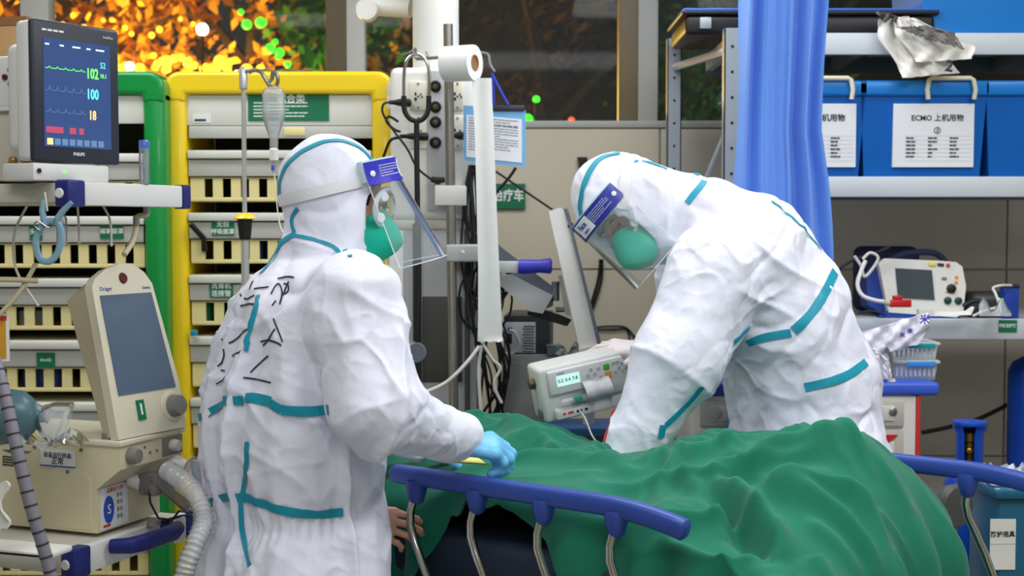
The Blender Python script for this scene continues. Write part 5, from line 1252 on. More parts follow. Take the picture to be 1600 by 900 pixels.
for k in range(5):
    a = 2 * PI * k / 5 + 0.3; MB().tube([(0, 0, 0.10), (0.26 * math.cos(a), 0.26 * math.sin(a), 0.055)], [0.013, 0.010], 8).build('foot', 'stand_steel', ds)
    MB().lathe([(0.008, -0.01), (0.025, -0.008), (0.025, 0.008), (0.008, 0.01)], 12, M=TR(0.26 * math.cos(a), 0.26 * math.sin(a), 0.025, rx=PI / 2)).build('caster', 'rubber', ds)
b0 = W(428, 236, DY - 0.02)
ib = thing('infusion_bottle', 'clear infusion bottle hanging upside down from the drip stand hook', 'bottle', b0)
k_ = DY / F_PX
pf = [(0.006, -0.008), (0.010, -0.004), (0.012, 0.0), (0.012, 24 * k_ * 0.8), (0.020, 32 * k_), (0.030, 48 * k_), (0.0325, 62 * k_), (0.0315, 80 * k_), (0.0325, 88 * k_), (0.026, 96 * k_), (0.010, 99 * k_), (0.002, 100 * k_)]
MB().lathe(pf, 24, sy=0.8).build('bottle_wall', clear('bottle_clear', (246, 250, 250), 0.06, 0.34, fior=1.2), ib)
MB().lathe([(0.009, 1 * k_), (0.010, 20 * k_), (0.018, 32 * k_), (0.028, 48 * k_), (0.0305, 60 * k_)], 20, sy=0.78).build('saline', clear('saline_clear', (224, 230, 234), 0.02, 0.18), ib)
MB().lathe([(0.008, -0.030), (0.013, -0.026), (0.013, 0.004), (0.010, 0.008)], 16).build('cap', 'cap_white', ib)
MB().tube([(0, 0, -0.03), (0.002, 0, -0.06)], [0.006, 0.007], 10).build('drip_chamber', 'clear_tube', ib); MB().rbox(-0.008, 0.004, -0.006, 0.004, -0.055, -0.040, 0.002).build('flow_clip', 'label_blue', ib)
MB().tube(smooth_path([(0, 0, -0.05), LP(ib, W(430, 290, DY - 0.03)), LP(ib, W(436, 345, DY - 0.05)), LP(ib, W(446, 372, DY - 0.10)), LP(ib, W(480, 460, DY - 0.15))], 8), 0.0018, 6).build('drip_line', 'tube_white', ib)
MB().tube([LP(ib, W(441, 374, 3.70)), LP(ib, W(447, 366, 3.70))], 0.007, 8).build('roller_clamp', 'gold', ib)
# ---------------------------------------------------------------- ceiling supply column and what hangs on it
mat('pendant_white', (226, 225, 220), 0.45, var=0.02); mat('pendant_grey', (186, 188, 190), 0.4, var=0.02, metal=0.1); mat('pendant_panel', (78, 78, 74), 0.5); mat('socket_cream', (228, 224, 206), 0.45)
mat('brushed_steel', (168, 164, 156), 0.3, metal=0.9, var=0.08, vscale=20); mat('cable_black', (18, 18, 20), 0.5); mat('cable_white', (218, 216, 210), 0.5)
mat('paper_roll', (240, 240, 238), 0.8, var=0.01); mat('paper_strip', (226, 228, 224), 0.75, var=0.02); mat('core_brown', (150, 110, 66), 0.8); mat('sleeve_blue', (120, 180, 226), 0.4); mat('doc_paper', (232, 234, 238), 0.7)
mat('strap_blue', (40, 60, 190), 0.4); mat('brass', (96, 90, 66), 0.35, metal=0.6); mat('slate', (98, 104, 116), 0.45, var=0.03); mat('grip_blue', (50, 48, 170), 0.4); mat('case_dark', (52, 52, 54), 0.45); mat('grille', (150, 150, 150), 0.45); mat('cabinet_grey', (132, 136, 134), 0.4, metal=0.2, var=0.03)
mat('pump_grey', (212, 212, 208), 0.45, var=0.02); mat('pump_face', (216, 216, 218), 0.42); mat('lcd', (190, 226, 222), 0.3, emit=(190, 236, 228), estr=0.5); mat('lcd_text', (60, 150, 120), 0.5); mat('key_grey', (196, 198, 198), 0.5); mat('key_green', (70, 170, 60), 0.4); mat('key_orange', (230, 150, 60), 0.4); mat('teal_clip', (60, 150, 130), 0.4); mat('red_band', (196, 50, 40), 0.5); mat('silver_tape', (196, 198, 204), 0.35, var=0.03)
PY = 4.30
def zp(py, Y=PY): return W(0, py, Y).z
def xp(px, Y=PY): return W(px, 450, Y).x
pen = thing('supply_column', 'white ceiling supply column with sockets and gas outlets between the two people', 'supply column', (xp(682), PY, 0))
def PX(px, Y=PY): return xp(px, Y) - xp(682)
MB().lathe([(0.073, zp(112)), (0.073, 2.95)], 32).build('ceiling_tube', 'pendant_white', pen, 60)
for k, (px, py) in enumerate(((573, 12),)):
    MB().tube([(PX(640), 0.10, zp(6)), (PX(600), 0.12, zp(2)), (PX(560), 0.12, zp(-2))], 0.03, 16).build('side_arm', 'pendant_white', pen)
    MB().lathe([(0.02, -0.03), (0.034, -0.03), (0.036, 0.0), (0.034, 0.03), (0.02, 0.03)], 20, M=TR(PX(572), 0.08, zp(10), rx=PI / 2)).build('arm_joint', 'pendant_white', pen)
MB().rbox(PX(616), PX(746), -0.13, 0.13, zp(346), zp(112), 0.022, 3).build('head_box', 'pendant_white', pen, 50)
MB().rbox(PX(672), PX(706), -0.136, -0.12, zp(330), zp(118), 0.003).build('outlet_strip', 'pendant_grey', pen)
MB().rbox(PX(612), PX(748), -0.12, 0.12, 0.35, zp(352), 0.012).build('lower_column', 'pendant_grey', pen)
MB().rbox(PX(618), PX(746), -0.128, 0.125, zp(358), zp(344), 0.004).build('joint_band', 'trolley_grey', pen)
MB().rbox(PX(614), PX(636), -0.132, -0.11, 0.40, zp(360), 0.004).build('side_profile', 'pendant_white', pen); MB().rbox(PX(728), PX(736), -0.130, -0.11, 0.40, zp(360), 0.003).build('side_profile', 'pendant_panel', pen)
MB().rbox(PX(664), PX(724), -0.126, -0.118, zp(590), zp(460), 0.003, 2).build('service_panel', 'pendant_panel', pen)
MB().lathe([(0.10, 0.0), (0.20, 0.0), (0.20, 0.02), (0.12, 0.36)], 28).build('base', 'pendant_grey', pen)
for i, (xa, xb) in enumerate(((646, 672), (709, 727))):
    for (ya, yb_) in ((134, 178), (186, 236)):
        s = MB().rbox(PX(xa), PX(xb), -0.137, -0.129, zp(yb_), zp(ya), 0.003).build('socket_plate', 'socket_cream', pen)
        mx_, mz = (PX(xa) + PX(xb)) / 2, (zp(ya) + zp(yb_)) / 2; SM = MB()
        for dx_, dz_, w_, h_ in ((-0.008, 0.006, .005, .009), (-0.008, -0.010, .007, .009), (0.0, -0.002, .005, .004), (0.008, 0.004, .004, .006), (0.012, -0.004, .004, .006)):
            MB().box(mx_ + dx_ - w_ / 2, mx_ + dx_ + w_ / 2, -0.1385, -0.1365, mz + dz_ - h_ / 2, mz + dz_ + h_ / 2).build('socket_hole', 'black_plastic', s)
        for z in (zp(ya) - 0.008, zp(yb_) + 0.008): MB().lathe([(0.0035, 0), (0.0035, 0.002)], 10, M=TR(mx_, -0.137, z, rx=PI / 2)).build('screw', 'steel_grey', s)
for py in (142, 173, 196, 227):
    o = MB().lathe([(0.018, 0.0), (0.018, 0.008), (0.013, 0.010), (0.012, 0.004)], 20, M=TR(PX(685), -0.134, zp(py), rx=PI / 2)).build('gas_outlet', 'black_plastic', pen); MB().lathe([(0.009, 0.0), (0.009, 0.008), (0.005, 0.009)], 16, M=TR(PX(685), -0.134, zp(py), rx=PI / 2)).build('outlet_core', 'brass', o)
for py in (132, 150): MB().rbox(PX(610), PX(624), -0.10, 0.02, zp(py + 26), zp(py), 0.01, 2).build('side_socket', 'pendant_white', pen)
# plugs and leads
def lead(name, px, r, m, label, cat='cable'): return wire(name, px, r, m, label, cat)
for (px, py, w_, l_) in ((628, 160, 22, 'black plug in the upper left socket of the supply column'), (652, 213, 30, 'black plug in the lower left socket of the supply column'), (718, 212, 14, 'black plug in the lower right socket behind the steel pole')):
    p = W(px, py, 4.13); t = thing('power_plug', l_, 'plug', p); MB().tube([(-w_ * 0.001, 0, 0), (0, 0, 0), (w_ * 0.0009, 0.02, 0)], [0.008, 0.013, 0.013], 10).build('plug_body', 'cable_black', t)
    MB().tube([(-w_ * 0.0018, 0, 0), (-w_ * 0.001, 0, 0)], [0.006, 0.007], 8).build('strain_relief', 'cable_black', t)
lead('power_lead', [(612, 160, 4.1), (600, 162, 4.08), (598, 176, 4.08), (612, 200, 4.08), (636, 232, 4.08), (652, 262, 4.08), (676, 282, 4.1)], 0.0035, 'cable_black', 'thin black lead from upper socket down to the small black tap')
lead('power_lead', [(626, 215, 4.1), (612, 218, 4.08), (604, 232, 4.1), (596, 262, 4.14), (590, 330, 4.2)], 0.0045, 'cable_black', 'black lead dropping behind the face shield')
lead('power_lead', [(622, 190, 4.12), (608, 182, 4.10), (604, 190, 4.10), (616, 202, 4.12), (626, 206, 4.12)], 0.004, 'cable_black', 'short looped black lead beside the supply column')
tp = thing('gas_tap', 'small black tap clamped beside the steel pole', 'tap', W(684, 282, 4.12)); MB().tube([(-0.02, 0, 0.004), (0, 0, 0), (0.022, 0, 0.002)], [0.009, 0.011, 0.008], 10).build('tap_body', 'cable_black', tp); MB().tube([(0, 0, 0), (0, 0, -0.012)], 0.008, 10).build('tap_stem', 'cable_black', tp)
# steel pole with clamps
SPY = 4.08
pol = thing('steel_pole', 'brushed steel pole clamped to the supply column', 'pole', (W(706, 450, SPY).x, SPY, 0))
MB().tube([W(713, 900, SPY) - Vector((W(706, 450, SPY).x, SPY, 0)), W(700, 38, SPY) - Vector((W(706, 450, SPY).x, SPY, 0))], 0.0145, 18).build('tube', 'brushed_steel', pol, 60)
def Lq(px, py, Y=SPY): return LP(pol, W(px, py, Y))
a, b = Lq(680, 321), Lq(728, 290); MB().rbox(a.x, b.x, -0.016, 0.09, a.z, b.z, 0.003).build('clamp_block', 'pendant_white', pol)
a, b = Lq(697, 409), Lq(752, 382); MB().rbox(a.x, b.x, -0.020, 0.09, a.z, b.z, 0.006, 3).build('clamp_block', 'pendant_grey', pol)
MB().lathe([(0.004, 0), (0.006, 0.002), (0.004, 0.004)], 12, M=TR(Lq(723, 0).x, -0.019, Lq(0, 394).z, rx=PI / 2)).build('clamp_screw', 'cap_white', pol)
a, b = Lq(650, 92), Lq(697, 89); MB().tube([a, b], 0.005, 8).build('hook_bar', 'wire_steel', pol)
MB().tube(smooth_path([Lq(627, 86), Lq(640, 82), Lq(650, 76), Lq(648, 90), Lq(668, 92), Lq(666, 80)], 6), 0.0035, 8).build('hook', 'wire_steel', pol)
MB().tube(smooth_path([Lq(740, 82), Lq(762, 84), Lq(766, 100), Lq(773, 112), Lq(768, 104)], 5), 0.0035, 8).build('hook', 'wire_steel', pol)
MB().tube([Lq(694, 100), Lq(690, 104)], 0.012, 10).build('bolt', 'steel_grey', pol)
a, b = Lq(775, 426, 4.05), Lq(812, 408, 4.05)
MB().rbox(Lq(752, 0).x, b.x, -0.05, -0.03, a.z, b.z, 0.002).build('handle_bar', 'pendant_grey', pol); o = MB().tube([(b.x - 0.004, -0.04, (a.z + b.z) / 2 + 0.001), (b.x + 0.010, -0.04, (a.z + b.z) / 2), (b.x + 0.06, -0.04, (a.z + b.z) / 2 + 0.002), (b.x + 0.092, -0.04, (a.z + b.z) / 2 + 0.003), (b.x + 0.097, -0.04, (a.z + b.z) / 2 + 0.003)], [0.021, 0.023, 0.020, 0.024, 0.018], 14).build('grip', 'grip_blue', pol); o['label'] = 'blue rubber grip'
# paper roll with a long hanging tail
RY = 4.0; rc = W(742, 98, RY - 0.04); ax = Vector((-0.62, 0.30, 0.0)).normalized()
rol = thing('paper_roll', 'white paper roll on the steel pole with long strip hanging', 'paper roll', rc)
f_, l_, u_ = frame(-ax); M = mat4(Vector((0, 0, 0)), l_, u_, f_)
MB().lathe([(0.024, -0.095), (0.052, -0.095), (0.0525, -0.09), (0.0525, -0.004), (0.052, 0.0), (0.024, 0.0), (0.023, -0.002), (0.023, -0.09)], 40, M=M).build('roll', 'paper_roll', rol, 40)
MB().lathe([(0.019, -0.06), (0.024, -0.06), (0.024, 0.001), (0.020, 0.001), (0.019, -0.002)], 28, M=M).build('core', 'core_brown', rol)
tail = [(738, 768, 122), (739, 769, 160), (741, 771, 190), (743, 773, 250), (745, 776, 330), (747, 780, 420), (747, 784, 500), (746, 785, 533)]
rows = []
for i in range(len(tail) - 1):
    for k in range(6):
        s = k / 6; a0, a1, y = [tail[i][q_] + (tail[i + 1][q_] - tail[i][q_]) * s for q_ in range(3)]
        rows.append([LP(rol, W(a0 + (a1 - a0) * j / 6, y, 3.965 + 0.004 * math.sin(j) + 0.006 * math.sin(y / 60) + 0.02 * (j / 6 - .5))) for j in range(7)])
rows.append([LP(rol, W(746 + 39 * j / 6, 533 + (2 if j % 2 else 0), 3.965)) for j in range(7)])
rows = [[LP(rol, W(724 + 5 * j, 76 + 4.0 * 0, 3.99)) for j in range(7)]] * 0 + rows
MB().sheet(rows, 0.0008).build('strip', 'paper_strip', rol)
# document pouch on a blue strap
dp = thing('document_pouch', 'pale blue document pouch with printed sheet hanging beside the paper strip', 'document pouch', W(772, 166, 4.10), R(6))
def LD(px, py): p = LP(dp, W(px, py, 4.10)); return p
a, b = LD(724, 251), LD(822, 165); sh_ = (LD(822, 261).z - LD(724, 251).z)
def skew(mb): mb.v = [(x, y, z + sh_ * (x - a.x) / (b.x - a.x) * (0.7 if z > -0.05 else 1)) for x, y, z in mb.v]; return mb
skew(MB().box(a.x, b.x, 0, 0.004, a.z, b.z)).build('sleeve', 'sleeve_blue', dp, 0)
pg = skew(MB().box(a.x + 0.008, b.x - 0.012, -0.0015, 0, a.z + 0.012, b.z - 0.028)).build('printed_sheet', 'doc_paper', dp, 0)
sm = skew(scribble(a.x + 0.016, b.x - 0.022, a.z + 0.03, b.z - 0.034, 13, random.Random(4), 0.3)); sm.v = [(x, y - 0.0018, z) for x, y, z in sm.v]; sm.build('small_print', mat('print_grey', (130, 134, 150), 0.6), pg, 0)
MB().rbox(LD(768, 0).x, LD(820, 0).x, -0.004, 0.002, LD(0, 174).z, LD(0, 164).z, 0.002).build('clip_bar', 'monitor_dark', dp)
MB().tube([LD(768, 114), LD(780, 138), LD(794, 164)], 0.004, 8).build('strap', 'strap_blue', dp); MB().tube([LD(769, 114), LD(771, 140), LD(772, 165)], 0.004, 8).build('strap', 'strap_blue', dp)
# stethoscope
sy_ = 4.02
st = thing('stethoscope', 'black stethoscope hanging from the hook on the steel pole', 'stethoscope', W(648, 90, sy_))
def LS(px, py, Y=sy_): return LP(st, W(px, py, Y))
MB().tube(smooth_path([LS(631, 155), LS(631, 125), LS(634, 98), LS(644, 86), LS(656, 86), LS(667, 98), LS(671, 122), LS(670, 155)], 6), 0.005, 10).build('ear_tubes', 'chrome', st, 60)
MB().tube(smooth_path([LS(631, 150), LS(632, 172), LS(640, 185), LS(651, 190)], 6), 0.008, 10).build('rubber_arm', 'cable_black', st, 60); MB().tube(smooth_path([LS(670, 150), LS(669, 172), LS(662, 185), LS(651, 190)], 6), 0.008, 10).build('rubber_arm', 'cable_black', st, 60)
MB().tube(smooth_path([LS(651, 188), LS(651, 230), LS(652, 300), LS(653, 400), LS(653, 480), LS(652, 535)], 6), 0.0085, 10).build('rubber_tube', 'cable_black', st, 60)
bl_ = MB().lathe([(0.012, -0.016), (0.030, -0.010), (0.033, 0.0), (0.031, 0.006), (0.002, 0.007)], 28, M=TR(*LS(650, 550), rx=PI / 2, rz=R(8))).build('chest_piece', 'chrome', st); MB().lathe([(0.026, 0.006), (0.026, 0.0085), (0.002, 0.009)], 24, M=TR(*LS(650, 550), rx=PI / 2, rz=R(8))).build('diaphragm', 'slate', bl_)
bw = thing('pole_bar', 'black vertical profile behind the hanging stethoscope', 'rail', W(653, 900, 4.15)); MB().rbox(-0.013, 0.013, 0, 0.02, 0.0, 1.10, 0.002).build('profile', 'cable_black', bw)
# cable bundle behind the strip
rn = random.Random(8); cab = []
for k in range(11):
    x0 = rn.uniform(722, 748); x1 = rn.uniform(724, 800)
    px = [(rn.uniform(734, 742), 258, 4.16), (x0, 340 + rn.uniform(-20, 20), 4.15), (x1, 430 + rn.uniform(-20, 20), 4.14), (rn.uniform(728, 796), 500 + rn.uniform(-20, 20), 4.12), (rn.uniform(745, 798), 570 + rn.uniform(-15, 15), 4.13), (rn.uniform(748, 790), 650, 4.16)]
    lead('hanging_cable', px, rn.uniform(0.003, 0.0055), 'cable_black', 'black cable in the tangle behind the hanging paper strip')['group'] = 'tangled cables behind the paper strip'
for k in range(5):
    cx_, cy2 = rn.uniform(735, 795), rn.uniform(440, 480); rx_, ry_ = rn.uniform(16, 28), rn.uniform(30, 55)
    lead('hanging_cable', [(cx_ + rx_ * math.cos(2 * PI * q_ / 10), cy2 + ry_ * math.sin(2 * PI * q_ / 10), 4.12 + 0.01 * k) for q_ in range(11)], 0.0035, 'cable_black', 'black cable in the tangle behind the hanging paper strip')['group'] = 'tangled cables behind the paper strip'
lead('white_lead', [(655, 617, 4.0), (690, 602, 4.0), (712, 585, 4.0), (735, 560, 4.02), (748, 542, 4.05)], 0.006, 'cable_white', 'white lead crossing in front of the steel pole'); lead('white_lead', [(752, 540, 4.05), (748, 580, 4.05), (752, 650, 4.05)], 0.0055, 'cable_white', 'white lead hanging straight down below the paper strip'); lead('white_lead', [(756, 540, 4.06), (770, 562, 4.05), (782, 575, 4.05), (772, 600, 4.05), (784, 630, 4.05)], 0.0045, 'cable_white', 'white lead curling right among black cables')
# green sign on the wall behind
sgn = thing('wall_sign', 'green sign reading 科治疗车 on the beige wall', 'sign', W(772, 325, YB - 0.02)); a, b = LP(sgn, W(738, 326, YB - 0.02)), LP(sgn, W(821, 287, YB - 0.02)); MB().box(a.x, b.x, 0, 0.012, a.z, b.z).build('plate', 'sign_green', sgn, 0); text('科治疗车', 0.050, 'white_print', sgn, TR(LP(sgn, W(786, 306, YB)).x, -0.0012, (a.z + b.z) / 2) @ FACE, bold=0.0012, sx=0.82)
# ---- display arm, slim white display seen edge-on
ARY = 4.12
arm = thing('display_arm', 'white swing arm with grey joint behind the paper strip holding display', 'arm', W(800, 440, ARY))
def LA(px, py, Y=ARY): return LP(arm, W(px, py, Y))
def slab(px_pts, Y, th, m, name, par, f): 
    P = [f(x, y, Y) for x, y in px_pts]; y0 = sum(p.y for p in P) / len(P)
    return MB().prism([(p.x, p.z) for p in P], y0, y0 + th).build(name, m, par, 30)
slab([(775, 378), (785, 388), (866, 450), (864, 478), (850, 484), (775, 402)], ARY, 0.07, 'slate', 'arm_cover', arm, LA); slab([(775, 428), (800, 430), (864, 462), (848, 490), (826, 486), (775, 440)], ARY - 0.02, 0.06, 'pendant_grey', 'arm_link', arm, LA)
slab([(826, 476), (880, 494), (893, 500), (886, 510), (824, 492)], ARY + 0.02, 0.03, 'cable_black', 'arm_tail', arm, LA)
MB().tube([LA(868, 440), LA(868, 470)], 0.012, 12).build('pivot', 'steel_grey', arm); MB().tube([LA(868, 484), LA(882, 484)], 0.008, 10).build('pivot_pin', 'steel_grey', arm)
slab([(872, 430), (878, 430), (892, 492), (884, 492)], ARY - 0.01, 0.03, 'pendant_grey', 'mount_plate', arm, LA)
dis = thing('slim_display', 'slim white display turned edge-on above the syringe pump', 'display', W(900, 545, 4.0))
def LDs(px, py, Y=4.0): return LP(dis, W(px, py, Y))
slab([(857, 330), (876, 324), (886, 334), (938, 548), (908, 555)], 4.0, 0.05, 'pendant_white', 'edge_frame', dis, LDs); slab([(884, 330), (889, 333), (930, 500), (942, 546), (936, 548)], 3.99, 0.16, 'slate', 'screen_side', dis, LDs)
slab([(904, 545), (938, 540), (940, 560), (908, 566)], 3.99, 0.05, 'pump_grey', 'foot_socket', dis, LDs); MB().tube([LDs(884, 326), LDs(890, 345)], 0.006, 8).build('hinge', 'steel_grey', dis); MB().tube([LDs(890, 350), LDs(896, 358)], 0.009, 8).build('wire_holder', 'cable_black', dis)
MB().tube([LDs(918, 556, 4.02), LP(dis, W(925, 900, 4.02))], 0.018, 14).build('post', 'pendant_grey', dis)
lead('overhead_wire', [(775, 268, 4.25), (800, 285, 4.22), (840, 312, 4.15), (878, 338, 4.05), (895, 352, 4.0)], 0.0035, 'cable_black', 'thin black wire slanting from document pouch to slim display')
lead('overhead_wire', [(806, 262, 4.2), (795, 278, 4.2), (772, 305, 4.2)], 0.005, 'cable_black', 'short black wire below the document pouch')
lead('hanging_cable', [(938, 405, 5.28), (936, 430, 5.28), (928, 462, 5.28), (918, 488, 5.28)], 0.006, 'cable_black', 'black cable pair below the tilted face shield'); lead('hanging_cable', [(941, 405, 5.28), (940, 435, 5.28), (932, 465, 5.28), (922, 490, 5.28)], 0.005, 'cable_black', 'thin black cable right of the cable below the shield')
lead('hanging_cable', [(928, 512, 5.285), (950, 510, 5.285), (975, 511, 5.285), (988, 522, 5.285), (1000, 540, 5.285)], 0.004, 'cable_black', 'black cable arching to the white gloved hand'); lead('hanging_cable', [(928, 514, 5.285), (955, 515, 5.285), (978, 514, 5.285), (984, 530, 5.285), (988, 545, 5.285)], 0.003, 'cable_black', 'thin black cable under the arching cable by white glove')
bx_ = thing('black_bracket', 'small black bracket behind the bent hood', 'bracket', W(912, 255, YB - 0.035)); MB().prism([(-0.024, 0.024), (0.014, 0.024), (0.019, -0.024), (-0.014, -0.036)], 0, 0.032).build('bracket_body', 'cable_black', bx_)
# ---- computer tower on grey cabinet
gc0 = W(785, 556, 4.22); gz = gc0.z
gcab = thing('grey_cabinet', 'plain grey metal cabinet below the computer tower', 'cabinet', (gc0.x, 4.22, 0), R(-4)); gx = W(875, 556, 4.22).x - gc0.x
MB().rbox(0, gx, 0, 0.35, 0.05, gz, 0.004).build('carcass', 'cabinet_grey', gcab); MB().rbox(0.004, gx - 0.004, -0.004, 0.002, 0.08, gz - 0.02, 0.003).build('door', 'cabinet_grey', gcab); MB().rbox(0.0, gx, 0.01, 0.34, 0.0, 0.05, 0.003).build('plinth', 'rubber', gcab)
pcx = W(787, 556, 4.3); pc = thing('computer_tower', 'black computer tower with perforated metal rear on the grey cabinet', 'computer', (pcx.x, 4.28, gz), R(-4)); k_ = 4.28 / F_PX
MB().rbox(0, 72 * k_, 0.004, 0.30, 0.0, 60 * k_, 0.004).build('case', 'case_dark', pc); rp = MB().rbox(0.004, 50 * k_, -0.001, 0.006, 0.004, 50 * k_, 0.002).build('rear_plate', 'silver_tape', pc)
for i in range(6):
    for j in range(10): MB().lathe([(0.0028, 0), (0.0028, 0.001)], 6, M=TR((31 + i * 3.0 + (j % 2) * 1.5) * k_, -0.0012, (4 + j * 4.4) * k_, rx=PI / 2)).build('vent_hole', 'black_plastic', rp)
MB().rbox(6 * k_, 13 * k_, -0.003, 0.0, 16 * k_, 32 * k_, 0.002).build('power_inlet', 'black_plastic', rp); MB().rbox(7 * k_, 14 * k_, -0.004, 0.0, 36 * k_, 42 * k_, 0.002).build('blue_connector', 'grip_blue', rp)
MB().tube(smooth_path([(10 * k_, -0.004, 38 * k_), (20 * k_, -0.03, 34 * k_), (26 * k_, -0.03, 14 * k_), (14 * k_, -0.02, 2 * k_), (0, -0.02, 4 * k_), (-6 * k_, -0.02, 20 * k_), (2 * k_, -0.02, 40 * k_)], 6), 0.004, 8).build('lead', 'cable_white', pc)
dkx = W(855, 556, 4.2); dk = thing('dark_bin', 'small dark box beside the computer tower', 'box', (dkx.x, 4.20, gz)); MB().rbox(0, 0.04, 0, 0.06, 0, 0.028, 0.003).build('box_body', 'slate', dk); MB().rbox(-0.002, 0.042, -0.002, 0.062, 0.028, 0.034, 0.002).build('box_lid', 'bag_teal', dk)
wbag = MB().sheet([[W(870 + 40 * i / 8 + 3 * math.sin(j * 2.1), 568 - 34 * j / 8 * (0.7 + 0.3 * math.sin(i * 1.3)), 4.06 + 0.03 * math.sin(i * 1.7 + j)) for j in range(9)] for i in range(9)], 0.002).build('plastic_bag', 'clear_plastic'); tag(wbag, 'crumpled clear bag between slim display foot and computer tower', 'plastic bag')
# ---- syringe pump
PYY = 3.66; pr0 = W(912, 606, PYY)
pmp = thing('syringe_pump', 'grey syringe pump with lit display tilted beside the bent figure', 'syringe pump', pr0, rot=(R(4), R(-11), R(14)))
k_ = PYY / F_PX; w2, h2 = 70 * k_, 44 * k_
MB().rbox(-w2, w2, 0.0, 0.115, -h2, h2, 0.012, 3).build('case', 'pump_grey', pmp, 50); fcp = MB().rbox(-w2 * 0.80, w2 * 0.99, -0.012, 0.01, -h2 * 0.0, h2 * 0.86, 0.006, 2).build('control_panel', 'pump_face', pmp)
lc = MB().box(-w2 * 0.62, -w2 * 0.08, -0.0135, -0.011, h2 * 0.28, h2 * 0.66).build('display', 'lcd', fcp, 0)
for i, s in enumerate(('5.2', '0.4', '7.8')): text(s, 0.013, 'lcd_text', lc, TR(-w2 * (0.53 - 0.17 * i), -0.0138, h2 * 0.47) @ FACE, bold=0.0004)
text('AGILIA', 0.007, 'print_dark', fcp, TR(-w2 * 0.5, -0.0125, h2 * 0.73) @ FACE)
for (x, z) in ((0.12, .45), (0.20, .64), (0.28, .45), (0.20, .28), (0.38, .62), (0.40, .30), (0.74, .70), (0.84, .70), (0.94, .62), (0.76, .36), (0.86, .48), (0.95, .36)): MB().lathe([(0.0058, 0), (0.0055, 0.003), (0.001, 0.0035)], 12, M=TR(x * w2, -0.012, z * h2, rx=PI / 2)).build('key', 'key_grey', fcp); MB().lathe([(0.0016, 0.0035), (0.0016, 0.0042)], 6, M=TR(x * w2, -0.012, z * h2, rx=PI / 2)).build('key_mark', 'print_dark', fcp)
MB().rbox(0.50 * w2, 0.64 * w2, -0.0155, -0.011, 0.50 * h2, 0.72 * h2, 0.002).build('start_key', 'key_green', fcp); MB().rbox(0.52 * w2, 0.66 * w2, -0.0155, -0.011, 0.20 * h2, 0.44 * h2, 0.002).build('stop_key', 'key_orange', fcp)
MB().rbox(-w2 * 0.78, w2 * 0.95, -0.020, 0.01, -h2 * 0.92, -h2 * 0.50, 0.008, 2).build('syringe_bed', 'pump_face', pmp)
MB().tube([(-w2 * 0.62, -0.022, -h2 * 0.28), (w2 * 0.05, -0.022, -h2 * 0.28)], 0.012, 14).build('syringe_barrel', 'clear_plastic', pmp); MB().rbox(-w2 * 0.34, -w2 * 0.12, -0.034, -0.012, -h2 * 0.36, -h2 * 0.12, 0.004).build('barrel_clamp', 'teal_clip', pmp)
cv = [[(w2 * (-0.05 + 0.62 * i / 8), -0.014 - 0.030 * math.sin(PI * min(1, j / 7)) - 0.004 * math.sin(i), h2 * (0.26 - 1.08 * j / 10)) for j in range(11)] for i in range(9)]
MB().sheet(cv[::-1], 0.003).build('cover_flap', 'silver_tape', pmp)
MB().rbox(-w2 * 0.74, -w2 * 0.22, -0.0215, -0.019, -h2 * 0.86, -h2 * 0.56, 0.001).build('bed_label', 'pump_face', pmp)
for x in (-.62, -.5, -.44, -.3, -.24, -.1): MB().box(w2 * x, w2 * (x + 0.07), -0.0222, -0.0208, -h2 * 0.74, -h2 * 0.66).build('bed_mark', 'red_print' if x < -.4 else 'print_dark', pmp, 0)
MB().rbox(-w2 - 0.001, -w2 + 0.002, 0.03, 0.07, -h2 * 0.35, h2 * 0.3, 0.001).build('side_label', 'pump_face', pmp)
o = MB().lathe([(0.012, 0.0), (0.016, 0.004), (0.014, 0.018), (0.002, 0.020)], 18, M=TR(-w2 * 0.99, 0.05, h2 * 0.40, ry=-PI / 2)).build('side_knob', 'brass', pmp); MB().rbox(-w2 - 0.006, -w2 + 0.014, 0.012, 0.05, -h2 * 0.85, -h2 * 0.52, 0.006).build('side_button', 'slate', pmp)
MB().rbox(w2 * 0.62, w2 * 0.98, -0.0135, -0.01, -h2 * 0.38, h2 * 0.05, 0.003).build('plunger_guard', 'key_grey', pmp); MB().rbox(-0.02, 0.06, 0.10, 0.20, -h2 * 0.3, h2 * 0.3, 0.006).build('pole_clamp', 'pump_grey', pmp)
lead('infusion_line', [(905, 640, 3.63), (915, 655, 3.60), (925, 680, 3.55), (938, 698, 3.50), (943, 706, 3.46)], 0.0022, 'tube_white', 'thin white infusion line from the pump down to the blanket', 'tube')
rs_ = MB().tube(smooth_path([W(962, 640, 3.50), W(958, 660, 3.48), W(950, 680, 3.46), W(944, 704, 3.44)], 6), 0.010, 8, flat=0.4).build('red_strap', 'red_band'); tag(rs_, 'red strap at the cuff of the bent figure', 'strap')
# blue cart top seen low between pump and blanket
bc0 = W(850, 690, 3.95); blu = thing('blue_case', 'dark blue equipment case low behind the blanket under the pump', 'case', (bc0.x, 3.95, 0)); MB().rbox(0, 0.26, 0, 0.2, 0.30, W(0, 668, 3.95).z, 0.012).build('case_body', 'bed_blue', blu); MB().rbox(0.01, 0.25, -0.004, 0.0, 0.5, W(0, 680, 3.95).z, 0.003).build('case_front', 'mattress_navy', blu); MB().rbox(0.02, 0.24, 0.02, 0.18, 0.0, 0.30, 0.01).build('case_stand', 'mattress_navy', blu)
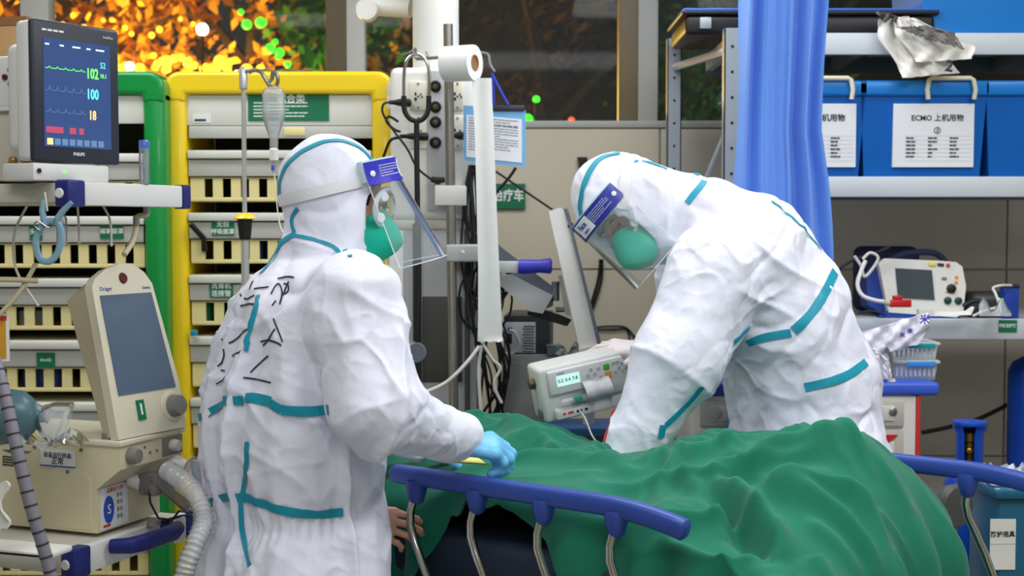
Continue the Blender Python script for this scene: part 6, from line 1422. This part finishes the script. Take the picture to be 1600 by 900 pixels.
# ---------------------------------------------------------------- curtain, shelving and cart at the right
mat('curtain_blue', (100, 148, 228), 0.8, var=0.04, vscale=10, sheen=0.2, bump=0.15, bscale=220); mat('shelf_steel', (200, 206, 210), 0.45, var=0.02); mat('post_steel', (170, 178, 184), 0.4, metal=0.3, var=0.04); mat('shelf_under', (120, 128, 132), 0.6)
mat('bin_blue', (0, 92, 176), 0.3, var=0.04, coat=0.2); mat('bin_blue_lid', (20, 120, 200), 0.3, var=0.04); mat('handle_cream', (226, 218, 188), 0.45); mat('case_black', (26, 26, 30), 0.45); mat('case_blue_edge', (50, 110, 200), 0.4); mat('film_white', (238, 234, 224), 0.5, var=0.04); mat('film_grey', (120, 116, 112), 0.4, var=0.1, vscale=30)
mat('defib_white', (226, 224, 216), 0.42); mat('defib_blue', (28, 66, 158), 0.42); mat('defib_screen', (72, 80, 84), 0.2); mat('key_dark', (26, 60, 54), 0.4); mat('key_yellow', (226, 220, 70), 0.4); mat('key_red', (200, 60, 46), 0.4); mat('red_plug', (196, 30, 34), 0.35); mat('pack_navy', (28, 34, 66), 0.75)
mat('cart_white', (220, 216, 210), 0.45, var=0.02); mat('cart_blue', (62, 96, 204), 0.4); mat('cart_red', (204, 44, 36), 0.4); mat('basket_grey', (196, 200, 204), 0.35); mat('basket_teal', (20, 160, 160), 0.4); mat('basket_blue', (60, 150, 226), 0.4); mat('purple_print', (90, 70, 180), 0.6); mat('cyl_blue', (10, 70, 176), 0.38, var=0.05); mat('brass_valve', (170, 130, 60), 0.35, metal=0.8); mat('bin_teal', (30, 92, 120), 0.35, var=0.05)
mat('film_soft', (240, 238, 248), 0.4, var=0.03); clear('basket_clear', (226, 230, 234), 0.15, 0.55); clear('film_clear', (240, 238, 246), 0.12, 0.6)
CUY = 3.925
def zr(py, Y): return W(0, py, Y).z
# curtain, gathered
cur = thing('curtain', 'blue pleated hospital curtain gathered beside the metal shelving', 'curtain', (W(1222, 450, CUY).x, CUY, 0))
rows = []; NU = 140
edge = [(-60, 1158, 1297), (0, 1156, 1295), (100, 1154, 1288), (200, 1150, 1284), (290, 1143, 1296), (360, 1140, 1300), (430, 1140, 1302), (700, 1138, 1306), (1100, 1135, 1310)]
for i in range(46):
    py = -120 + 1120 * i / 45; e0 = np.interp(py, [e[0] for e in edge], [e[1] for e in edge]); e1 = np.interp(py, [e[0] for e in edge], [e[2] for e in edge]); row = []
    for j in range(NU):
        u = j / (NU - 1); ph = u * 4.3 + 0.10 * math.sin(py / 130 + u * 6) + 0.16 * math.sin(py / 300 + 2 * u)
        amp = 0.030 * (0.7 + 0.5 * math.sin(u * 9 + 1)); yy = CUY + amp * math.cos(2 * PI * ph) + 0.005 * math.cos(2 * PI * ph * 2.0 + 1) + 0.03 * (u - .5)
        p = W(e0 + (e1 - e0) * (u + 0.018 * math.sin(2 * PI * ph)), py, CUY); row.append((p.x - cur.location.x, yy - CUY, min(p.z, 2.9) if i else 2.9))
    rows.append(row)
MB().sheet(rows, 0.002).build('cloth', 'curtain_blue', cur, 80); MB().tube([(-0.16, 0, 2.915), (0.6, 0, 2.915)], 0.012, 10).build('curtain_rail', 'shelf_steel', cur)
for k in range(5): MB().tube([(-0.12 + 0.06 * k, 0, 2.90), (-0.12 + 0.06 * k, 0, 2.93)], 0.004, 6).build('glider', 'shelf_steel', cur)
# shelving
SHY = 4.45
shl = thing('metal_shelving', 'light grey metal shelving with perforated posts behind the bent figure', 'shelving', (W(1140, 450, SHY).x, SHY, 0))
def SX(px, Y=SHY): return W(px, 450, Y).x - W(1140, 450, SHY).x
SW = 1.75; SD = 0.55
for (ya, yb_) in ((52, 86), (276, 308), (498, 530)):
    zt2, zb2 = zr(ya, SHY), zr(yb_, SHY)
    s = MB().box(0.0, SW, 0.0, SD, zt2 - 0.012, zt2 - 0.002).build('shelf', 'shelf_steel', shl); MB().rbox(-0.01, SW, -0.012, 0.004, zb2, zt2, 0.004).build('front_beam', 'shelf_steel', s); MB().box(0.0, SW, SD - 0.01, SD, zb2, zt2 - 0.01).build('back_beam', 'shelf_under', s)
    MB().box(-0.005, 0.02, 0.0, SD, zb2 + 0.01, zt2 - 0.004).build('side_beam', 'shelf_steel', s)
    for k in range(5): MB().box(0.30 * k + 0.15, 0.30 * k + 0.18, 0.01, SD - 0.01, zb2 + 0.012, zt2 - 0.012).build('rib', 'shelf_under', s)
def post(x, y, top, px_w=26):
    p = MB(); p.box(x - 0.026, x + 0.026, y, y + 0.004, 0, top); p.box(x - 0.026, x - 0.022, y, y + 0.045, 0, top); p.box(x + 0.022, x + 0.026, y, y + 0.045, 0, top)
    o = p.build('post', 'post_steel', shl)
    z = top - 0.06
    while z > 1.2:
        MB().lathe([(0.005, 0), (0.005, 0.0012)], 10, M=TR(x, y - 0.0001, z, rx=PI / 2)).build('slot', 'black_plastic', o); z -= 0.083
post(0.0, -0.02, zr(45, SHY)); post(SW, -0.02, zr(45, SHY)); post(SW, SD - 0.03, zr(45, SHY))
rx_ = SX(1052, 4.95); post(rx_, SD - 0.05, zr(60, 4.95))
for (z0, z1) in ((zr(92, 4.7), zr(92, 4.7)), (1.66, 1.66), (1.19, 1.19), (0.3, 0.3)): MB().tube([(0, 0.0, z0), (rx_, SD - 0.04, z1)], 0.014, 6).build('end_brace', 'shelf_steel', shl)
MB().tube([(0.0, 0.01, zr(188, SHY)), (rx_ * 0.45, 0.25, zr(290, SHY)), (rx_, SD - 0.04, zr(420, 4.9))], 0.010, 6).build('diagonal_brace', 'shelf_steel', shl)
# storage bins with labels
def storage_bin(label, pxc, w_px, y_top, y_bot, Y, words, lw=(0.05, 0.95), colr='bin_blue', circ=None, handle=True, group='blue storage bins on the shelving', rowsn=6):
    k = Y / F_PX; w = w_px * k; zbm = zr(y_bot, Y); H = zr(y_top, Y) - zbm
    b = thing('storage_bin', label, 'storage bin', (W(pxc, 450, Y).x, Y, zbm), 0, group)
    v = []; d = 0.36
    for (s, y0, z) in ((0.92, 0.012, 0.0), (1.0, 0.0, H * 0.86)): v += [(-w / 2 * s, y0, z), (w / 2 * s, y0, z), (w / 2 * s, d - y0, z), (-w / 2 * s, d - y0, z)]
    MB().add(v, [(3, 2, 1, 0), (4, 5, 6, 7), (0, 1, 5, 4), (1, 2, 6, 5), (2, 3, 7, 6), (3, 0, 4, 7)]).build('tub', colr, b, 0)
    MB().rbox(-w / 2 - 0.012, w / 2 + 0.012, -0.012, d + 0.012, H * 0.84, H, 0.010, 3).build('lid', 'bin_blue_lid', b)
    if handle:
        hx = w * 0.19; hc = w * 0.20; MB().tube([(hc - hx * 0.95, -0.022, H * 0.80), (hc - hx, -0.024, H * 0.90), (hc - hx * 0.92, -0.022, H * 1.0), (hc - hx * 0.8, -0.020, H * 1.02), (hc + hx * 0.8, -0.020, H * 1.02), (hc + hx * 0.92, -0.022, H * 1.0), (hc + hx, -0.024, H * 0.90), (hc + hx * 0.95, -0.022, H * 0.80)], 0.0075, 8).build('latch_handle', 'handle_cream', b)
    if words:
        lx0, lx1 = -w / 2 + w * lw[0], -w / 2 + w * lw[1]; lz0, lz1 = H * 0.10, H * 0.76
        pg = MB().add([(lx0, -0.002, lz0 + 0.0), (lx1, -0.002, lz0), (lx1, -0.004, lz1), (lx0, -0.004, lz1), (lx0, 0.016, lz0), (lx1, 0.016, lz0), (lx1, 0.004, lz1), (lx0, 0.004, lz1)], [(0, 1, 2, 3), (4, 7, 6, 5), (0, 4, 5, 1), (2, 6, 7, 3), (1, 5, 6, 2), (0, 3, 7, 4)]).build('paper_label', 'label_white', b, 0); cx = (lx0 + lx1) / 2
        text(words, (lx1 - lx0) * 0.092, 'print_dark', pg, TR(cx + 0.012, -0.0046, lz0 + (lz1 - lz0) * 0.77) @ FACE, bold=0.0005)
        if circ: text(circ, (lx1 - lx0) * 0.10, 'print_dark', pg, TR(cx + 0.012, -0.0044, lz0 + (lz1 - lz0) * 0.57) @ FACE, bold=0.0004)
        for c in range(3):
            sm = scribble(lx0 + (lx1 - lx0) * (0.16 + 0.27 * c), lx0 + (lx1 - lx0) * (0.28 + 0.27 * c), lz0 + (lz1 - lz0) * 0.12, lz0 + (lz1 - lz0) * 0.47, rowsn, random.Random(c), 0.4, 0.3, 0.6); sm.v = [(x, y - 0.0042, z) for x, y, z in sm.v]; sm.build('table_print', 'print_dark', pg, 0)
        for r_ in range(7): zl = lz0 + (lz1 - lz0) * (0.10 + 0.065 * r_); MB().box(lx0 + (lx1 - lx0) * 0.13, lx0 + (lx1 - lx0) * 0.97, -0.0040, -0.0036, zl, zl + 0.0006).build('table_rule', 'key_grey', pg, 0)
    return b
storage_bin('blue storage bin with paper label reading ECMO 上机用物 ②', 1439, 196, 126, 276, SHY + 0.02, 'ECMO 上机用物', (0.26, 0.90), circ='②')
storage_bin('blue storage bin half hidden behind the curtain with paper label', 1250, 196, 126, 276, SHY + 0.02, 'ECMO 上机用物', (0.26, 0.93), circ='①'); storage_bin('blue storage bin at the right frame edge on the middle shelf', 1634, 196, 126, 276, SHY + 0.02, None, handle=False)
storage_bin('large bright blue bin on the top shelf', 1545, 230, -110, 52, SHY + 0.03, None, colr='bin_blue_lid', handle=False)
# black case on the top shelf
bc = thing('equipment_case', 'flat black case with blue edge on the top shelf', 'case', (W(1270, 450, SHY).x, SHY + 0.03, zr(52, SHY) + 0.001)); k_ = SHY / F_PX
MB().rbox(-200 * k_, 190 * k_, 0, 0.40, 0, 30 * k_, 0.015, 3).build('shell', 'case_black', bc); MB().rbox(-206 * k_, 196 * k_, -0.008, 0.41, 30 * k_, 37 * k_, 0.006).build('rim', 'case_black', bc); MB().rbox(-204 * k_, 195 * k_, -0.009, 0.40, 36 * k_, 40 * k_, 0.004).build('lid_edge', 'case_blue_edge', bc); MB().rbox(-178 * k_, -160 * k_, -0.012, 0.0, 8 * k_, 26 * k_, 0.004).build('latch', 'post_steel', bc)
# crumpled film bag over the top shelf
rn = np.random.RandomState(3); fb = thing('film_bag', 'creased white and grey plastic bag hanging over the top shelf edge', 'plastic bag', W(1420, 52, SHY - 0.03))
def film(pts_l, pts_r, m, name, Y0, nz, par, tw=0.02):
    rows = []
    for i in range(15):
        s = i / 14; a_ = np.array([np.interp(s, np.linspace(0, 1, len(pts_l)), [p[q] for p in pts_l]) for q in (0, 1)]); b_ = np.array([np.interp(s, np.linspace(0, 1, len(pts_r)), [p[q] for p in pts_r]) for q in (0, 1)])
        rows.append([LP(par, W(*(a_ + (b_ - a_) * j / 16 + rn.normal(0, nz, 2)), Y0 + tw * math.sin(j * 0.9 + i * 0.7) + 0.4 * tw * math.sin(j * 1.9 - i))) for j in range(17)])
    return MB().sheet(rows, 0.002).build(name, m, par, 75)
o = film([(1372, 30), (1372, 60), (1400, 98), (1410, 122)], [(1420, 25), (1440, 60), (1480, 92), (1500, 114)], 'film_white', 'fold', SHY - 0.05, 0.3, fb, 0.010); text('2', 0.05, 'print_dark', fb, TR(LP(fb, W(1480, 105, SHY - 0.08)).x, LP(fb, W(0, 0, SHY - 0.10)).y, LP(fb, W(1480, 105, SHY - 0.08)).z, ry=R(10)) @ FACE, bold=0.002)
film([(1395, 30), (1400, 55), (1425, 85), (1432, 98)], [(1430, 28), (1480, 55), (1525, 72), (1518, 92)], 'film_white', 'fold', SHY - 0.075, 0.35, fb, 0.010); film([(1400, 42), (1420, 50), (1440, 58)], [(1450, 40), (1490, 52), (1508, 78)], 'film_grey', 'grey_fold', SHY - 0.115, 0.8, fb, 0.006); film([(1366, 18), (1380, 32)], [(1400, 24), (1410, 36)], 'film_grey', 'grey_fold', SHY - 0.06, 1.0, fb)
# defibrillator
z3 = zr(498, SHY); df0 = W(1392, 490, SHY + 0.03)
dfb = thing('defibrillator', 'white and blue defibrillator with grey screen on the lower shelf', 'defibrillator', (df0.x, SHY + 0.06, z3), rot=(R(-6), R(5), R(-6))); k_ = (SHY + 0.06) / F_PX
fc = [(0, 8), (104, 10), (113, 18), (114, 60), (106, 90), (96, 96), (74, 96), (-14, 92), (-22, 84)]
MB().prism([(x * k_, z * k_) for x, z in fc], 0.0, 0.06).build('front_shell', 'defib_white', dfb); MB().prism([(x * k_, z * k_) for x, z in ((-14, 0), (106, 0), (110, 12), (-4, 10))], 0.004, 0.20).build('base', 'defib_blue', dfb); MB().prism([(x * k_, z * k_) for x, z in ((-2, 4), (102, 6), (108, 88), (90, 95), (-20, 90), (-34, 60), (-30, 20))], 0.05, 0.20).build('rear_shell', 'defib_blue', dfb)
o = MB().prism([(x * k_, z * k_) for x, z in ((12, 32), (68, 34), (60, 80), (4, 78))], -0.004, 0.002).build('screen', 'defib_screen', dfb, 0)
for (x, z, r_, m_) in ((92, 54, 7.5, 'black_plastic'), (88, 35, 6, 'key_dark'), (104, 36, 6, 'key_dark'), (84, 90, 3, 'key_red')): MB().lathe([(r_ * k_, 0), (r_ * k_ * 0.95, 0.006), (r_ * k_ * 0.6, 0.008)], 18, M=TR(x * k_, -0.001, z * k_, rx=PI / 2)).build('knob' if r_ > 7 else 'button', m_, dfb)
MB().rbox(54 * k_, 66 * k_, -0.004, 0, 86 * k_, 92 * k_, 0.002).build('warning_light', 'key_yellow', dfb); MB().rbox(68 * k_, 78 * k_, -0.003, 0, 87 * k_, 92 * k_, 0.002).build('button_pad', 'print_dark', dfb)
for z in (62, 70): MB().rbox(96 * k_, 101 * k_, -0.003, 0, z * k_, (z + 5) * k_, 0.001).build('button', 'key_orange' if 'key_orange' in MATS else 'key_red', dfb)
MB().rbox(76 * k_, 84 * k_, -0.002, 0, 66 * k_, 71 * k_, 0.001).build('button', 'knob_grey', dfb); MB().box(84 * k_, 98 * k_, -0.0015, 0, 46.5 * k_, 48 * k_).build('charge_mark', 'key_red', dfb, 0)
MB().tube(smooth_path([(-6 * k_, 0.03, 88 * k_), (20 * k_, 0.05, 104 * k_), (60 * k_, 0.05, 110 * k_), (80 * k_, 0.06, 104 * k_), (86 * k_, 0.06, 94 * k_)], 5), 0.011, 10).build('carry_handle', 'pack_navy', dfb)
pk = thing('cable_pouch', 'dark navy cable pouch behind the defibrillator', 'pouch', (W(1392, 420, SHY + 0.35).x, SHY + 0.32, z3)); MB().rbox(-0.12, 0.10, 0, 0.12, 0, zr(385, SHY + 0.32) - z3, 0.03, 3).build('pouch_body', 'pack_navy', pk); MB().tube([(-0.10, -0.01, 0.15), (0.08, -0.01, 0.20)], 0.012, 8).build('pouch_roll', 'pack_navy', pk)
for i, (pts, r_, m_, l_) in enumerate((([(1352, 408, 4.44), (1345, 425, 4.42), (1340, 445, 4.40), (1348, 462, 4.38), (1370, 470, 4.36), (1390, 472, 4.34)], 0.007, 'cable_white', 'white paddle cable in front of the defibrillator'), ([(1310, 420, 4.5), (1335, 405, 4.5), (1360, 398, 4.5), (1390, 386, 4.5)], 0.005, 'cable_black', 'black cable trailing behind the defibrillator'), ([(1335, 400, 4.46), (1345, 415, 4.46), (1352, 432, 4.46), (1372, 405, 4.46), (1360, 395, 4.46), (1348, 405, 4.46)], 0.005, 'cable_white', 'grey looped cable left of the defibrillator'),
                                    ([(1520, 494, 4.36), (1540, 485, 4.36), (1560, 478, 4.38), (1556, 460, 4.40), (1552, 450, 4.42), (1565, 446, 4.42), (1580, 446, 4.45)], 0.0045, 'cable_white', 'white cable right of the defibrillator'), ([(1505, 478, 4.44), (1525, 470, 4.44), (1545, 476, 4.42)], 0.008, 'cable_black', 'thick black lead beside the defibrillator'), ([(1340, 490, 4.36), (1360, 486, 4.36), (1384, 492, 4.35)], 0.004, 'cable_black', 'black wire on the shelf under the red connector'))): lead('shelf_cable', pts, r_, m_, l_)
rp_ = thing('red_connector', 'red plug connector in front of the defibrillator', 'connector', W(1398, 478, 4.33)); MB().rbox(-0.018, 0.052, -0.012, 0.012, -0.004, 0.020, 0.004).build('plug', 'red_plug', rp_); MB().rbox(-0.006, 0.022, -0.012, 0.012, 0.018, 0.034, 0.004).build('plug_key', 'red_plug', rp_); MB().tube([(-0.034, 0, 0.012), (-0.014, 0, 0.009)], [0.008, 0.011], 10).build('boot', 'tube_cream', rp_)
sl_ = thing('paper_slip', 'white folded paper on the lower shelf under the defibrillator', 'paper', W(1460, 494, 4.36)); MB().add([(0, 0, 0), (0.12, 0, 0.004), (0.13, 0.0, 0.03), (0.11, 0.01, 0.016), (0.0, 0.01, 0.012), (0, 0.03, 0), (0.12, 0.03, 0.004), (0.13, 0.03, 0.03), (0.11, 0.03, 0.016), (0, 0.03, 0.012)], [(0, 1, 2, 3, 4), (9, 8, 7, 6, 5), (0, 5, 6, 1), (1, 6, 7, 2), (2, 7, 8, 3), (3, 8, 9, 4), (4, 9, 5, 0)]).build('slip', 'sheet_paper', sl_, 0); MB().box(-0.05, 0.0, 0, 0.03, 0, 0.022).build('folded_end', 'sheet_paper', sl_, 0)
ch = thing('charger', 'dark charger unit with green light at the right of the lower shelf', 'charger', (W(1560, 480, 4.5).x, 4.5, z3)); MB().rbox(-0.09, 0.05, 0, 0.14, 0, 0.085, 0.03, 3).build('charger_body', 'case_dark', ch); MB().rbox(-0.002, 0.006, -0.002, 0.002, 0.055, 0.066, 0.002).build('power_light', 'lamp_green_small' if False else mat('lamp_small_green', (60, 240, 100), 0.4, emit=(60, 240, 100), estr=2.0), ch)
nb = thing('navy_box', 'small navy box beside the charger on the lower shelf', 'box', (W(1582, 480, 4.45).x, 4.47, z3)); MB().rbox(-0.02, 0.03, 0, 0.05, 0.0, 0.105, 0.004).build('box_body', 'defib_blue', nb); MB().rbox(-0.021, 0.031, -0.002, 0.052, 0.10, 0.112, 0.003).build('box_lid', 'pack_navy', nb)
cb2 = MB().sheet([[W(1530 + 50 * i / 8, 494 - 30 * math.sin(PI * j / 8) * (0.6 + 0.4 * math.sin(i * 1.4)), 4.33 + 0.05 * j / 8) for j in range(9)] for i in range(9)], 0.001).build('plastic_wrap', 'clear_plastic'); tag(cb2, 'clear plastic wrap at the right end of the lower shelf', 'plastic wrap')
sg2 = thing('shelf_label', 'green label reading 除颤监护仪 on the lower shelf edge', 'label', W(1574, 509, SHY - 0.013)); a, b = LP(sg2, W(1560, 519, SHY - 0.013)), LP(sg2, W(1589, 500, SHY - 0.013)); MB().box(a.x, b.x, -0.002, 0.001, a.z, b.z).build('plate', 'sign_green', sg2, 0); text('除颤监护仪', 0.0135, 'white_print', sg2, TR(0, -0.0024, 0) @ FACE, bold=0.0003, sx=0.85)
# ---- treatment cart
TCY = 3.98; ct0 = W(1085, 618, TCY)
ct = thing('treatment_cart', 'white treatment cart with blue top and red side strip behind the bent figure', 'cart', (ct0.x, TCY, 0)); CWd = W(1467, 618, TCY).x - ct0.x; zt3, zt4 = zr(618, TCY), zr(597, TCY)
MB().rbox(-0.01, CWd, -0.012, 0.45, zt3, zt4, 0.012, 3).build('top', 'cart_blue', ct); bx = CWd - (1467 - 1438) * TCY / F_PX
MB().rbox(0.0, bx - 0.012, 0.0, 0.43, 0.10, zt3, 0.004).build('carcass', 'cart_white', ct); MB().rbox(bx - 0.012, bx, -0.004, 0.43, 0.10, zt3, 0.003).build('side_strip', 'cart_red', ct)
k_ = TCY / F_PX; zz_ = zt3 - 0.008
for i, hgt in enumerate((44, 84, 100, 120)):
    d_ = MB().rbox(0.015, bx - 0.05, -0.012, 0.02, zz_ - hgt * k_, zz_ - 0.006, 0.004).build('drawer', 'trolley_grey', ct)
    MB().rbox(0.05, bx - 0.08, -0.016, -0.010, zz_ - hgt * k_ * 0.8, zz_ - hgt * k_ * 0.25, 0.003).build('drawer_panel', 'cart_white', d_)
    if i == 0: MB().lathe([(0.012, 0.0), (0.012, 0.004), (0.008, 0.006)], 18, M=TR(bx - 0.085, -0.016, zz_ - hgt * k_ * 0.45, rx=PI / 2)).build('lock', 'brushed_steel', d_); MB().lathe([(0.020, 0.0), (0.020, 0.003), (0.018, 0.004)], 22, M=TR(0.06, -0.016, zz_ - hgt * k_ * 0.5, rx=PI / 2)).build('ring_mark', 'trolley_grey', d_)
    if i == 1: MB().prism([(bx - 0.12, zz_ - 0.02), (bx - 0.07, zz_ - 0.02), (bx - 0.10, zz_ - 0.045)], -0.018, -0.01).build('pull_tab', 'cart_red', d_)
    zz_ -= hgt * k_ + 0.004
for x in (0.04, bx - 0.06):
    for y in (0.05, 0.38): MB().lathe([(0.012, -0.015), (0.045, -0.012), (0.045, 0.012), (0.012, 0.015)], 14, M=TR(x, y, 0.05, rx=PI / 2)).build('caster', 'rubber', ct); MB().tube([(x, y, 0.08), (x, y, 0.12)], 0.012, 8).build('caster_stem', 'steel_grey', ct)
# baskets on the cart
def basket(label, y0, y1, m2, Y=4.05):
    zb3, zt5 = zr(y1, Y), zr(y0, Y); x0, x1 = W(1394, 450, Y).x, W(1470, 450, Y).x; b = thing('stacking_basket', label, 'basket', ((x0 + x1) / 2, Y, zb3), 0, 'stacking baskets on the cart'); w = (x1 - x0) / 2; H = zt5 - zb3
    v = []
    for (s, z) in ((0.86, 0.0), (0.95, H * 0.9)): v += [(-w * s, (1 - s) * 0.1, z), (w * s, (1 - s) * 0.1, z), (w * s, 0.2 - (1 - s) * 0.1, z), (-w * s, 0.2 - (1 - s) * 0.1, z)]
    MB().add(v, [(3, 2, 1, 0), (0, 1, 5, 4), (1, 2, 6, 5), (2, 3, 7, 6), (3, 0, 4, 7)]).build('tub', 'basket_clear', b, 0)
    rim = MB(); rim.rbox(-w, w, -0.008, 0.004, H * 0.84, H, 0.002); rim.rbox(-w, w, 0.196, 0.208, H * 0.84, H, 0.002); rim.rbox(-w, -w + 0.01, 0, 0.2, H * 0.84, H, 0.002); rim.rbox(w - 0.01, w, 0, 0.2, H * 0.84, H, 0.002); rim.build('rim', 'basket_grey', b)
    MB().rbox(-w * 0.40, w * 0.78, -0.011, -0.007, H * 0.70, H * 0.96, 0.002).build('label_strip', m2, b)
    for k in range(9): MB().box(-w * 0.8 + k * w * 0.19, -w * 0.8 + k * w * 0.19 + 0.006, 0.001, 0.003, H * 0.2, H * 0.66).build('slot', 'basket_grey', b)
basket('lower clear stacking basket with blue strip on the cart', 563, 594, 'basket_blue'); basket('upper clear stacking basket with teal strip on the cart', 535, 564, 'basket_teal')
wbg = thing('white_bag', 'white plastic bag with purple print lying over the stacked baskets', 'plastic bag', W(1400, 535, 4.0)); film([(1346, 520), (1348, 545), (1356, 560)], [(1450, 488), (1452, 510), (1436, 538)], 'film_soft', 'bag_film', 4.0, 0.4, wbg, 0.012); film([(1352, 540), (1356, 560), (1372, 592)], [(1372, 548), (1390, 566), (1394, 592)], 'film_soft', 'bag_film', 3.99, 0.4, wbg, 0.01)
for (px, py, s_) in ((1445, 500, 0.03), (1422, 518, 0.016), (1410, 524, 0.016)): p = LP(wbg, W(px, py, 3.945)); text('米', s_, 'purple_print', wbg, TR(p.x, p.y, p.z) @ FACE, bold=0.001, name='print_mark')
tbm = thing('metal_loop', 'curved metal tube standing beside the stacked baskets on the cart', 'tube', (W(1385, 594, 4.0).x, 4.0, zt4)); MB().tube(smooth_path([(-0.03, 0, 0.09), (-0.008, 0, 0.102), (0.010, 0, 0.08), (0.016, 0, 0.045), (0.014, 0, 0.004)], 6), 0.006, 10).build('loop', 'brushed_steel', tbm); MB().lathe([(0.014, 0), (0.012, 0.008)], 14, M=TR(0.014, 0, 0)).build('foot', 'handle_cream', tbm)
rbx = thing('grey_socket', 'grey connector block beside the metal loop on the cart', 'connector', (W(1366, 594, 3.99).x, 3.99, zt4)); MB().rbox(-0.03, 0.016, 0, 0.04, 0, 0.05, 0.008, 2).build('block', 'basket_grey', rbx); MB().lathe([(0.010, 0), (0.010, 0.006), (0.006, 0.006)], 14, M=TR(0.0, 0, 0.022, rx=PI / 2)).build('port', 'key_grey', rbx)
# ---- oxygen cylinder
OY = 3.75; oc = thing('oxygen_cylinder', 'blue oxygen cylinder with valve guard beside the far bed rail', 'gas cylinder', (W(1519, 450, OY).x, OY, 0)); k_ = OY / F_PX
MB().lathe([(39 * k_, 0.0), (40 * k_, 0.01), (40 * k_, zr(770, OY)), (37 * k_, zr(752, OY)), (30 * k_, zr(738, OY)), (16 * k_, zr(730, OY)), (14 * k_, zr(722, OY))], 32).build('tank', 'cyl_blue', oc, 60)
g = MB(); g.box(0, 0.001, 0, 0.001, 0, 0.001); gd = []
rows = []
for i in range(9):
    z = zr(726, OY) + (zr(660, OY) - zr(726, OY)) * i / 8; rows.append([((21 + (5 if i > 6 else 0)) * k_ * math.cos(a), 21 * k_ * math.sin(a), z) for a in [R(-68 + 316 * j / 30) for j in range(31)]])
MB().sheet(rows, 0.004).build('valve_guard', 'cyl_blue', oc, 60); MB().lathe([(0.006, zr(728, OY)), (0.012, zr(725, OY)), (0.012, zr(690, OY)), (0.018, zr(688, OY)), (0.018, zr(676, OY)), (0.006, zr(674, OY))], 16).build('valve', 'brass_valve', oc)
MB().lathe([(0.020, zr(664, OY)), (26 * k_, zr(664, OY)), (27 * k_, zr(661, OY)), (26 * k_, zr(658, OY)), (0.020, zr(658, OY))], 26).build('guard_ring', 'cyl_blue', oc, 60)
MB().lathe([(0.008, 0), (0.008, 0.03), (0.005, 0.032)], 12, M=TR(0, 0, zr(702, OY), rx=PI / 2)).build('outlet', 'brass_valve', oc)
oc.rotation_euler = (0, 0, R(-20))
cyl2 = thing('gas_tank', 'large dark blue tank at the right frame edge', 'gas cylinder', (W(1612, 450, 4.7).x, 4.7, 0)); MB().lathe([(0.07, 0), (0.075, 0.02), (0.075, zr(580, 4.7)), (0.06, zr(566, 4.7)), (0.02, zr(556, 4.7))], 28).build('tank', 'cyl_blue', cyl2, 60); MB().tube([(0, 0, zr(558, 4.7)), (0, 0, zr(540, 4.7))], 0.014, 10).build('valve', 'brass_valve', cyl2)
# ---- labelled crate, bottom right
CRY = 3.35; cr = thing('supply_crate', 'teal blue crate with white label reading 防护用具 at the bottom right', 'crate', (W(1566, 450, CRY).x, CRY, 0), R(2)); MB().rbox(0, 0.42, 0, 0.2, 0.0, zr(776, CRY), 0.012, 2).build('crate_body', 'bin_teal', cr); MB().rbox(-0.012, 0.43, -0.012, 0.21, zr(780, CRY), zr(764, CRY), 0.008, 2).build('crate_rim', 'bin_teal', cr)
lbp = MB().box(W(1561, 0, CRY).x - cr.location.x, W(1602, 0, CRY).x - cr.location.x, -0.002, 0.001, zr(890, CRY), zr(811, CRY)).build('paper_label', 'sheet_paper', cr, 0); lx_ = W(1581, 0, CRY).x - cr.location.x; text('防护用具', 0.0155, 'print_dark', lbp, TR(lx_, -0.0026, zr(835, CRY)) @ FACE, bold=0.0004)
MB().box(W(1561, 0, CRY).x - cr.location.x, W(1602, 0, CRY).x - cr.location.x, -0.0024, -0.0019, zr(850.5, CRY), zr(849, CRY)).build('label_rule', 'key_grey', lbp, 0)
lid_ = thing('crate_bag', 'clear plastic bag lying on the teal crate', 'plastic bag', W(1580, 765, CRY)); MB().sheet([[(-0.04 + 0.16 * i / 8, 0.02 + 0.12 * j / 8, 0.006 + 0.05 * abs(math.sin(i * 1.3) * math.sin(j * 0.9))) for j in range(9)] for i in range(9)], 0.001).build('film', 'clear_plastic', lid_)
gx0 = thing('round_cover', 'dark grey round cover beside the end of the blanket', 'cover', W(1490, 790, 3.35)); MB().lathe([(0.01, -0.02), (0.05, -0.018), (0.056, 0.0), (0.05, 0.018), (0.01, 0.02)], 22, M=TR(0, 0, 0, rx=PI / 2, rz=R(30))).build('disc', 'pendant_panel', gx0); MB().tube([(0, 0, 0), (0, 0, -0.50)], 0.012, 8).build('stem', 'steel_grey', gx0)
lead('floor_cable', [(1440, 676, 4.9), (1480, 668, 4.9), (1530, 654, 4.9), (1590, 624, 4.9), (1620, 605, 4.9)], 0.008, 'cable_black', 'thick black cable along the grey wall above the oxygen cylinder')
